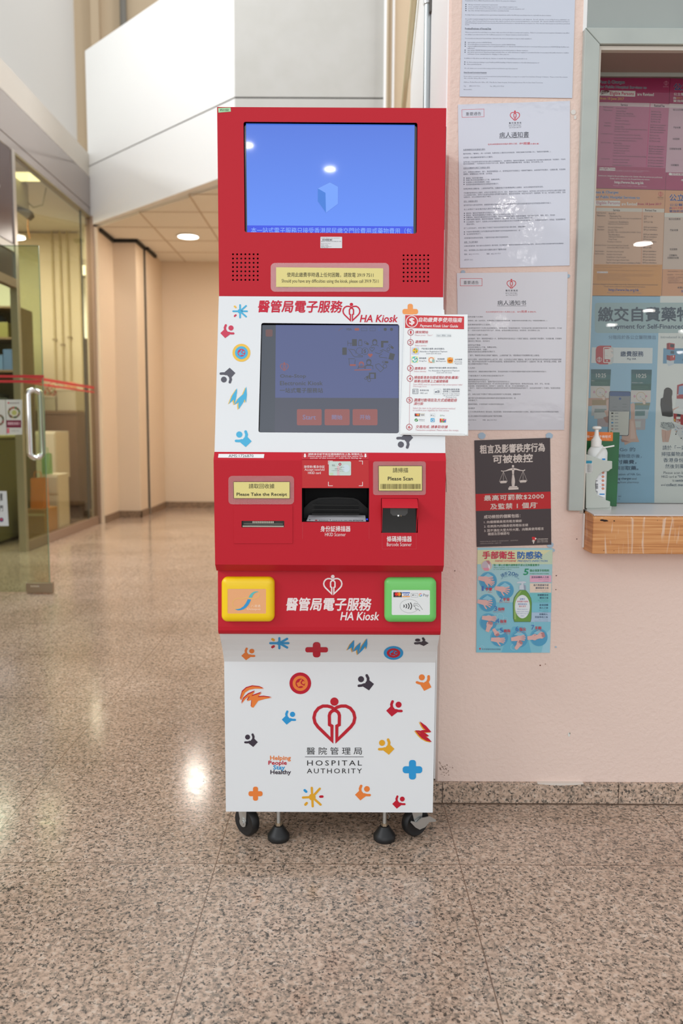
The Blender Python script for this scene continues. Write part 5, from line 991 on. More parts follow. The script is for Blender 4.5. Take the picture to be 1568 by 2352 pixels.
pr.box(598, 1500, 716, 1582, 3, ink(170, 176, 182), 1); bars(pr, 664, 1520, 694, 1562, bk, 5, 2, 5); pr.stroke([(616, 1548), (640, 1540), (664, 1524)], 5, bk, 1); pr.stroke([(640, 1540), (664, 1562)], 5, bk, 1); pr.rect(614, 1536, 642, 1560, ink(120, 126, 140), 1)
pr.rect(272, 1912, 358, 1958, ink(50, 44, 56), 1); pr.circ(304, 1932, 18, ink(220, 70, 60), 2); pr.circ(330, 1934, 18, ink(240, 160, 70), 2); pr.rect(358, 1914, 442, 1962, ink(240, 240, 236), 1); pr.rect(358, 1914, 442, 1922, ink(200, 190, 160), 2); pr.text('VISA', 372, 1926, 434, 1950, ink(70, 74, 100), 2, 0.03, shear=0.2)
pr.box(532, 1916, 614, 1968, 3, ink(190, 196, 200), 1); pr.circ(552, 1942, 8, ink(50, 54, 70), 1); pr.text('Pay', 570, 1934, 602, 1956, ink(110, 114, 124), 1); pr.ring(710, 1946, 12, 4, ink(120, 180, 130), 1); pr.text('Pay', 732, 1934, 776, 1960, ink(130, 134, 140), 1)
pr.circ(299, 2022, 30, ink(30, 150, 70), 1, ry=25); pr.stroke([(284, 2022), (296, 2034), (318, 2008)], 8, wh, 2); pr.text('微信支付', 346, 2004, 440, 2028, ink(130, 136, 142), 1); pr.text('WeChat Pay', 348, 2034, 440, 2048, ink(140, 146, 150), 1, res=1)
pr.rect(540, 1992, 608, 2056, ink(60, 174, 222), 1, r=8); pr.ring(574, 2030, 22, 7, wh, 2); pr.stroke([(596, 2000), (596, 2050)], 5, wh, 2)
for i, c in enumerate(((214, 60, 60), (236, 180, 60), (80, 160, 80), (90, 130, 200))): pr.rect(694 + 26 * i, 1998, 720 + 26 * i, 2062, ink(*c), 1)
pr.poly([(694, 2060), (745, 2010), (800, 2000), (800, 2016), (760, 2040), (720, 2062)], ink(226, 90, 120), 2); pr.circ(726, 2042, 14, ink(90, 170, 90), 3); pr.stroke([(770, 2012), (794, 2004)], 8, wh, 3)
b.build('board', gd)
b = MB(); b.sheet(US, [(1014, 712), (1019.5, 712), (1020, 724), (1015, 724)], mat('clear_pocket', (236, 240, 240), 0.2), 0.002, 0.0); b.build('hook', gd)
b = MB(); q = GS.hit([(1073, 1000)], 0.001)[0]; b.lathe(tuple(q + np.array([-0.003, 0, 0.0015])), [(0, -0.002), (0.0025, -0.001), (0.0025, 0.001), (0, 0.002)], mat('clear_pocket', (236, 240, 240), 0.2), 10, 'y'); b.build('stud', gd)
# ================================================================== NOTICES ON THE WALL
WS = FrontPlane(WY - 0.0012)
m_paper = mat('matt_notice_paper', (206, 214, 228), 0.5, spec=0.3)
def lam_mat(name, col, sc=26, st=0.12):
    return mat(name, col, 0.45, spec=0.3, coat=1.0, coat_r=0.06, bump=(sc, st, 0.004, 3))
m_lamp2 = lam_mat('laminated_white', (204, 209, 222), 26, 0.12); m_lamp3 = lam_mat('laminated_white_b', (206, 206, 213), 24, 0.1)
def ink2(r, g, b): return ink(r, g, b)
def poster(name, quad, m, Z, prints, label, S=WS, th=0.0008, slope=0.0, step=0.00012, cat='poster'):
    b = MB(); b.sheet(S, quad, m, th, 0.0); pr = Print(b, S, Z, off=th, slope=slope, step=step); prints(pr)
    o = b.build(name); return tag(o, label, cat)
def dabs(S, pts, parent=None):
    for i, (x, y, r) in enumerate(pts):
        b = MB(); f = S.hit([(x + r * math.cos(2 * PI * k / 16) * (1 + 0.12 * math.sin(3 * k)), y + r * 0.9 * math.sin(2 * PI * k / 16)) for k in range(16)], 0.0006); b.add(list(f), [tuple(range(16))], mat('blue_putty', (170, 192, 210), 0.7))
        g = S.hit([(x + r * math.cos(2 * PI * k / 16) * (1 + 0.12 * math.sin(3 * k)), y + r * 0.9 * math.sin(2 * PI * k / 16)) for k in range(16)], -0.0004); b.add(list(f) + list(g), [(k, (k + 1) % 16, 16 + (k + 1) % 16, 16 + k) for k in range(16)], mat('blue_putty', (170, 192, 210), 0.7))
        b.build('putty_dab', parent)
ZA, ZB, ZC, ZD = (1040, 0, 5.2267), (1040, 230, 5.4069), (1040, 430, 5.4069), (1040, 630, 5.6)
T1 = ink(112, 118, 134); T2 = ink(80, 86, 104)
def lead(p, rows, h, m, x0, bold=0.0, space=0):
    for (xa, y, xb, t) in rows: p.text(t, xa, y - h / 2, xb, y + h / 2, m, 1, bold, res=1)
def n1(p):
    p.sl = 0.007
    lead(p, [(148, 12, 757, 'Department, Home Affairs Department and/or HA for the purposes relating to:'), (182, 60, 540, "HA's/government's operational requirements;"), (182, 84, 772, 'rescue operation (including tracing of persons, responding to enquiries etc.);'), (182, 108, 852, 'provision of all relevant services/assistance to persons involved in such situations; and'), (182, 131, 672, 'any other directly related purposes and where permitted by law.'),
        (146, 182, 1178, "If a Help Desk is not established, those government departments and/or the HA may nevertheless have to deal with the above matters."), (146, 232, 1398, 'As a public hospital managed by the Hospital Authority, our hospital may be involved in such situations.  As such, whether or not a Help Desk is established, our'), (146, 255, 1398, 'staff may collect Personal Data from persons who may be involved and are treated at/admitted to our hospital.  We may also transfer such Personal Data to'), (146, 279, 1398, 'HA/HA Entity/appropriate government departments/carriers/third parties to deal with the above matters, for other directly related purposes and where permitted'), (146, 299, 198, 'by law.'),
        (144, 391, 1396, 'When you provide Personal Data to us, please make sure that such data is accurate and complete.  Failure to provide accurate/complete information may affect'), (142, 418, 908, 'our ability to provide services for the healthcare purposes or in disaster situations mentioned above.'), (142, 464, 946, 'You should note that your Personal Data collected in the above circumstances may be made available to:'), (176, 512, 466, 'appropriate persons in HA/HA Entity;'), (176, 536, 750, 'doctors/healthcare providers/other relevant persons outside HA/HA Entity;'), (176, 559, 1390, 'visitors/staff/students/trainees from hospitals/healthcare or educational institutions (local or overseas) where presence at HA/HA Entity facilities are'), (174, 581, 258, 'authorised;'), (174, 606, 900, 'appropriate HA/HA Entity/government departments/carriers/third parties in disaster situations;'), (172, 629, 1386, 'appropriate government departments/agencies/authorities etc. when disclosure is required or permitted by law, is necessary in the public interest or enables'), (172, 653, 674, 'verification of your identity/status for charging or other purposes.'),
        (136, 703, 890, 'In addition to the above, we will only use, disclose or transfer the Personal Data you provide to us:'), (164, 750, 1034, "for those purposes relating to your healthcare/HA's handling of disaster situations or directly related purposes; or"), (164, 774, 344, 'where permitted by law.'), (134, 823, 778, 'We will obtain your consent before using your Personal Data for any other purposes.'), (130, 920, 1374, 'If you wish to access/correct your Personal Data held by HA/HA Entity, you may do so under Personal Data (Privacy) Ordinance.  Please contact the relevant'), (130, 942, 412, 'data controller during office hours at:'), (128, 990, 1076, 'Address: Medical Records Office, G/F., Main Block, Shatin Hospital, 33 A Kung Kok Street, Ma On Shan, New Territories'), (128, 1036, 156, 'Tel:'), (194, 1036, 324, '(852) 3919 7516'), (444, 1038, 610, 'Fax: (852) 3919 7513'), (126, 1078, 226, '(Revised 2021)')], 18, T1, 0)
    lead(p, [(144, 344, 456, 'Provision/Disclosure of Personal Data'), (130, 873, 402, 'Data Access/Correction Requests')], 20, T2, 0, 0.03)
    p.stroke([(144, 357), (456, 360)], 2, T2, 1, cap=False); p.stroke([(130, 886), (402, 888)], 2, T2, 1, cap=False)
    for x, y in ((154, 57), (154, 81), (154, 104), (154, 128), (147, 508), (146, 532), (146, 556), (144, 604), (144, 628), (141, 746), (140, 772)): p.circ(x, y, 7, T2, 1, n=8)
o = poster('wall_notice', [(1063, -70), (1322, -72), (1313.5, 225.5), (1055, 222)], m_paper, ZA, n1, 'topmost white English text notice on the pink wall, cut by the top of the photo', cat='notice')
def n2(p):
    p.sl = -0.028; r = ink(206, 60, 76); k = ink(84, 88, 98)
    def bx(x0, y0, x1, y1): p.stroke([(x0, y0), (x1, y0 - 8), (x1 + 1, y1 - 8), (x0 + 2, y1), (x0, y0)], 4, r, 1, cap=False)
    bx(110, 120, 384, 216); p.text('重要通告', 158, 152, 348, 196, k, 1, 0.004); p.logo(768, 130, 126, r, 1); p.text('醫 院 管 理 局', 694, 276, 846, 296, k, 1, 0.01, res=1); p.text('HOSPITAL', 694, 312, 846, 330, k, 1, space=1.3, res=1); p.text('AUTHORITY', 698, 336, 846, 352, k, 1, space=1.25, res=1); p.stroke([(692, 304), (848, 300)], 1.5, k, 1)
    p.text('病人通知書', 574, 402, 940, 474, ink(62, 66, 78), 1, 0.006); p.stroke([(576, 474), (942, 465)], 3, ink(62, 66, 78), 1)
    p.text('在向本院提供任何個人資料之前，請先', 432, 541, 872, 562, r, 1, res=1); p.text('閱讀', 876, 524, 954, 556, r, 1, 0.01); p.text('本通知書。', 958, 536, 1072, 554, r, 1, res=1)
    R = [(126, 618, 398, '為健康護理目的收集個人資料'), (126, 670, 1216, '醫院管理局 (「醫管局」) 是一法定機構，負責管理公立醫院及其有關設施，管轄的機構(包括附屬公司) (「醫管局附屬機構」)。'), (126, 716, 496, '本院是一間由醫管局管理的公立醫院。'), (128, 772, 1394, '我們的員工可能會請你提供你的個人資料(包括健康狀況)，或向醫管局／醫管局附屬機構／任何適當的第三者收集你的醫療紀錄／有關資料，作為有'), (128, 796, 1120, '關你的健康護理／一般有關目的(包括但不限於治療，醫管局／醫管局附屬機構的營運、收取費用、研究和教育)之用。'), (128, 846, 458, '在發生災難事件的情況下收集個人資料'), (128, 896, 1394, '此外，如果發生災難事件／意外／事故等影響超過一人，香港特區政府可能會設立一個跨部門援助站，由政府部門例如警方、社會福利署、民政事務'), (130, 922, 484, '總署及／或醫管局員工等知會，目的是為'), (162, 972, 376, '醫管局／政府的運作需要；'), (162, 997, 586, '救援行動(包括追查遇難人士下落，答覆查詢等)；'), (162, 1024, 462, '向有關人士提供有關服務／協助；'), (162, 1050, 568, '任何其他直接有關目的及在法律容許的情況下。'), (130, 1104, 1122, '如果沒有設立援助站，上述政府部門及／或醫管局仍可能需要處理上述事宜，以及法律容許的其他目的。')]
    lead(p, R, 21, T1, 0)
    for y in (972, 997, 1024, 1050): p.circ(136, y - 3, 7, T2, 1, n=8)
    p.stroke([(126, 630), (398, 623)], 2, T1, 1, cap=False); p.stroke([(128, 858), (458, 850)], 2, T1, 1, cap=False)
    p.vw = ZC
    R = [(132, 74, 1394, '作為醫院管理局的公立醫院，本院亦可能會參與上述工作。因此，無論有否設立跨部門援助站，我們的員工都可能會向在本院接受治療或留醫的遇事'), (132, 100, 1394, '人士收集個人資料，我們亦可能會把該等個人資料轉交給醫管局／醫管局附屬機構／適當的政府部門／運輸機構／第三者，用作處理上述事宜、直接'), (132, 126, 474, '有關目的，及在法律容許的情況下轉交。'), (132, 178, 306, '提供／披露個人資料'), (132, 226, 1220, '當你提供個人資料給我們時，請確保準確及完整的資料，否則會影響我們為你提供的健康護理服務或我們處理災難事件的能力。'), (134, 278, 680, '在上述情況下被收集的個人資料可能會被我們交予：'), (164, 326, 512, '醫管局／醫管局附屬機構內的適當人士；'), (164, 352, 762, '醫管局／醫管局附屬機構以外的醫生、健康護理人員或其他有關人士；'), (164, 378, 1270, '到醫管局／醫管局附屬機構或來自其他醫院／學習的本地或海外醫院／健康護理機構／教育機構的訪客、職員、學生、受訓者；'), (164, 404, 990, '適當的機構如醫管局／醫管局附屬機構／政府部門／運輸機構／第三者，作為處理災難事件之用；'), (166, 434, 1394, '在法律容許／准許下，在因為公共利益需要或在用以核實你的身份作為收費或其他用途的情況下，向適當的政府部門／辦事處／管理機構等透'), (168, 462, 270, '露個人資料。'), (134, 512, 900, '除了上文所述以外，本院只會在下列情況下把你向本院提供的個人資料使用、透露或轉移'), (166, 556, 832, '作為你的健康護理之目的或醫管局處理災難事件或其他直接有關的目的；或'), (168, 584, 348, '在法律准許的情況下。'), (136, 634, 692, '本院將會在取得你的同意後，才會把你的個人資料作為其他目的。'), (138, 684, 308, '查閱／改正資料要求'), (138, 734, 1376, '如果你希望根據《個人資料(私隱)條例》要求查閱／改正醫管局／醫管局附屬機構持有的你的個人資料，請在辦公時間內與有關的資料控制員聯絡：'), (138, 786, 660, '地址：新界馬鞍山亞公角街33號沙田醫院主座地下醫療紀錄處'), (138, 836, 324, '電話：(852) 3919 7516'), (416, 830, 592, '傳真：(852) 3919 7513'), (138, 905, 246, '(修訂於 2021)')]
    lead(p, R, 21, T1, 0)
    for y in (326, 352, 378, 404, 432, 558, 584): p.circ(141, y - 1, 7, T2, 1, n=8)
    p.stroke([(132, 190), (306, 185)], 2, T1, 1, cap=False); p.stroke([(138, 697), (308, 692)], 2, T1, 1, cap=False)
poster('wall_notice', [(1051.2, 240.5), (1308.3, 232), (1307.5, 610), (1056, 615.5)], m_lamp2, ZB, n2, 'white laminated notice headed 病人通知書, second from the top of the pink wall', cat='notice')
def n3(p):
    r = ink(206, 66, 74); k = ink(78, 80, 88)
    p.box(92, 54, 372, 150, 5, r, 1); p.text('重要通告', 134, 84, 328, 130, k, 1, 0.004); p.logo(750, 60, 124, r, 1); p.text('醫 院 管 理 局', 676, 198, 830, 220, k, 1, 0.01, res=1); p.text('HOSPITAL', 676, 238, 828, 254, k, 1, space=1.3, res=1); p.text('AUTHORITY', 678, 262, 828, 278, k, 1, space=1.25, res=1); p.stroke([(674, 228), (830, 228)], 1.5, k, 1)
    p.text('病人通知书', 570, 336, 938, 400, ink(56, 58, 68), 1, 0.006); p.stroke([(568, 407), (940, 407)], 3, ink(56, 58, 68), 1)
    p.text('在向本院提供任何个人资料之前，请先', 422, 474, 872, 496, r, 1, res=1); p.text('阅读', 876, 464, 950, 496, r, 1, 0.01); p.text('本通知书。', 958, 474, 1072, 494, r, 1, res=1)
    R = [(60, 548, 386, '为健康护理目的收集个人资料'), (60, 598, 1216, '医院管理局(「医管局」)是一法定机构，负责管理公立医院及其有关设施，管辖的机构(包括附属公司)(「医管局附属机构」)。'), (60, 648, 484, '本院是一间由医管局管理的公立医院。'), (60, 694, 1396, '我们的员工可能会请你提供你的个人资料(包括健康状况)，或向医管局／医管局附属机构／任何适当的第三者收集你的医疗纪录／有关资料，作为有'), (60, 724, 1120, '关你的健康护理／一般有关目的(包括但不限于治疗，医管局／医管局附属机构的营运、收取费用、研究和教育)之用。'), (60, 780, 448, '在发生灾难事件的情况下收集个人资料'), (60, 828, 1396, '此外，如果发生灾难事件／意外／事故等影响超过一人，香港特区政府可能会设立一个跨部门援助站，由政府部门例如警方、社会福利署、民政事务'), (60, 860, 470, '总署及／或医管局员工等知会，目的是为'), (90, 912, 360, '医管局／政府的运作需要；'), (90, 940, 566, '救援行动(包括追查遇难人士下落，答覆查询等)；'), (90, 968, 444, '向有关人士提供有关服务／协助；'), (90, 996, 548, '任何其他直接有关目的及在法律容许的情况下。'), (60, 1044, 1116, '如果灾难事件／意外／事故但没有设立跨部门援助站，上述政府部门及／或医管局仍可能需要处理上述事宜。'), (60, 1096, 1392, '作为医院管理局的公立医院，本院亦可能会参与上述工作。因此，无论有否设立跨部门援助站，我们的员工都可能会向在本院接受治疗或留医的遇事'), (60, 1124, 1390, '人士收集个人资料，我们亦可能会把该等个人资料转交给医管局／医管局附属机构／适当的政府部门／运输机构／第三者，用作处理上述事宜、直接'), (60, 1154, 456, '有关目的，及在法律容许的情况下转交。'), (60, 1206, 284, '提供／披露个人资料'), (60, 1252, 1202, '当你提供个人资料给我们时，请确保准确及完整的资料，否则会影响我们为你提供的健康护理服务或我们处理灾难事件的能力。'), (60, 1306, 660, '在上述情况下被收集的个人资料可能会被我们交予：'), (90, 1356, 470, '医管局／医管局附属机构内的适当人士；'), (90, 1382, 730, '医管局／医管局附属机构以外的医生、健康护理人员或其他有关人士；'), (90, 1410, 1246, '到医管局／医管局附属机构或来自其他医院／学习的本地或海外医院／健康护理机构／教育机构的访客、职员、学生、受训者；'), (90, 1438, 970, '适当的机构如医管局／医管局附属机构／政府部门／运输机构／第三者，作为处理灾难事件之用；'), (90, 1464, 1378, '在法律容许／准许下，在因为公共利益需要或在用以核实你的身份作为收费或其他用途的情况下，向适当的政府部门／办事处／管理机构等透'), (90, 1494, 240, '露个人资料。'), (60, 1544, 870, '除了上文所述以外，本院只会在下列情况下把你向本院提供的个人资料使用、透露或转移'), (90, 1594, 804, '作为你的健康护理之目的或医管局处理灾难事件或其他直接有关的目的；或'), (90, 1622, 320, '在法律准许的情况下。'), (60, 1672, 660, '本院将会在取得你的同意后，才会把你的个人资料作为其他目的。'), (60, 1724, 280, '查阅／改正资料要求'), (60, 1770, 1362, '如果你希望根据《个人资料(私隐)条例》要求查阅／改正医管局／医管局附属机构持有的你的个人资料，请在办公时间内与有关的资料控制员联络：'), (60, 1824, 632, '地址：新界马鞍山亚公角街33号沙田医院主座地下医疗纪录处'), (60, 1876, 296, '电话：(852) 3919 7516'), (380, 1876, 560, '传真：(852) 3919 7513'), (60, 1934, 210, '(修订於 2021)')]
    lead(p, R, 22, ink(98, 98, 104), 0)
o = poster('wall_notice', [(1048.7, 627.5), (1303, 624.5), (1295, 987.5), (1055, 988)], m_lamp3, ZD, n3, 'white laminated notice headed 病人通知书, partly behind the user guide board', cat='notice')
dabs(WS, [(1063, 625, 5), (1303.5, 634, 5)], o)
# ---- dark warning poster
ZE = (1080, 1000, 7.84)
def dk(p):
    p.sl = -0.036; w = ink(216, 206, 198); g = ink(170, 160, 154); rd = ink(190, 36, 40)
    p.text('粗言及影響秩序行為', 172, 176, 1336, 330, w, 2, 0.028); p.text('可被檢控', 404, 356, 1118, 506, w, 2, 0.034)
    p.poly([(92, 1056), (1440, 1012), (1448, 1318), (98, 1361)], rd, 1); p.text('最高可罰款$2000', 244, 1082, 1318, 1182, w, 3, 0.03, space=1.1); p.text('及監禁 1 個月', 358, 1232, 1168, 1334, w, 3, 0.03, space=1.1); p.text('*', 1176, 1208, 1206, 1238, w, 3)
    p.text('成功檢控的個案包括：', 242, 1436, 896, 1500, w, 2, 0.02)
    for t, x0, y0, x1, y1 in (('1. 向櫃檯職員使用粗言穢語', 244, 1538, 922, 1586), ('2. 在病房內向職員使用粗俗言語', 244, 1616, 1036, 1664), ('3. 因不滿在大堂大吵大鬧，向職員使用粗言', 246, 1690, 1318, 1742), ('穢語及恐嚇語句', 312, 1750, 698, 1802)): p.text(t, x0, y0, x1, y1, w, 2, 0.01)
    p.text('* 根據香港法例第232章《警隊條例》或《簡易程序治罪條例》，最高罰款及監禁', 160, 1904, 856, 1924, g, 2, res=1); p.text('根據香港法例第228章可處罰款$2,000或監禁一個月。', 172, 1940, 560, 1960, g, 2, res=1)
    q = lambda pts: [(x, y) for x, y in pts]
    p.circ(765, 556, 20, w, 2, ry=24); p.poly([(742, 596), (790, 592), (780, 700), (752, 702)], w, 2); p.poly([(752, 700), (780, 700), (796, 780), (800, 840), (790, 912), (746, 914), (738, 850), (742, 780)], w, 2)
    p.poly([(548, 636), (556, 628), (580, 640), (630, 632), (690, 604), (742, 588), (790, 588), (840, 600), (900, 622), (950, 628), (976, 614), (986, 622), (974, 638), (940, 642), (880, 636), (820, 622), (765, 626), (700, 630), (640, 644), (590, 652), (556, 648)], w, 3)
    p.circ(764, 609, 9, ink(70, 62, 62), 4); p.poly([(700, 918), (836, 912), (848, 936), (690, 942)], w, 2); p.poly([(680, 942), (862, 936), (864, 972), (682, 980)], w, 2); p.stroke([(690, 942), (850, 936)], 4, ink(120, 112, 108), 4); p.stroke([(752, 708), (778, 706)], 5, ink(120, 112, 108), 4); p.stroke([(756, 740), (750, 800), (760, 890)], 4, ink(130, 122, 118), 4)
    for cx, ty, by in ((592, 652, 842), (946, 640, 830)):
        for dx in (-70, 0, 70): p.stroke([(cx, ty), (cx + dx, by - 18 if dx else by - 10)], 4, w, 2)
        p.poly([(cx - 56, by - 22), (cx + 56, by - 26), (cx + 56, by + 8), (cx - 56, by + 14)], w, 3); p.stroke([(cx - 72, by - 16), (cx - 46, by + 20), (cx + 46, by + 14), (cx + 72, by - 20)], 6, w, 2)
    p.circ(1148, 1862, 34, ink(210, 50, 56), 2); p.circ(1126, 1846, 22, ink(210, 50, 56), 2); p.circ(1172, 1858, 14, ink(240, 236, 230), 3); p.poly([(1112, 1880), (1158, 1884), (1140, 1950), (1128, 1950)], w, 2); p.poly([(1100, 1902), (1116, 1890), (1130, 1930)], g, 2)
    p.text('新界東醫院聯網', 1200, 1858, 1392, 1880, w, 2, 0.006, res=1); p.text('NEW TERRITORIES', 1200, 1892, 1392, 1908, w, 2, res=1); p.text('EAST CLUSTER', 1200, 1914, 1392, 1930, w, 2, res=1)
o = poster('warning_poster', [(1089, 1011.5), (1262.8, 1005.5), (1265.6, 1251), (1094.3, 1256.2)], mat('charcoal_print', (66, 56, 58), 0.4, spec=0.4, bump=(20, 0.06, 0.004)), ZE, dk, 'dark poster with a pair of scales and a red band on the pink wall')
dabs(WS, [(1106, 1001, 8.5), (1261, 1001, 8), (1263, 1251.5, 7.5)], o)
# ---- hand hygiene poster
ZF = (1085, 1250, 8.2526)
def hand(p, cx, cy, s, m, m2, L, mir=False, rot=0.0, fist=False, spread=0.3):
    c, q = math.cos(rot), math.sin(rot)
    def T(x, y):
        x = -x if mir else x
        return (cx + (x * c - y * q) * s, cy + (x * q + y * c) * s)
    p.poly([T(-1.7, -0.35), T(-0.5, -0.5), T(-0.5, 0.55), T(-1.7, 0.45)], m, L)
    if fist:
        p.circ(*T(0, 0), 0.72 * s, m, L)
        for k in range(4): p.stroke([T(0.1 + 0.1 * (k % 2), -0.42 + 0.28 * k), T(0.66, -0.40 + 0.27 * k)], 0.25 * s, m2, L + 1)
        p.stroke([T(-0.3, -0.55), T(0.3, -0.62)], 0.28 * s, m, L + 1)
    else:
        p.poly([T(-0.6, -0.5), T(0.1, -0.62), T(0.55, -0.45), T(0.6, 0.45), T(0.1, 0.62), T(-0.6, 0.55)], m, L)
        for k in range(4):
            a = (k - 1.5) * spread; ln = (1.25, 1.45, 1.4, 1.15)[k]; y = -0.38 + 0.26 * k
            p.stroke([T(0.4, y), T(0.4 + ln * 0.75 * math.cos(a), y + ln * 0.75 * math.sin(a))], 0.25 * s, m, L)
            p.stroke([T(0.5, y + 0.13), T(0.4 + ln * 0.6 * math.cos(a), y + 0.13 + ln * 0.6 * math.sin(a))], 0.035 * s, m2, L + 1)
        p.stroke([T(-0.2, 0.45), T(0.2, 0.95), T(0.5, 1.2)], 0.28 * s, m, L)
def hy(p):
    sk, sk2 = ink(224, 182, 176), ink(184, 130, 134); rd, bl, gn, dkb = ink(206, 50, 84), ink(52, 112, 184), ink(58, 142, 78), ink(58, 80, 110); cb, cb2 = ink(98, 174, 206), ink(142, 200, 220)
    p.poly([(90, 65), (1515, 75), (1513, 108), (90, 108)], ink(160, 212, 222), 1); p.poly([(90, 108), (1513, 108), (1508, 378), (86, 378)], ink(218, 220, 176), 1); p.poly([(1500, 95), (1513, 108), (1508, 378), (800, 378), (1200, 290)], ink(196, 216, 190), 2)
    p.poly([(84, 378), (1508, 378), (1490, 1100), (80, 1100)], ink(164, 206, 212), 1); p.poly([(80, 1100), (1490, 1100), (1462, 2055), (68, 2050)], ink(132, 196, 214), 1); p.poly([(540, 2052), (640, 1800), (760, 1560), (950, 1560), (1040, 1760), (1110, 2054)], ink(108, 184, 210), 2); p.poly([(1300, 2054), (1380, 1700), (1478, 1600), (1462, 2055)], ink(156, 206, 224), 2)
    for x, y, r in ((300, 900, 60), (520, 1380, 70), (620, 1420, 40), (1130, 1500, 44), (780, 1950, 60), (180, 1960, 40), (440, 1350, 34)): p.ring(x, y, r, 5, ink(176, 216, 228), 3)
    p.text('手部衛生', 192, 138, 804, 276, ink(150, 150, 130), 3, 0.03); p.text('手部衛生', 188, 134, 800, 272, rd, 4, 0.03); p.text('防感染', 852, 142, 1318, 278, ink(150, 150, 130), 3, 0.03); p.text('防感染', 848, 138, 1314, 274, bl, 4, 0.03)
    p.text('HAND HYGIENE', 424, 298, 826, 332, rd, 3, 0.02, shear=0.25); p.text('PREVENTS INFECTION', 850, 298, 1420, 334, bl, 3, 0.02, shear=0.25)
    p.text('取一掌心份量的酒精搓手液以足夠覆蓋雙手', 396, 372, 1266, 414, gn, 3, 0.016); p.text('Apply a palmful of alcohol handrub', 396, 426, 880, 454, gn, 3, res=1); p.text('to cover all hand surfaces', 396, 460, 734, 484, gn, 3, res=1)
    p.circ(264, 402, 104, ink(226, 216, 150), 2); p.circ(264, 402, 96, ink(196, 186, 196), 3); p.poly([(250, 310), (310, 306), (330, 350), (310, 390), (280, 350)], sk2, 4); p.poly([(196, 450), (330, 440), (300, 500), (220, 500)], ink(222, 150, 170), 4); p.poly([(290, 360), (330, 420), (320, 480), (296, 440)], ink(232, 226, 230), 5)
    for i, ch in enumerate('搓手20秒'):
        a = -0.62 + 0.31 * i; x, y = 700 + 230 * math.sin(a), 740 - 190 * math.cos(a); h = 34
        p.text(ch, x - h, y - h, x + h, y + h, ink(60, 110, 160), 3, 0.012, rot=a * 0.85)
    for i, ch in enumerate('Rub hands for 20 seconds'):
        a = -0.75 + 1.5 * i / 23; x, y = 708 + 240 * math.sin(a), 800 - 200 * math.cos(a)
        if ch != ' ': p.text(ch, x - 6, y - 11, x + 6, y + 11, ink(96, 150, 176), 3, rot=a * 0.8, res=1)
    p.text('5', 962, 466, 1058, 580, ink(48, 150, 110), 3, 0.05, shear=0.15); p.text('個必須潔手的時刻', 1080, 474, 1444, 520, gn, 3, 0.018); p.text('MOMENTS FOR HAND HYGIENE', 1082, 548, 1440, 568, gn, 3, 0.012, res=1)
    for y0, y1, c, t1, t2, e1, e2 in ((588, 718, (228, 176, 200), '直接接觸病人之前', None, 'Before Touching', 'a Patient'), (738, 912, (232, 214, 196), '進行無菌操作或', '護理程序之前', 'Before Clean/Aseptic', 'Procedure'), (926, 1102, (118, 196, 202), '接觸體液或', '體液之後', 'After Body Fluid', 'Exposure Risk'), (1114, 1284, (126, 198, 216), '直接接觸', '病人之後', 'After Touching', 'a Patient'), (1290, 1470, (172, 200, 224), '接觸病人', '周圍環境之後', 'After Touching', 'Patient Surroundings')):
        xl = 1082 if y0 < 1000 else 1100
        p.poly([(xl, y0), (1490 - (y0 - 588) * .012, y0), (1490 - (y1 - 588) * .012, y1), (xl, y1)], ink(*c), 3)
        xr = 1440 - (y0 - 588) * .024; yy = y0 + 16
        for t in (t1, t2):
            if t: w_ = 41 * len(t); p.text(t, xr - w_, yy, xr, yy + 38, dkb, 4, 0.014); yy += 54
        for t in (e1, e2): w_ = 12.6 * len(t); p.text(t, xr - w_, yy + 2, xr, yy + 20, ink(*[int(v * 0.72) for v in c]), 4, res=1); yy += 31
    steps = [(290, 692, 170, 1, '手掌', 'Palms', 172, 790, 242, 818, 366, 882), (612, 868, 168, 2, '手背', 'Back of Hands', 504, 988, 572, 1012, 700, 1074), (278, 1110, 168, 3, '指隙', 'Between Fingers', 404, 1168, 478, 1196, 602, 1256), (296, 1472, 168, 4, '指背', 'Back of Fingers', 444, 1400, 516, 1426, 640, 1486), (502, 1766, 170, 5, '拇指', 'Thumbs', 516, 1580, 586, 1606, 712, 1668), (878, 1790, 168, 6, '指尖', 'Finger Tips', 810, 1550, 882, 1574, 1006, 1640), (1250, 1762, 170, 7, '手腕', 'Wrists', 1106, 1528, 1176, 1552, 1298, 1612)]
    for cx, cy, r, n, t, e, nx, ny, tx0, ty0, tx1, ty1 in steps:
        p.circ(cx, cy, r, cb, 3); p.circ(cx + 8, cy + 12, r * 0.9, ink(84, 160, 198), 4); p.poly([(cx - r * .6, cy - r * .45), (cx, cy - r * .85), (cx + r * .6, cy - r * .5), (cx + r * .2, cy - r * .3)], cb2, 5)
    hand(p, 252, 660, 88, sk, sk2, 6, rot=0.16, spread=0.22); hand(p, 300, 700, 74, sk, sk2, 8, rot=0.5, spread=0.16); hand(p, 566, 852, 88, sk, sk2, 6, rot=0.2, spread=0.26); hand(p, 236, 1104, 88, sk, sk2, 6, rot=0.2, spread=0.26)
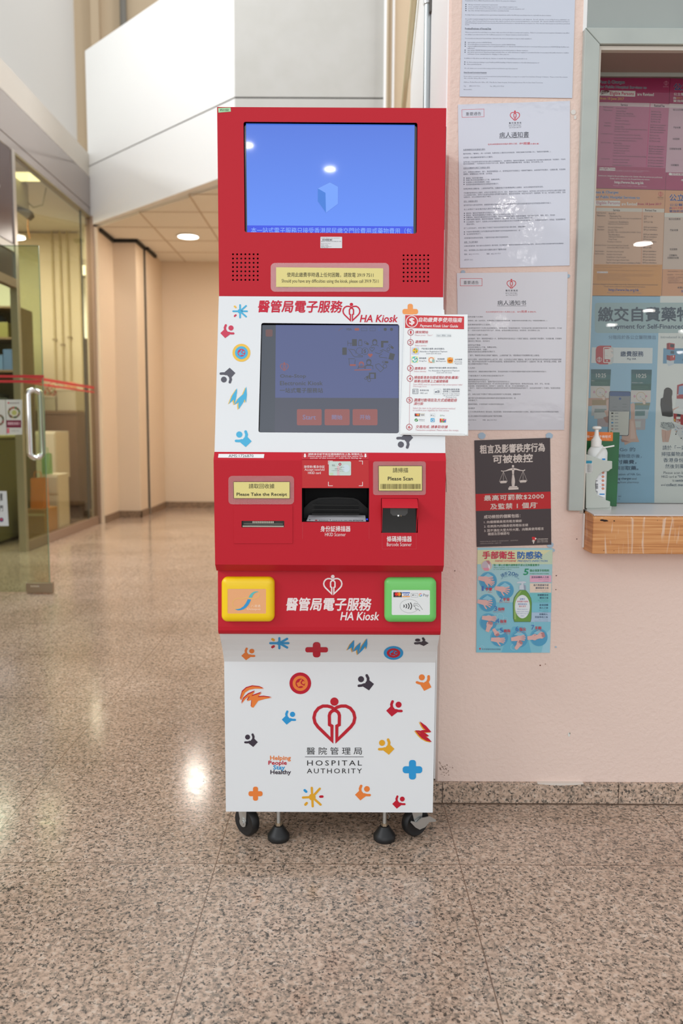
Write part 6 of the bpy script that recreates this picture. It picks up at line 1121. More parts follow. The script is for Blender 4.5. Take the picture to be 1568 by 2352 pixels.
    hand(p, 318, 1400, 84, sk, sk2, 6, rot=0.1, spread=0.1); hand(p, 320, 1520, 84, sk, sk2, 8, mir=False, rot=-1.2, fist=True); hand(p, 486, 1810, 82, sk, sk2, 6, rot=0.1, spread=0.12); hand(p, 452, 1690, 66, sk, sk2, 8, rot=1.0, fist=True); hand(p, 868, 1780, 84, sk, sk2, 6, rot=-0.1, spread=0.12); hand(p, 886, 1880, 76, sk, sk2, 8, rot=-0.9, fist=True); hand(p, 1170, 1760, 80, sk, sk2, 6, rot=-0.1, fist=True); hand(p, 1300, 1724, 84, sk, sk2, 8, rot=-0.3, fist=True)
    for cx, cy, r, n, t, e, nx, ny, tx0, ty0, tx1, ty1 in steps:
        p.text(str(n), nx, ny, nx + (34 if n == 1 else 58), ny + 90, ink(72, 116, 190), 12); p.text(t, tx0, ty0, tx1, ty1, ink(206, 58, 70), 12, 0.022); w_ = min(214, 15 * len(e)); p.text(e, tx1 - w_, ty1 + 12, tx1, ty1 + 32, ink(214, 110, 120), 12, res=1)
    bo, bo2 = ink(112, 160, 76), ink(150, 186, 110)
    p.poly([(890, 868), (1004, 868), (1060, 930), (1106, 1020), (1120, 1110), (1112, 1400), (1098, 1472), (786, 1472), (764, 1400), (760, 1110), (780, 1010), (830, 930)], ink(84, 124, 96), 5); p.poly([(896, 872), (998, 872), (1052, 936), (1096, 1024), (1110, 1110), (1102, 1396), (1090, 1462), (794, 1462), (774, 1396), (770, 1110), (790, 1016), (838, 936)], bo, 6); p.poly([(780, 1100), (800, 1010), (846, 936), (896, 880), (930, 880), (850, 1000), (820, 1100), (820, 1420), (786, 1420)], bo2, 7)
    p.circ(940, 1180, 142, ink(214, 226, 232), 8, ry=222, n=40); p.circ(940, 1180, 136, ink(226, 236, 240), 9, ry=216, n=40)
    p.poly([(882, 856), (880, 790), (900, 770), (916, 770), (918, 735), (846, 738), (832, 724), (856, 708), (960, 700), (1010, 712), (1004, 732), (968, 738), (968, 768), (1000, 778), (1006, 860)], ink(204, 216, 226), 8); p.poly([(968, 738), (968, 768), (1000, 778), (1006, 860), (970, 860), (960, 740)], ink(150, 164, 184), 9)
    for t, x0, y0, x1, y1, c in (('當雙手', 892, 1020, 992, 1054, bl), ('有明顯污垢時', 840, 1066, 1046, 1100, rd), ('請用梘液及', 854, 1116, 1028, 1148, bl), ('清水潔手', 872, 1156, 1008, 1190, rd), ('When hands are', 840, 1216, 1040, 1238, ink(110, 140, 190), ), ('visibly soiled, always', 820, 1262, 1062, 1286, ink(110, 140, 190)), ('clean with soap and', 822, 1300, 1060, 1324, ink(110, 140, 190)), ('water', 904, 1344, 974, 1364, ink(110, 140, 190))): p.text(t, x0, y0, x1, y1, c, 10, 0.006, res=1)
    p.circ(138, 1976, 16, ink(206, 70, 84), 4); p.poly([(130, 1990), (146, 1990), (138, 2012)], ink(120, 110, 110), 4); p.text('新界東醫院感染控制組', 172, 1972, 528, 2004, ink(96, 126, 148), 4, 0.004)
o = poster('hygiene_poster', [(1095.9, 1258), (1268.6, 1259), (1262.2, 1499), (1093.2, 1498.4)], mat('poster_aqua', (150, 202, 214), 0.4), ZF, hy, 'aqua hand hygiene poster with a green soap bottle below the dark poster', step=0.00018)
dabs(FrontPlane(WY - 0.0012), [(1276, 1486, 2.2), (1270, 1264, 4)], o)
b = MB()                                                           # scuffs and paint chips on the pink wall
for n_, (x, y, r, rx, c) in enumerate([(1306, 1687, 5, .5, (226, 226, 220)), (1308, 1684, 2, .5, (120, 130, 120)), (1316, 258, 6, 1.0, (226, 222, 216)), (1320, 270, 5, .6, (226, 222, 216)), (1240, 1528, 1.6, 1, (120, 70, 50)), (1277, 1322, 1.5, 1, (110, 80, 70)), (1276, 1354, 1.2, 1, (110, 80, 70)), (1044, 1311, 1.4, 1, (110, 80, 70)), (1324, 1238, 1.3, 1, (100, 70, 60)), (1328, 1103, 1.5, 1, (90, 70, 60)), (1252, 1525, 1.0, 1, (130, 90, 70))]):
    f = FrontPlane(WY).hit([(x + r * rx * math.cos(2 * PI * k / 10), y + r * math.sin(2 * PI * k / 10)) for k in range(10)], 0.0012); b.add(list(f), [tuple(range(10))], mat('chip_%d' % (c[0] * 7 + c[1]), c, 0.7))
random.seed(2)
for k in range(44):
    x, y, r = 1008 + abs(random.gauss(0, 13)), 1764 + random.gauss(0, 7), random.uniform(0.5, 1.2)
    f = FrontPlane(WY).hit([(x + r * math.cos(2 * PI * j / 6), y + r * math.sin(2 * PI * j / 6)) for j in range(6)], 0.0012); b.add(list(f), [tuple(range(6))], mat('scuff', (120, 90, 74), 0.8))
o = b.build('wall_scuffs', wr); o['kind'] = 'stuff'
# ================================================================== POSTERS BEHIND THE WINDOW GLASS
GP = FrontPlane(GY + 0.010)
ZG, ZH, ZI, ZJ = (1370, 170, 7.9192), (1360, 430, 7.5385), (1350, 680, 7.1284), (1330, 970, 6.588)
def cond(p, t, x0, y0, x1, y1, m, L=1, b=0.035, halo=None, sl=None):
    if halo: p.text(t, x0, y0, x1, y1, halo, L, b * 3.2, sl=sl)
    p.text(t, x0, y0, x1, y1, m, L + 1, b, sl=sl)
wt = ink(236, 228, 226)
def pink(p):
    p.sl = 0.028; nv = ink(40, 48, 110); mg = ink(160, 20, 90); k = ink(72, 30, 52)
    p.poly([(48, 515), (1315, 540), (1245, 1715), (12, 1668)], ink(192, 94, 134), 1); p.poly([(48, 515), (965, 532), (962, 602), (44, 580)], ink(226, 196, 204), 2); p.poly([(974, 534), (1315, 552), (1311, 618), (970, 604)], ink(226, 196, 204), 2)
    p.stroke([(968, 534), (898, 1704)], 9, ink(206, 40, 116), 3, cap=False)
    cond(p, 'Fees & Charges', 52, 118, 504, 186, nv, 2, 0.03, wt, 0.01); cond(p, 'for Public Hospital Services to', 52, 210, 904, 268, nv, 2, 0.03, wt, 0.02)
    p.poly([(80, 300), (700, 312), (694, 415), (40, 395)], wt, 2); p.poly([(80, 310), (190, 296), (235, 316), (200, 350), (80, 378)], ink(110, 50, 60), 3); p.text('Non-', 88, 306, 205, 366, wt, 4, 0.03, rot=-0.12); p.text('Eligible Persons', 238, 322, 670, 396, ink(196, 24, 84), 3, 0.04); p.text('are Revised', 735, 342, 1032, 396, wt, 3, 0.03); p.text('from 18 June 2017', 60, 420, 488, 482, ink(226, 168, 90), 3, 0.03)
    p.text('Service', 436, 544, 558, 582, k, 3, 0.03); p.text('Revised Fee', 1044, 556, 1230, 602, k, 3, 0.03)
    p.sl = 0.03
    for t, x0, x1, y in (('Daily Inpatient', 116, 296, 608), ('Maintenance', 122, 282, 655), ('General Hospital', 342, 552, 626), ('General Ward', 352, 522, 674), ('Intensive Care Ward/Unit', 348, 664, 718), ('High Dependency Ward/Unit', 346, 704, 764), ('Nursery', 342, 438, 808), ('Psychiatric Hospital', 332, 578, 852), ('Outpatient', 132, 254, 890), ('Attendance', 126, 256, 940), ('Accident & Emergency', 326, 608, 910), ('General Clinic', 322, 496, 958), ('Specialist Clinic (including Allied Health Clinic)', 318, 914, 1004), ('Dressing or Injection', 316, 578, 1046), ('Community Service', 64, 290, 1088), ('Community Nursing Service (General)', 312, 790, 1106), ('Community Nursing Service (Psychiatric)', 308, 828, 1164), ('Community Allied Health Service', 304, 722, 1212), ('Day Procedure', 76, 254, 1250), ('Renal Clinic', 300, 454, 1260), ('Chronic Haemodialysis', 312, 608, 1306), ('Acute Haemodialysis', 312, 582, 1350), ('Clinical Oncology Clinic', 296, 594, 1396), ('Ophthalmic Clinic', 292, 514, 1440), ('Day Procedure and Treatment in Ambulatory Facility', 290, 898, 1494), ('Day Hospital', 78, 230, 1546), ('Psychiatric Day Hospital', 288, 592, 1558), ('Geriatric Day Hospital', 286, 558, 1608), ('Rehabilitation Day Hospital', 284, 626, 1662)): p.text(t, x0, y - 15, x1, y + 15, k, 3, 0.008, res=1)
    for t, x1, y in (('$5,100 per day', 1164, 690), ('$24,400 per day', 1178, 738), ('$13,650 per day', 1172, 782), ('$1,360 per day', 1156, 826), ('$2,340 per day', 1154, 872), ('$1,230 per attendance', 1252, 932), ('$445 per attendance', 1220, 976), ('$1,190 per attendance', 1246, 1020), ('$100 per attendance', 1218, 1064), ('$535 per visit', 1128, 1122), ('$1,550 per visit', 1152, 1172), ('$1,730 per visit', 1150, 1224), ('$3,000 per attendance', 1226, 1320), ('$6,000 per attendance', 1226, 1366), ('$895 per attendance', 1198, 1410), ('$725 per attendance', 1194, 1452), ('$5,100 per attendance', 1216, 1518), ('$1,260 per attendance', 1212, 1574), ('$1,960 per attendance', 1208, 1622), ('$1,320 per attendance', 1202, 1678)): p.text(t, 990 - (y - 690) * 0.066, y - 17, x1, y + 17, k, 3, 0.014, res=1)
    w2 = ink(240, 190, 210)
    p.rect(46, 1700, 334, 1752, wt, 3); p.text('Non-Eligible Persons', 52, 1702, 328, 1748, mg, 4, 0.02, res=1); p.text('are required to pay deposit on admission for inpatient services.', 344, 1740, 956, 1762, w2, 3, res=1); p.text('Please contact Admission Office or Shroff Office for details of the deposit requirements.', 36, 1752, 840, 1770, w2, 3, res=1)
    p.text('Services are charged at the prevailing rates in the Gazette when the services are performed.', 26, 1834, 1192, 1870, wt, 3, 0.016, res=1); p.text('Details can be referred to the Hospital Authority website:', 240, 1890, 962, 1922, wt, 3, 0.016, res=1); p.text('http://www.ha.org.hk', 322, 1944, 850, 2006, wt, 3, 0.03); p.text('Patients > Service Guides > Fees and Charges', 300, 2020, 910, 2046, w2, 3, res=1)
    p.logo(1258, 126, 84, ink(232, 150, 180), 3); p.text('醫院管理局', 1204, 220, 1300, 244, ink(232, 150, 180), 3, res=1)
poster('fee_poster', [(1368, 174), (1538, 180), (1527, 436), (1364, 432)], mat('magenta_print', (172, 22, 92), 0.45), ZG, pink, 'magenta fees poster in English at the top left behind the window glass', S=GP)
def pink2(p):
    p.sl = 0.02; nv = ink(40, 48, 120); k = ink(72, 40, 60)
    p.poly([(1316, 540), (1800, 560), (1800, 1800), (1246, 1790)], ink(212, 170, 186), 1); p.poly([(1316, 540), (1800, 560), (1800, 626), (1312, 612)], ink(228, 206, 210), 2)
    p.text('公立醫院', 1400, 172, 2000, 298, wt, 2, 0.06); p.text('公立醫院', 1400, 172, 2000, 298, nv, 3, 0.035); p.text('公立醫院的收費', 1396, 342, 1860, 394, wt, 2, 0.014); p.text('由', 1390, 412, 1436, 458, wt, 2, 0.014); p.text('2017年6月', 1440, 412, 1760, 458, ink(226, 168, 90), 2, 0.014); p.text('實施新收費', 1386, 468, 1740, 516, wt, 2, 0.014)
    for t, x0, x1, y in (('每日住院費用', 1384, 1600, 652), ('門診收費', 1394, 1520, 976), ('社區服務', 1378, 1502, 1182), ('日間程序收費', 1322, 1530, 1362), ('日間醫院', 1346, 1490, 1658)): p.text(t, x0, y - 18, x1, y + 18, k, 3, 0.01)
    for y in (740, 930, 1130, 1300, 1560): p.stroke([(1300, y), (1700, y + 10)], 2, ink(196, 140, 166), 2)
    p.circ(1330, 1822, 24, wt, 3); p.rect(1340, 1806, 1700, 1846, wt, 3); p.text('非符合資格人士', 1360, 1810, 1690, 1842, ink(160, 20, 90), 4, 0.01); p.text('收費', 1532, 1915, 1640, 1950, wt, 3, 0.02)
poster('fee_poster', [(1538.6, 180), (1640, 183.6), (1640, 440), (1527.6, 436)], mat('magenta_print', (172, 22, 92), 0.45), ZG, pink2, 'magenta fees poster in Chinese at the right edge of the photo', S=GP)
def orange(p):
    p.sl = 0.03; nv = ink(48, 64, 140); k = ink(84, 58, 44); mg = ink(186, 30, 80)
    p.poly([(66, 356), (1242, 372), (1204, 1342), (30, 1336)], ink(222, 178, 152), 1); p.poly([(66, 356), (860, 368), (858, 430), (62, 414)], ink(222, 208, 198), 2); p.poly([(868, 370), (1242, 376), (1240, 438), (866, 430)], ink(222, 208, 198), 2); p.poly([(30, 1336), (1204, 1342), (1186, 1882), (10, 1874)], ink(222, 154, 84), 1)
    p.stroke([(864, 370), (842, 1340)], 6, ink(220, 130, 90), 3, cap=False)
    cond(p, 'Fees & Charges', 26, 62, 446, 122, nv, 2, 0.03, wt, 0.01); cond(p, 'for Public Hospital Services to', 40, 144, 816, 204, nv, 2, 0.03, wt, 0.02)
    p.poly([(40, 232), (480, 238), (476, 330), (36, 322)], wt, 2); p.text('Eligible Persons', 66, 244, 468, 312, mg, 3, 0.04, sl=0.01); p.text('are Revised', 502, 262, 768, 318, wt, 3, 0.03, sl=0.01); p.text('from 18 June 2017', 784, 272, 1192, 322, mg, 3, 0.03, sl=0.005)
    p.text('Service', 356, 378, 472, 416, k, 3, 0.03); p.text('Revised Fee', 912, 382, 1102, 418, k, 3, 0.03); p.sl = 0.012
    for t, x0, x1, y in (('Daily Inpatient', 70, 234, 448), ('Maintenance', 78, 222, 490), ('Acute Bed', 280, 398, 456), ('Maintenance Fee', 298, 496, 500), ('Admission Fee (for first day of hospitalization)', 294, 844, 542), ('Convalescent / Rehabilitation', 272, 620, 600), ('Infirmary and Psychiatric Bed', 270, 616, 640), ('Outpatient', 84, 200, 688), ('Attendance', 82, 204, 732), ('Accident & Emergency', 268, 532, 698), ('General Clinic', 266, 430, 738), ('Specialist Clinic (including Allied Health Clinic)', 264, 834, 780), ('First Attendance', 280, 470, 822), ('Subsequent Attendance', 280, 558, 862), ('Drug Charge', 278, 424, 904), ('Dressing or Injection', 258, 502, 946), ('Community Service', 14, 236, 1006), ('Community Nursing Service (General)', 250, 620, 1010), ('Community Allied Health Service', 250, 640, 1050), ('Day Hospital /', 44, 202, 1112), ('Day Procedure', 40, 202, 1156), ('Psychiatric Day Hospital', 246, 536, 1118), ('Geriatric Day Hospital', 244, 508, 1166), ('Rehabilitation Day Hospital', 242, 574, 1214), ('Clinical Oncology or Renal Clinic', 240, 636, 1262), ('Day Procedure and Treatment in Ambulatory Facility', 238, 826, 1310)): p.text(t, x0, y - 15, x1, y + 15, k, 3, 0.008, res=1)
    for t, x1, y in (('$120 per day', 1048, 508), ('$75', 934, 548), ('$100 per day', 1042, 604), ('$180 per attendance', 1130, 698), ('$50 per attendance', 1114, 740), ('$135 per attendance', 1126, 822), ('$80 per attendance', 1110, 864), ('$15 per item *', 1050, 904), ('$19 per attendance', 1106, 946), ('$80 per visit', 1022, 1008), ('$80 per visit', 1020, 1050), ('$60 per attendance', 1100, 1114), ('$60 per attendance', 1098, 1164), ('$55 per attendance', 1096, 1212), ('$96 per attendance', 1094, 1262), ('$195 per attendance', 1106, 1310)): p.text(t, 892 - (y - 500) * 0.03, y - 17, x1, y + 17, k, 3, 0.014, res=1)
    k2 = ink(140, 92, 50)
    for t, x0, x1, y in (('* All outpatients are issued a duration of up to 16 weeks supply for a drug item.  Prescriptions are issued in hospitals or designated', 34, 1116, 1358), ('clinics and on drugs being charged are collected always.', 34, 518, 1388), ('According to Gazette, only persons falling into the following categories are eligible for the rates of charges applicable to', 74, 1056, 1438), ('holders of Hong Kong Identity Card issued under the Registration of Persons Ordinance (Chapter 177), except those who', 76, 1056, 1502), ('obtained their Hong Kong Identity Card by virtue of a previous permission to land or remain in Hong Kong granted to', 76, 1026, 1528), ('them and such permission has expired or ceased to be valid;', 78, 570, 1552), ('children who are Hong Kong residents and under 11 years of age; or', 78, 632, 1578), ('other persons approved by the Chief Executive of the Hospital Authority.', 78, 656, 1604)): p.text(t, x0, y - 10, x1, y + 10, k2, 3, res=1)
    p.rect(76, 1458, 264, 1488, wt, 3); p.text('Eligible Persons', 82, 1462, 258, 1484, ink(170, 60, 110), 4, 0.01, res=1)
    p.text('Services are charged at the prevailing rates in the Gazette when the services are performed.', -20, 1664, 1130, 1696, k, 3, 0.014, res=1); p.text('Details can be referred to the Hospital Authority website:', 202, 1708, 914, 1736, k, 3, 0.014, res=1); p.text('http://www.ha.org.hk', 280, 1752, 802, 1812, nv, 3, 0.03); p.text('Patients > Service Guides > Fees and Charges', 252, 1816, 850, 1842, ink(110, 110, 130), 3, res=1)
    p.logo(1178, 78, 86, ink(204, 54, 70), 3); p.text('醫院管理局', 1126, 168, 1226, 192, k2, 3, res=1); p.text('HOSPITAL AUTHORITY', 1126, 204, 1226, 216, k2, 3, res=1)
poster('fee_poster', [(1363, 433), (1526.5, 437), (1518.5, 680), (1359, 679)], mat('orange_print', (222, 156, 112), 0.45), ZH, orange, 'orange fees poster in English below the magenta one behind the window glass', S=GP)
def orange2(p):
    nv = ink(52, 60, 140); k = ink(84, 66, 60)
    p.poly([(1246, 446), (1900, 452), (1900, 1428), (1212, 1420)], ink(214, 188, 176), 1); p.poly([(1246, 446), (1900, 452), (1900, 524), (1242, 518)], ink(222, 214, 206), 2); p.text('公立醫院', 1332, 122, 1860, 240, wt, 2, 0.06); p.text('公立醫院', 1332, 122, 1860, 240, nv, 3, 0.035)
    p.text('公立醫院的收費', 1336, 284, 1860, 328, nv, 2, 0.01); p.text('由', 1332, 342, 1370, 384, nv, 2, 0.01); p.text('2017年6月18日', 1374, 342, 1780, 384, ink(204, 40, 80), 2, 0.016); p.text('實施新收費', 1328, 396, 1640, 438, nv, 2, 0.014)
    for t, x0, x1, y in (('每日住院費用', 1318, 1520, 554), ('門診收費', 1342, 1480, 746), ('社區服務', 1336, 1466, 1076), ('日間醫院/', 1326, 1466, 1182), ('日間程序收費', 1298, 1490, 1226)): p.text(t, x0, y - 18, x1, y + 18, k, 3, 0.01)
    for y, t in ((1458, '*專科診所藥物以十六星期為一'), (1516, '根據憲報，下列人士適用符合'), (1560, '• 持有根據《人事登記條例》'), (1590, '  之香港身份證人士，但以獲'), (1624, '• 身為香港居民的十一歲以下'), (1656, '• 獲醫院管理局行政總裁批准')): p.text(t, 1290, y - 11, 1640, y + 11, ink(130, 84, 52), 2, res=1)
    p.text('收費以服務提供時憲報刊登', 1470, 1722, 1960, 1756, k, 3, 0.012, res=1); p.text('http://www.ha.org.hk', 1540, 1776, 2060, 1836, nv, 3, 0.03)
poster('fee_poster', [(1527.2, 437), (1640, 440), (1640, 682), (1519.2, 680)], mat('orange_print', (222, 156, 112), 0.45), ZH, orange2, 'orange fees poster in Chinese at the right edge of the photo', S=GP)
def blue(p):
    nv = ink(48, 70, 96); tl = ink(30, 86, 120); gry = ink(120, 134, 150); wpn = ink(226, 228, 232)
    p.poly([(1180, 0), (2000, 0), (2000, 3700), (1080, 3700), (1090, 2352), (1150, 600)], ink(232, 232, 232), 1)
    p.poly(rrect(108, 110, 2000, 606, 50), ink(164, 188, 196), 2); p.poly([(1176, 118), (2000, 118), (2000, 604), (1152, 604)], ink(178, 196, 200), 3)
    p.text('繳交自費藥物', 165, 182, 1690, 414, ink(54, 74, 92), 4, 0.032); p.text('Payment for Self-Financed Drugs', 372, 462, 1880, 556, nv, 4, 0.03); p.text('分階段於各公立醫院推出', 332, 642, 1104, 708, ink(84, 112, 140), 3, 0.003); p.text('Introduced in public hospitals', 1188, 652, 1900, 706, gry, 3)
    p.poly([(60, 840), (1056, 850), (1048, 1104), (50, 1096)], wpn, 2); p.poly(rrect(122, 812, 416, 1120, 64), ink(206, 208, 212), 3); p.poly([(186, 812), (378, 814), (372, 860), (350, 1000), (326, 1118), (186, 1118), (140, 1100), (122, 1056), (124, 876), (142, 832)], ink(196, 54, 60), 4)
    p.poly(rrect(246, 836, 372, 1096, 20), ink(236, 224, 222), 5); p.poly(rrect(260, 850, 360, 1082, 8), ink(196, 54, 60), 6); p.poly([(268, 868), (360, 868), (352, 1010), (330, 1036), (268, 1036)], ink(232, 226, 226), 7); p.text('$', 286, 866, 408, 1034, ink(236, 224, 222), 8, 0.045); p.text('$', 290, 872, 404, 1028, ink(200, 50, 58), 9, 0.04); p.logo(182, 996, 88, wt, 7); p.circ(308, 1060, 12, wt, 8)
    p.text('繳費服務', 530, 904, 904, 990, ink(44, 70, 108), 4, 0.026); p.text('Pay HA', 640, 1014, 784, 1056, nv, 4, 0.02)
    p.poly([(1230, 856), (2000, 856), (2000, 1110), (1222, 1106)], ink(112, 160, 196), 2)
    kr, kd = ink(196, 72, 72), ink(150, 48, 50)
    p.poly([(1284, 776), (1326, 766), (1326, 876), (1284, 872)], kd, 3); p.poly([(1326, 766), (1416, 780), (1410, 884), (1326, 876)], kr, 3); p.poly([(1342, 784), (1408, 792), (1404, 842), (1340, 838)], ink(60, 66, 76), 4); p.poly([(1284, 872), (1410, 884), (1418, 975), (1284, 968)], ink(226, 226, 230), 3); p.poly([(1350, 896), (1404, 900), (1408, 948), (1346, 944)], ink(80, 94, 110), 4); p.poly([(1284, 966), (1340, 976), (1340, 1062), (1284, 1044)], kd, 4); p.poly([(1340, 976), (1424, 966), (1422, 1048), (1340, 1062)], kr, 4); p.rect(1388, 976, 1402, 1004, ink(236, 230, 226), 5); p.poly([(1284, 1044), (1340, 1062), (1404, 1052), (1400, 1120), (1316, 1150), (1284, 1100)], ink(206, 214, 226), 3)
    p.text('一站式電子服務站', 1480, 900, 2080, 980, nv, 4, 0.02); p.text('One-Stop', 1540, 1026, 1760, 1076, nv, 4, 0.02)
    for k, (x0, y0, a, x1) in enumerate(((46, 1198, 0, 374), (706, 1204, 0, 1042))):
        dx = x1 - x0; yb = 1474 if k == 0 else 1544
        p.poly([(x0, y0), (x1, y0 + 2), (x1 - 16, yb), (x0 - 4, yb - 4)], ink(58, 110, 112), 3); p.poly([(x0, y0), (x1, y0 + 2), (x1 - 4, y0 + 90), (x0, y0 + 70)], ink(44, 92, 100), 4); p.poly([(x0 - 2, yb - 100), (x1 - 10, yb - 110), (x1 - 16, yb), (x0 - 4, yb - 4)], ink(44, 96, 84), 4); p.text('10:25', x0 + 84, y0 + 70, x0 + 244, y0 + 134, wt, 5); p.text('Thursday, 7 September', x0 + 76, y0 + 142, x0 + 244, y0 + 160, ink(150, 180, 176), 5, res=1)
        p.poly([(x0 - 6, yb), (x1 - 16, yb), (x1 - 20, yb + 196), (x0 - 8, yb + 196)], ink(216, 206, 204), 3); p.ring(x0 + 156, yb + 104, 78, 7, ink(196, 168, 110), 4); p.text('ん', x0 + 136, yb + 90, x0 + 168, yb + 118, ink(80, 140, 180), 5); p.circ(x0 + 52, yb + 98, 16, ink(206, 150, 170), 4, ry=22); p.circ(x0 + 242, yb + 96, 18, ink(206, 150, 170), 4, ry=18)
        hx_, hy_ = x0 + 174, yb + 140; p.poly([(hx_, hy_), (hx_ + 12, hy_ - 6), (hx_ + 30, hy_ + 26), (hx_ + 62, hy_ + 34), (hx_ + 58, hy_ + 84), (hx_ + 26, hy_ + 90), (hx_ + 6, hy_ + 56), (hx_ + 14, hy_ + 48)], ink(228, 200, 190), 5); p.stroke([(hx_, hy_), (hx_ + 12, hy_ - 6), (hx_ + 30, hy_ + 26), (hx_ + 62, hy_ + 34), (hx_ + 58, hy_ + 84)], 4, ink(110, 80, 70), 6)
        p.text('Notification Centre' if k else 'HA Go', x0 + 10, yb - 134 if k else yb - 96, x0 + (190 if k else 60), yb - 118 if k else yb - 80, wt, 5, res=1)
        for j in range(2): p.text('You have a new payment notification from hospital', x0 + 10, yb - 66 + 26 * j, x0 + dx - 60, yb - 50 + 26 * j, ink(120, 166, 150), 5, res=1)
    for pts, c in (([(-10, 1670), (358, 1668), (350, 1800), (-14, 1800)], (198, 152, 130)), ([(62, 1700), (330, 1696), (320, 1782), (62, 1786)], (164, 138, 100)), ([(60, 1790), (330, 1790), (320, 1960), (50, 1960)], (196, 192, 196)), ([(106, 1846), (300, 1846), (296, 1900), (100, 1906)], (140, 150, 150)), ([(100, 1910), (300, 1910), (296, 2010), (96, 2010)], (206, 204, 206)), ([(150, 2010), (330, 1990), (330, 2140), (150, 2140)], (190, 172, 176)), ([(760, 1750), (1016, 1748), (990, 1860), (756, 1860)], (134, 138, 112)), ([(770, 1790), (1000, 1790), (980, 1860), (766, 1858)], (110, 142, 148)), ([(760, 1860), (990, 1860), (970, 2010), (756, 2010)], (186, 196, 206)), ([(770, 1880), (930, 1878), (926, 1960), (766, 1962)], (122, 148, 152)), ([(700, 2010), (940, 2010), (930, 2190), (696, 2190)], (184, 178, 184)), ([(720, 2050), (860, 2050), (856, 2150), (716, 2150)], (196, 200, 204))): p.poly(pts, ink(*c), 3)
    sk, sk2 = ink(214, 176, 164), ink(178, 134, 124)
    p.poly([(300, 1700), (350, 1690), (350, 1900), (310, 1860), (292, 1760)], sk, 4); p.poly([(262, 1880), (340, 1850), (345, 1990), (300, 1970)], sk, 4); p.poly([(246, 1990), (340, 1960), (340, 2080), (290, 2070)], sk2, 4); p.poly([(690, 1770), (740, 1745), (762, 1780), (760, 2000), (700, 2030)], sk, 4); p.poly([(530, 2180), (700, 2000), (760, 2010), (800, 2350), (600, 2440)], sk, 4); p.poly([(700, 2040), (740, 2050), (780, 2330), (690, 2340)], ink(224, 190, 180), 5)
    p.vw = ZJ; p.poly([(640, 180), (830, 100), (905, 298), (640, 298)], sk, 4); p.poly([(620, 250), (760, 298), (640, 298)], sk2, 5); p.vw = ZI
    p.poly(rquad([(342, 1556), (698, 1562), (662, 2292), (322, 2276)], 34), ink(52, 58, 78), 6); p.poly(rquad([(352, 1566), (690, 1572), (654, 2282), (332, 2266)], 28), ink(218, 214, 210), 7); p.poly(rquad([(352, 1566), (690, 1572), (680, 1892), (344, 1892)], 26), ink(140, 142, 148), 8); p.poly(rquad([(352, 1566), (690, 1572), (688, 1640), (350, 1638)], 24), ink(66, 92, 146), 9); p.rect(436, 1562, 616, 1594, ink(52, 58, 78), 10, r=14); p.circ(520, 1680, 20, ink(56, 84, 150), 10)
    for y in (1740, 1768, 1812, 1868): p.rect(400, y, 470, y + 10, ink(118, 120, 126), 9); p.rect(560, y, 634, y + 10, ink(118, 120, 126), 9)
    for i, y in enumerate((1918, 1970, 2022, 2074, 2126, 2176)): p.rect(376, y - 12, 410, y + 12, ink(*[(70, 66, 60), (150, 150, 156), (170, 168, 170), (80, 150, 206), (150, 154, 160), (200, 150, 140)][i]), 9); p.rect(432, y - 6, 490, y + 6, ink(160, 160, 166), 9)
    p.circ(374, 2224, 12, ink(130, 160, 70), 9)
    hr, sh_ = ink(54, 46, 40), ink(52, 48, 46)
    p.poly([(1240, 1536), (1270, 1504), (1306, 1496), (1346, 1512), (1376, 1548), (1378, 1600), (1366, 1650), (1372, 1720), (1376, 1800), (1360, 1820), (1210, 1750), (1226, 1650), (1236, 1580)], hr, 6); p.poly([(1186, 1680), (1230, 1660), (1350, 1700), (1366, 1760), (1386, 1900), (1388, 1970), (1330, 1980), (1210, 1960), (1190, 1850), (1180, 1780)], sh_, 5); p.poly([(1380, 1850), (1480, 1808), (1486, 1816), (1400, 1870), (1392, 1900)], sk, 6)
    p.vw = ZJ
    p.poly([(1240, 0), (1420, 10), (1448, 76), (1340, 128), (1290, 100), (1218, 70)], ink(186, 190, 192), 5); random.seed(21)
    for k in range(60):
        x, y = random.uniform(1230, 1430), random.uniform(0, 92); p.circ(x, y, random.uniform(3, 8), ink(110, 116, 122), 6, n=7)
    p.poly([(1242, 106), (1310, 120), (1296, 240), (1288, 298), (1256, 298), (1244, 200)], sk, 4); p.poly([(1310, 126), (1392, 98), (1366, 220), (1346, 298), (1300, 298), (1300, 180)], sk, 4); p.stroke([(1302, 140), (1296, 296)], 4, sk2, 5)
    p.vw = ZI
    p.poly([(1456, 1458), (1560, 1430), (1900, 1440), (1900, 1690), (1446, 1680)], ink(176, 50, 54), 4); p.poly([(1484, 1480), (1560, 1462), (1900, 1470), (1900, 1610), (1474, 1612)], ink(140, 170, 206), 5); p.circ(1466, 1618, 10, wt, 6); p.poly([(1446, 1684), (1900, 1690), (1900, 1860), (1416, 1850)], ink(222, 222, 226), 4); p.poly([(1466, 1720), (1900, 1730), (1900, 1850), (1446, 1836)], ink(70, 104, 140), 5); p.poly([(1400, 1850), (1500, 1820), (1560, 1868), (1900, 1900), (1900, 1990), (1396, 1920)], ink(232, 232, 234), 5); p.poly([(1394, 1920), (1900, 1960), (1900, 2160), (1530, 2110), (1400, 2050)], ink(176, 44, 48), 4); p.poly([(1455, 1926), (1515, 1936), (1510, 1980), (1452, 1966)], ink(40, 36, 40), 5); p.rect(1440, 1976, 1508, 2016, ink(226, 224, 222), 5); p.rect(1404, 2010, 1424, 2050, ink(230, 180, 60), 5); p.text('HA Kiosk', 1436, 2020, 1510, 2080, wt, 5, 0.02, sl=0.3)
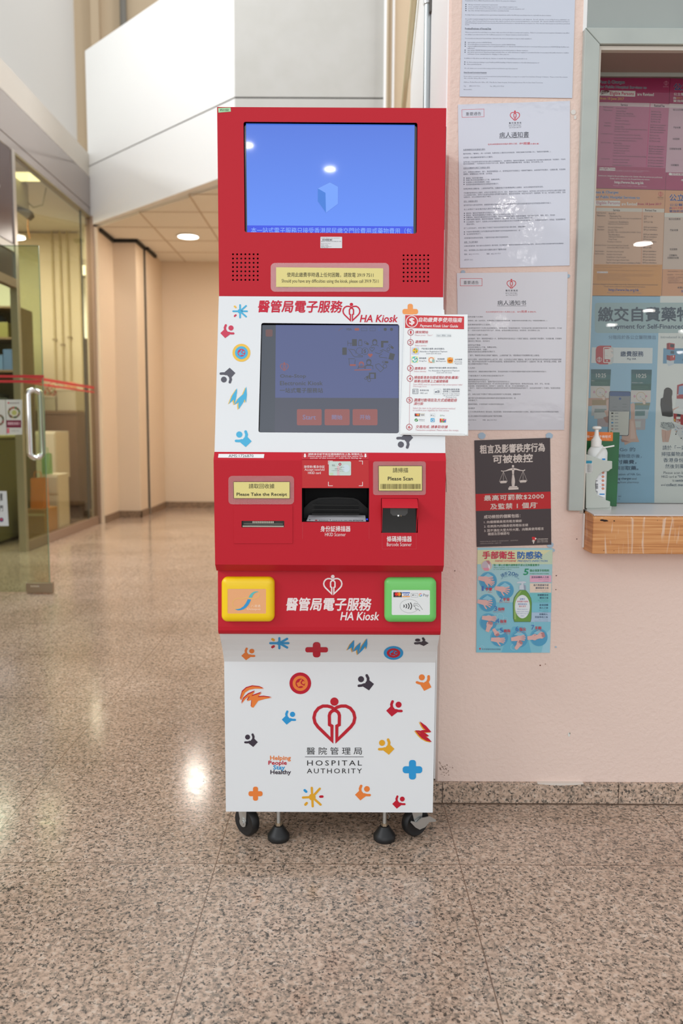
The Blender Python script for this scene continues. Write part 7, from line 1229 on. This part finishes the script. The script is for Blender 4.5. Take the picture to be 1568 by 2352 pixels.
    p.poly([(1410, 2090), (1530, 2120), (1900, 2190), (1900, 2600), (1530, 2352), (1400, 2190)], ink(214, 214, 218), 3)
    random.seed(4)
    for k in range(16): p.circ(random.uniform(1430, 1560), random.uniform(2140, 2300), random.uniform(4, 9), ink(*random.choice([(190, 40, 50), (60, 60, 66), (70, 150, 200), (226, 140, 60)])), 4, n=8)
    for x, y in ((1434, 2262), (1522, 2328)): p.circ(x, y, 10, ink(40, 40, 44), 5)
    p.vw = ZJ; d2 = ink(52, 82, 112); g2 = ink(92, 104, 118)
    p.text('HA Go 的', 580 - 130, 378, 842, 440, d2, 3, 0.004); p.text('收到藥物提示後，', 420, 482, 940, 540, d2, 3, 0.002); p.text('繳付藥費，', 480, 568, 860, 630, d2, 3, 0.024); p.text('到藥房部', 440, 660, 684, 722, d2, 3, 0.002); p.text('取藥。', 692, 660, 890, 722, d2, 3, 0.024)
    p.text('Via the application of HA Go,', 320, 768, 930, 812, d2, 3, 0.002); p.text('settle drug charges', 400, 832, 782, 876, d2, 3, 0.022); p.text('and', 794, 834, 860, 868, g2, 3); p.text('medicines', 420, 892, 608, 926, d2, 3, 0.022); p.text('from pharmacy.', 618, 890, 902, 930, g2, 3)
    p.text('藥房', 586, 1108, 632, 1132, ink(96, 116, 140), 3, res=1); p.text('HK', 588, 1152, 616, 1168, ink(96, 116, 140), 3, res=1)
    p.text('請於「一站式電子', 1256, 350, 1820, 420, d2, 3, 0.004); p.text('掃描藥物處方或', 1238, 446, 1740, 514, d2, 3, 0.004); p.text('香港身份證後，', 1268, 538, 1760, 606, d2, 3, 0.004); p.text('然後到藥房部', 1296, 632, 1730, 698, d2, 3, 0.004)
    p.text('Please scan barcode or', 1270, 742, 1800, 782, g2, 3); p.text('HKID card at', 1240, 802, 1472, 840, g2, 3); p.text('"One-Stop Kiosk"', 1486, 800, 1830, 842, d2, 3, 0.022); p.text('to', 1404, 866, 1438, 898, g2, 3); p.text('settle charges', 1452, 862, 1780, 908, d2, 3, 0.022); p.text('and', 1232, 928, 1298, 962, g2, 3); p.text('collect medicines', 1312, 924, 1720, 966, d2, 3, 0.022)
poster('drug_payment_poster', [(1358, 680), (1640, 682), (1640, 1162), (1344, 1157)], mat('blue_print', (154, 194, 224), 0.45), ZI, blue, 'large pale blue drug payment poster behind the window glass', S=GP)
# ================================================================== ON THE LEDGE
def onledge(px, y): return at(px, 1160, y)[0]
def sill(y): return 0.8365 + (y - 2.108) * (0.012 / (GY - 0.005 - 2.108)) + 0.0003
lfb = empty('leaflet_box', (0.705, 2.262, sill(2.262))); tag(lfb, 'dark green leaflet holder with an orange label standing against the window glass', 'box')
LFy = 2.245
qx0, qx1 = at(1345, 1160, LFy)[0], at(1416, 1160, LFy)[0]; zt = at(1400, 993, LFy)[2]; z0 = sill(LFy)
b = MB(); b.box(qx0 - 0.01, qx1, LFy, LFy + 0.034, z0, zt, mat('dark_green_card', (28, 84, 48), 0.4, var=(3, (34, 110, 60), 0.4, 0.6))); b.build('body', lfb, bevel=0.001)
b = MB(); S = FrontPlane(LFy); b.sheet(S, [(1340, 991), (1407, 993), (1406.5, 1013), (1340, 1012)], mat('orange_label', (226, 120, 44), 0.45), 0.0008, 0.0002); pr = Print(b, S, ZJ, off=0.0011); pr.text('醫管局一站式手機程式', 20, 196, 474, 236, wt, 1, 0.012); pr.text('HA Go One-Stop App', 180, 244, 446, 262, ink(240, 200, 160), 1, res=1); b.build('label', lfb)
sd_ = empty('sanitizer_dispenser', (0.69, 2.205, sill(2.205))); tag(sd_, 'white hand sanitizer pump bottle in a grey holder on the ledge', 'sanitizer')
BY = 2.212; zb = sill(2.17)
def BX(px): return at(px, 1080, BY)[0]
def BZ(py): return at(1375, py, BY)[2]
m_bot = mat('translucent_bottle', (226, 228, 226), 0.25, spec=0.5); m_hold = mat('grey_green_holder', (186, 192, 184), 0.4); m_pump = mat('white_pump', (240, 238, 234), 0.3)
bx = BX(1370); rb = BX(1393) - bx
b = MB(); b.lathe((bx, BY, 0), [(0.001, zb + .012), (rb * .95, zb + .012), (rb, zb + .018), (rb, BZ(1040)), (rb * .93, BZ(1034)), (rb * .72, BZ(1027)), (rb * .5, BZ(1024)), (rb * .5, BZ(1022))], m_bot, 36, 'z', 1.0, 0.62); b.build('bottle', sd_)
b = MB(); px_ = BX(1366.5); b.lathe((px_, BY, 0), [(0.0, BZ(1026)), (0.0142, BZ(1026)), (0.0142, BZ(1011)), (0.0125, BZ(1009.5)), (0.0095, BZ(1006)), (0.0065, BZ(1001)), (0.0052, BZ(990)), (0.0052, BZ(986))], m_pump, 24); b.lathe((px_, BY, 0), [(0.0052, BZ(988)), (0.009, BZ(985.5)), (0.0125, BZ(984.5)), (0.0125, BZ(981)), (0.009, BZ(979)), (0.0, BZ(978.6))], m_pump, 24, 'z', 1.0, 0.8); b.build('pump', sd_)
b = MB(); b.tube([(BX(1379), BY - .016, BZ(1028)), (BX(1386), BY - .02, BZ(1026.5)), (BX(1402), BY - .02, BZ(1023.5))], 0.0022, m_pump, 10); b.tube([(BX(1379), BY - .016, BZ(1028)), (BX(1372), BY - .02, BZ(1036)), (BX(1363), BY - .021, BZ(1048)), (BX(1356), BY - .02, BZ(1056))], 0.0014, mat('cable_tie', (214, 214, 208), 0.35), 8); b.build('cable_tie', sd_)
def BP(pts): return [(at(x, y, BY - 0.03)[0], at(x, y, BY - 0.03)[2]) for x, y in zpx(pts, ZJ)]
hp = BP([(100, 480), (240, 528), (380, 580), (498, 586), (498, 700), (470, 712), (440, 742), (370, 740), (300, 790), (255, 860), (240, 940), (250, 1040), (285, 1110), (350, 1160), (468, 1198), (466, 1280), (440, 1296), (240, 1300), (100, 1300)])
hp = [(x, max(z, zb + .0004)) for x, z in hp]
b = MB(); b.prism(hp, 'y', BY - 0.030, BY - 0.0265, m_hold); b.build('holder_front', sd_, bevel=0.0012)
b = MB(); b.box(bx - rb - .004, BX(1400), BY - 0.0264, BY + 0.02, zb + .0003, zb + .011, m_hold); b.box(bx - rb - .004, bx - rb - .001, BY - 0.0264, BY + 0.02, zb + .011, BZ(1060), m_hold); b.build('holder_tray', sd_, bevel=0.001)
S = FrontPlane(BY - rb * 0.62 - 0.0012); S2 = FrontPlane(BY - 0.0302)
b = MB(); b.sheet(S, zpx([(345, 545), (392, 545), (388, 1140), (255, 1100), (250, 800), (330, 700)], ZJ), mat('white_label', (236, 238, 240), 0.35), 0.0004, 0); pr = Print(b, S, ZJ, off=0.0005, step=0.00018)
pr.rect(345, 546, 392, 572, ink(40, 140, 210), 1); 
for y in (930, 945, 962, 978, 994): pr.rect(242, y, 284, y + 9, ink(60, 62, 66), 1)
for y in (880, 1040, 1060): pr.rect(246, y, 276, y + 10, ink(90, 92, 96), 1)
for y in (760, 820, 880, 945, 1000): pr.poly([(330, y), (352, y - 18), (378, y - 6), (376, y + 16), (348, y + 22)], ink(206, 140, 120), 1); pr.rect(304, y - 24, 380, y - 20, ink(150, 180, 210), 1)
pr.rect(304, 1078, 380, 1096, ink(40, 140, 210), 1); b.build('label', sd_)
b = MB(); b.sheet(S2, zpx(rrect(60, 580, 200, 770, 40), ZJ), mat('label_grey', (206, 206, 204), 0.4), 0.0003, 0); pr = Print(b, S2, ZJ, off=0.0004, step=0.00018); pr.rect(60, 580, 190, 622, ink(40, 140, 170), 1, r=12)
for k in range(8): pr.text('酒精搓手液 70%', 118, 632 + 16 * k, 194, 644 + 16 * k, ink(86, 88, 90), 1, res=1)
b.build('holder_label', sd_)
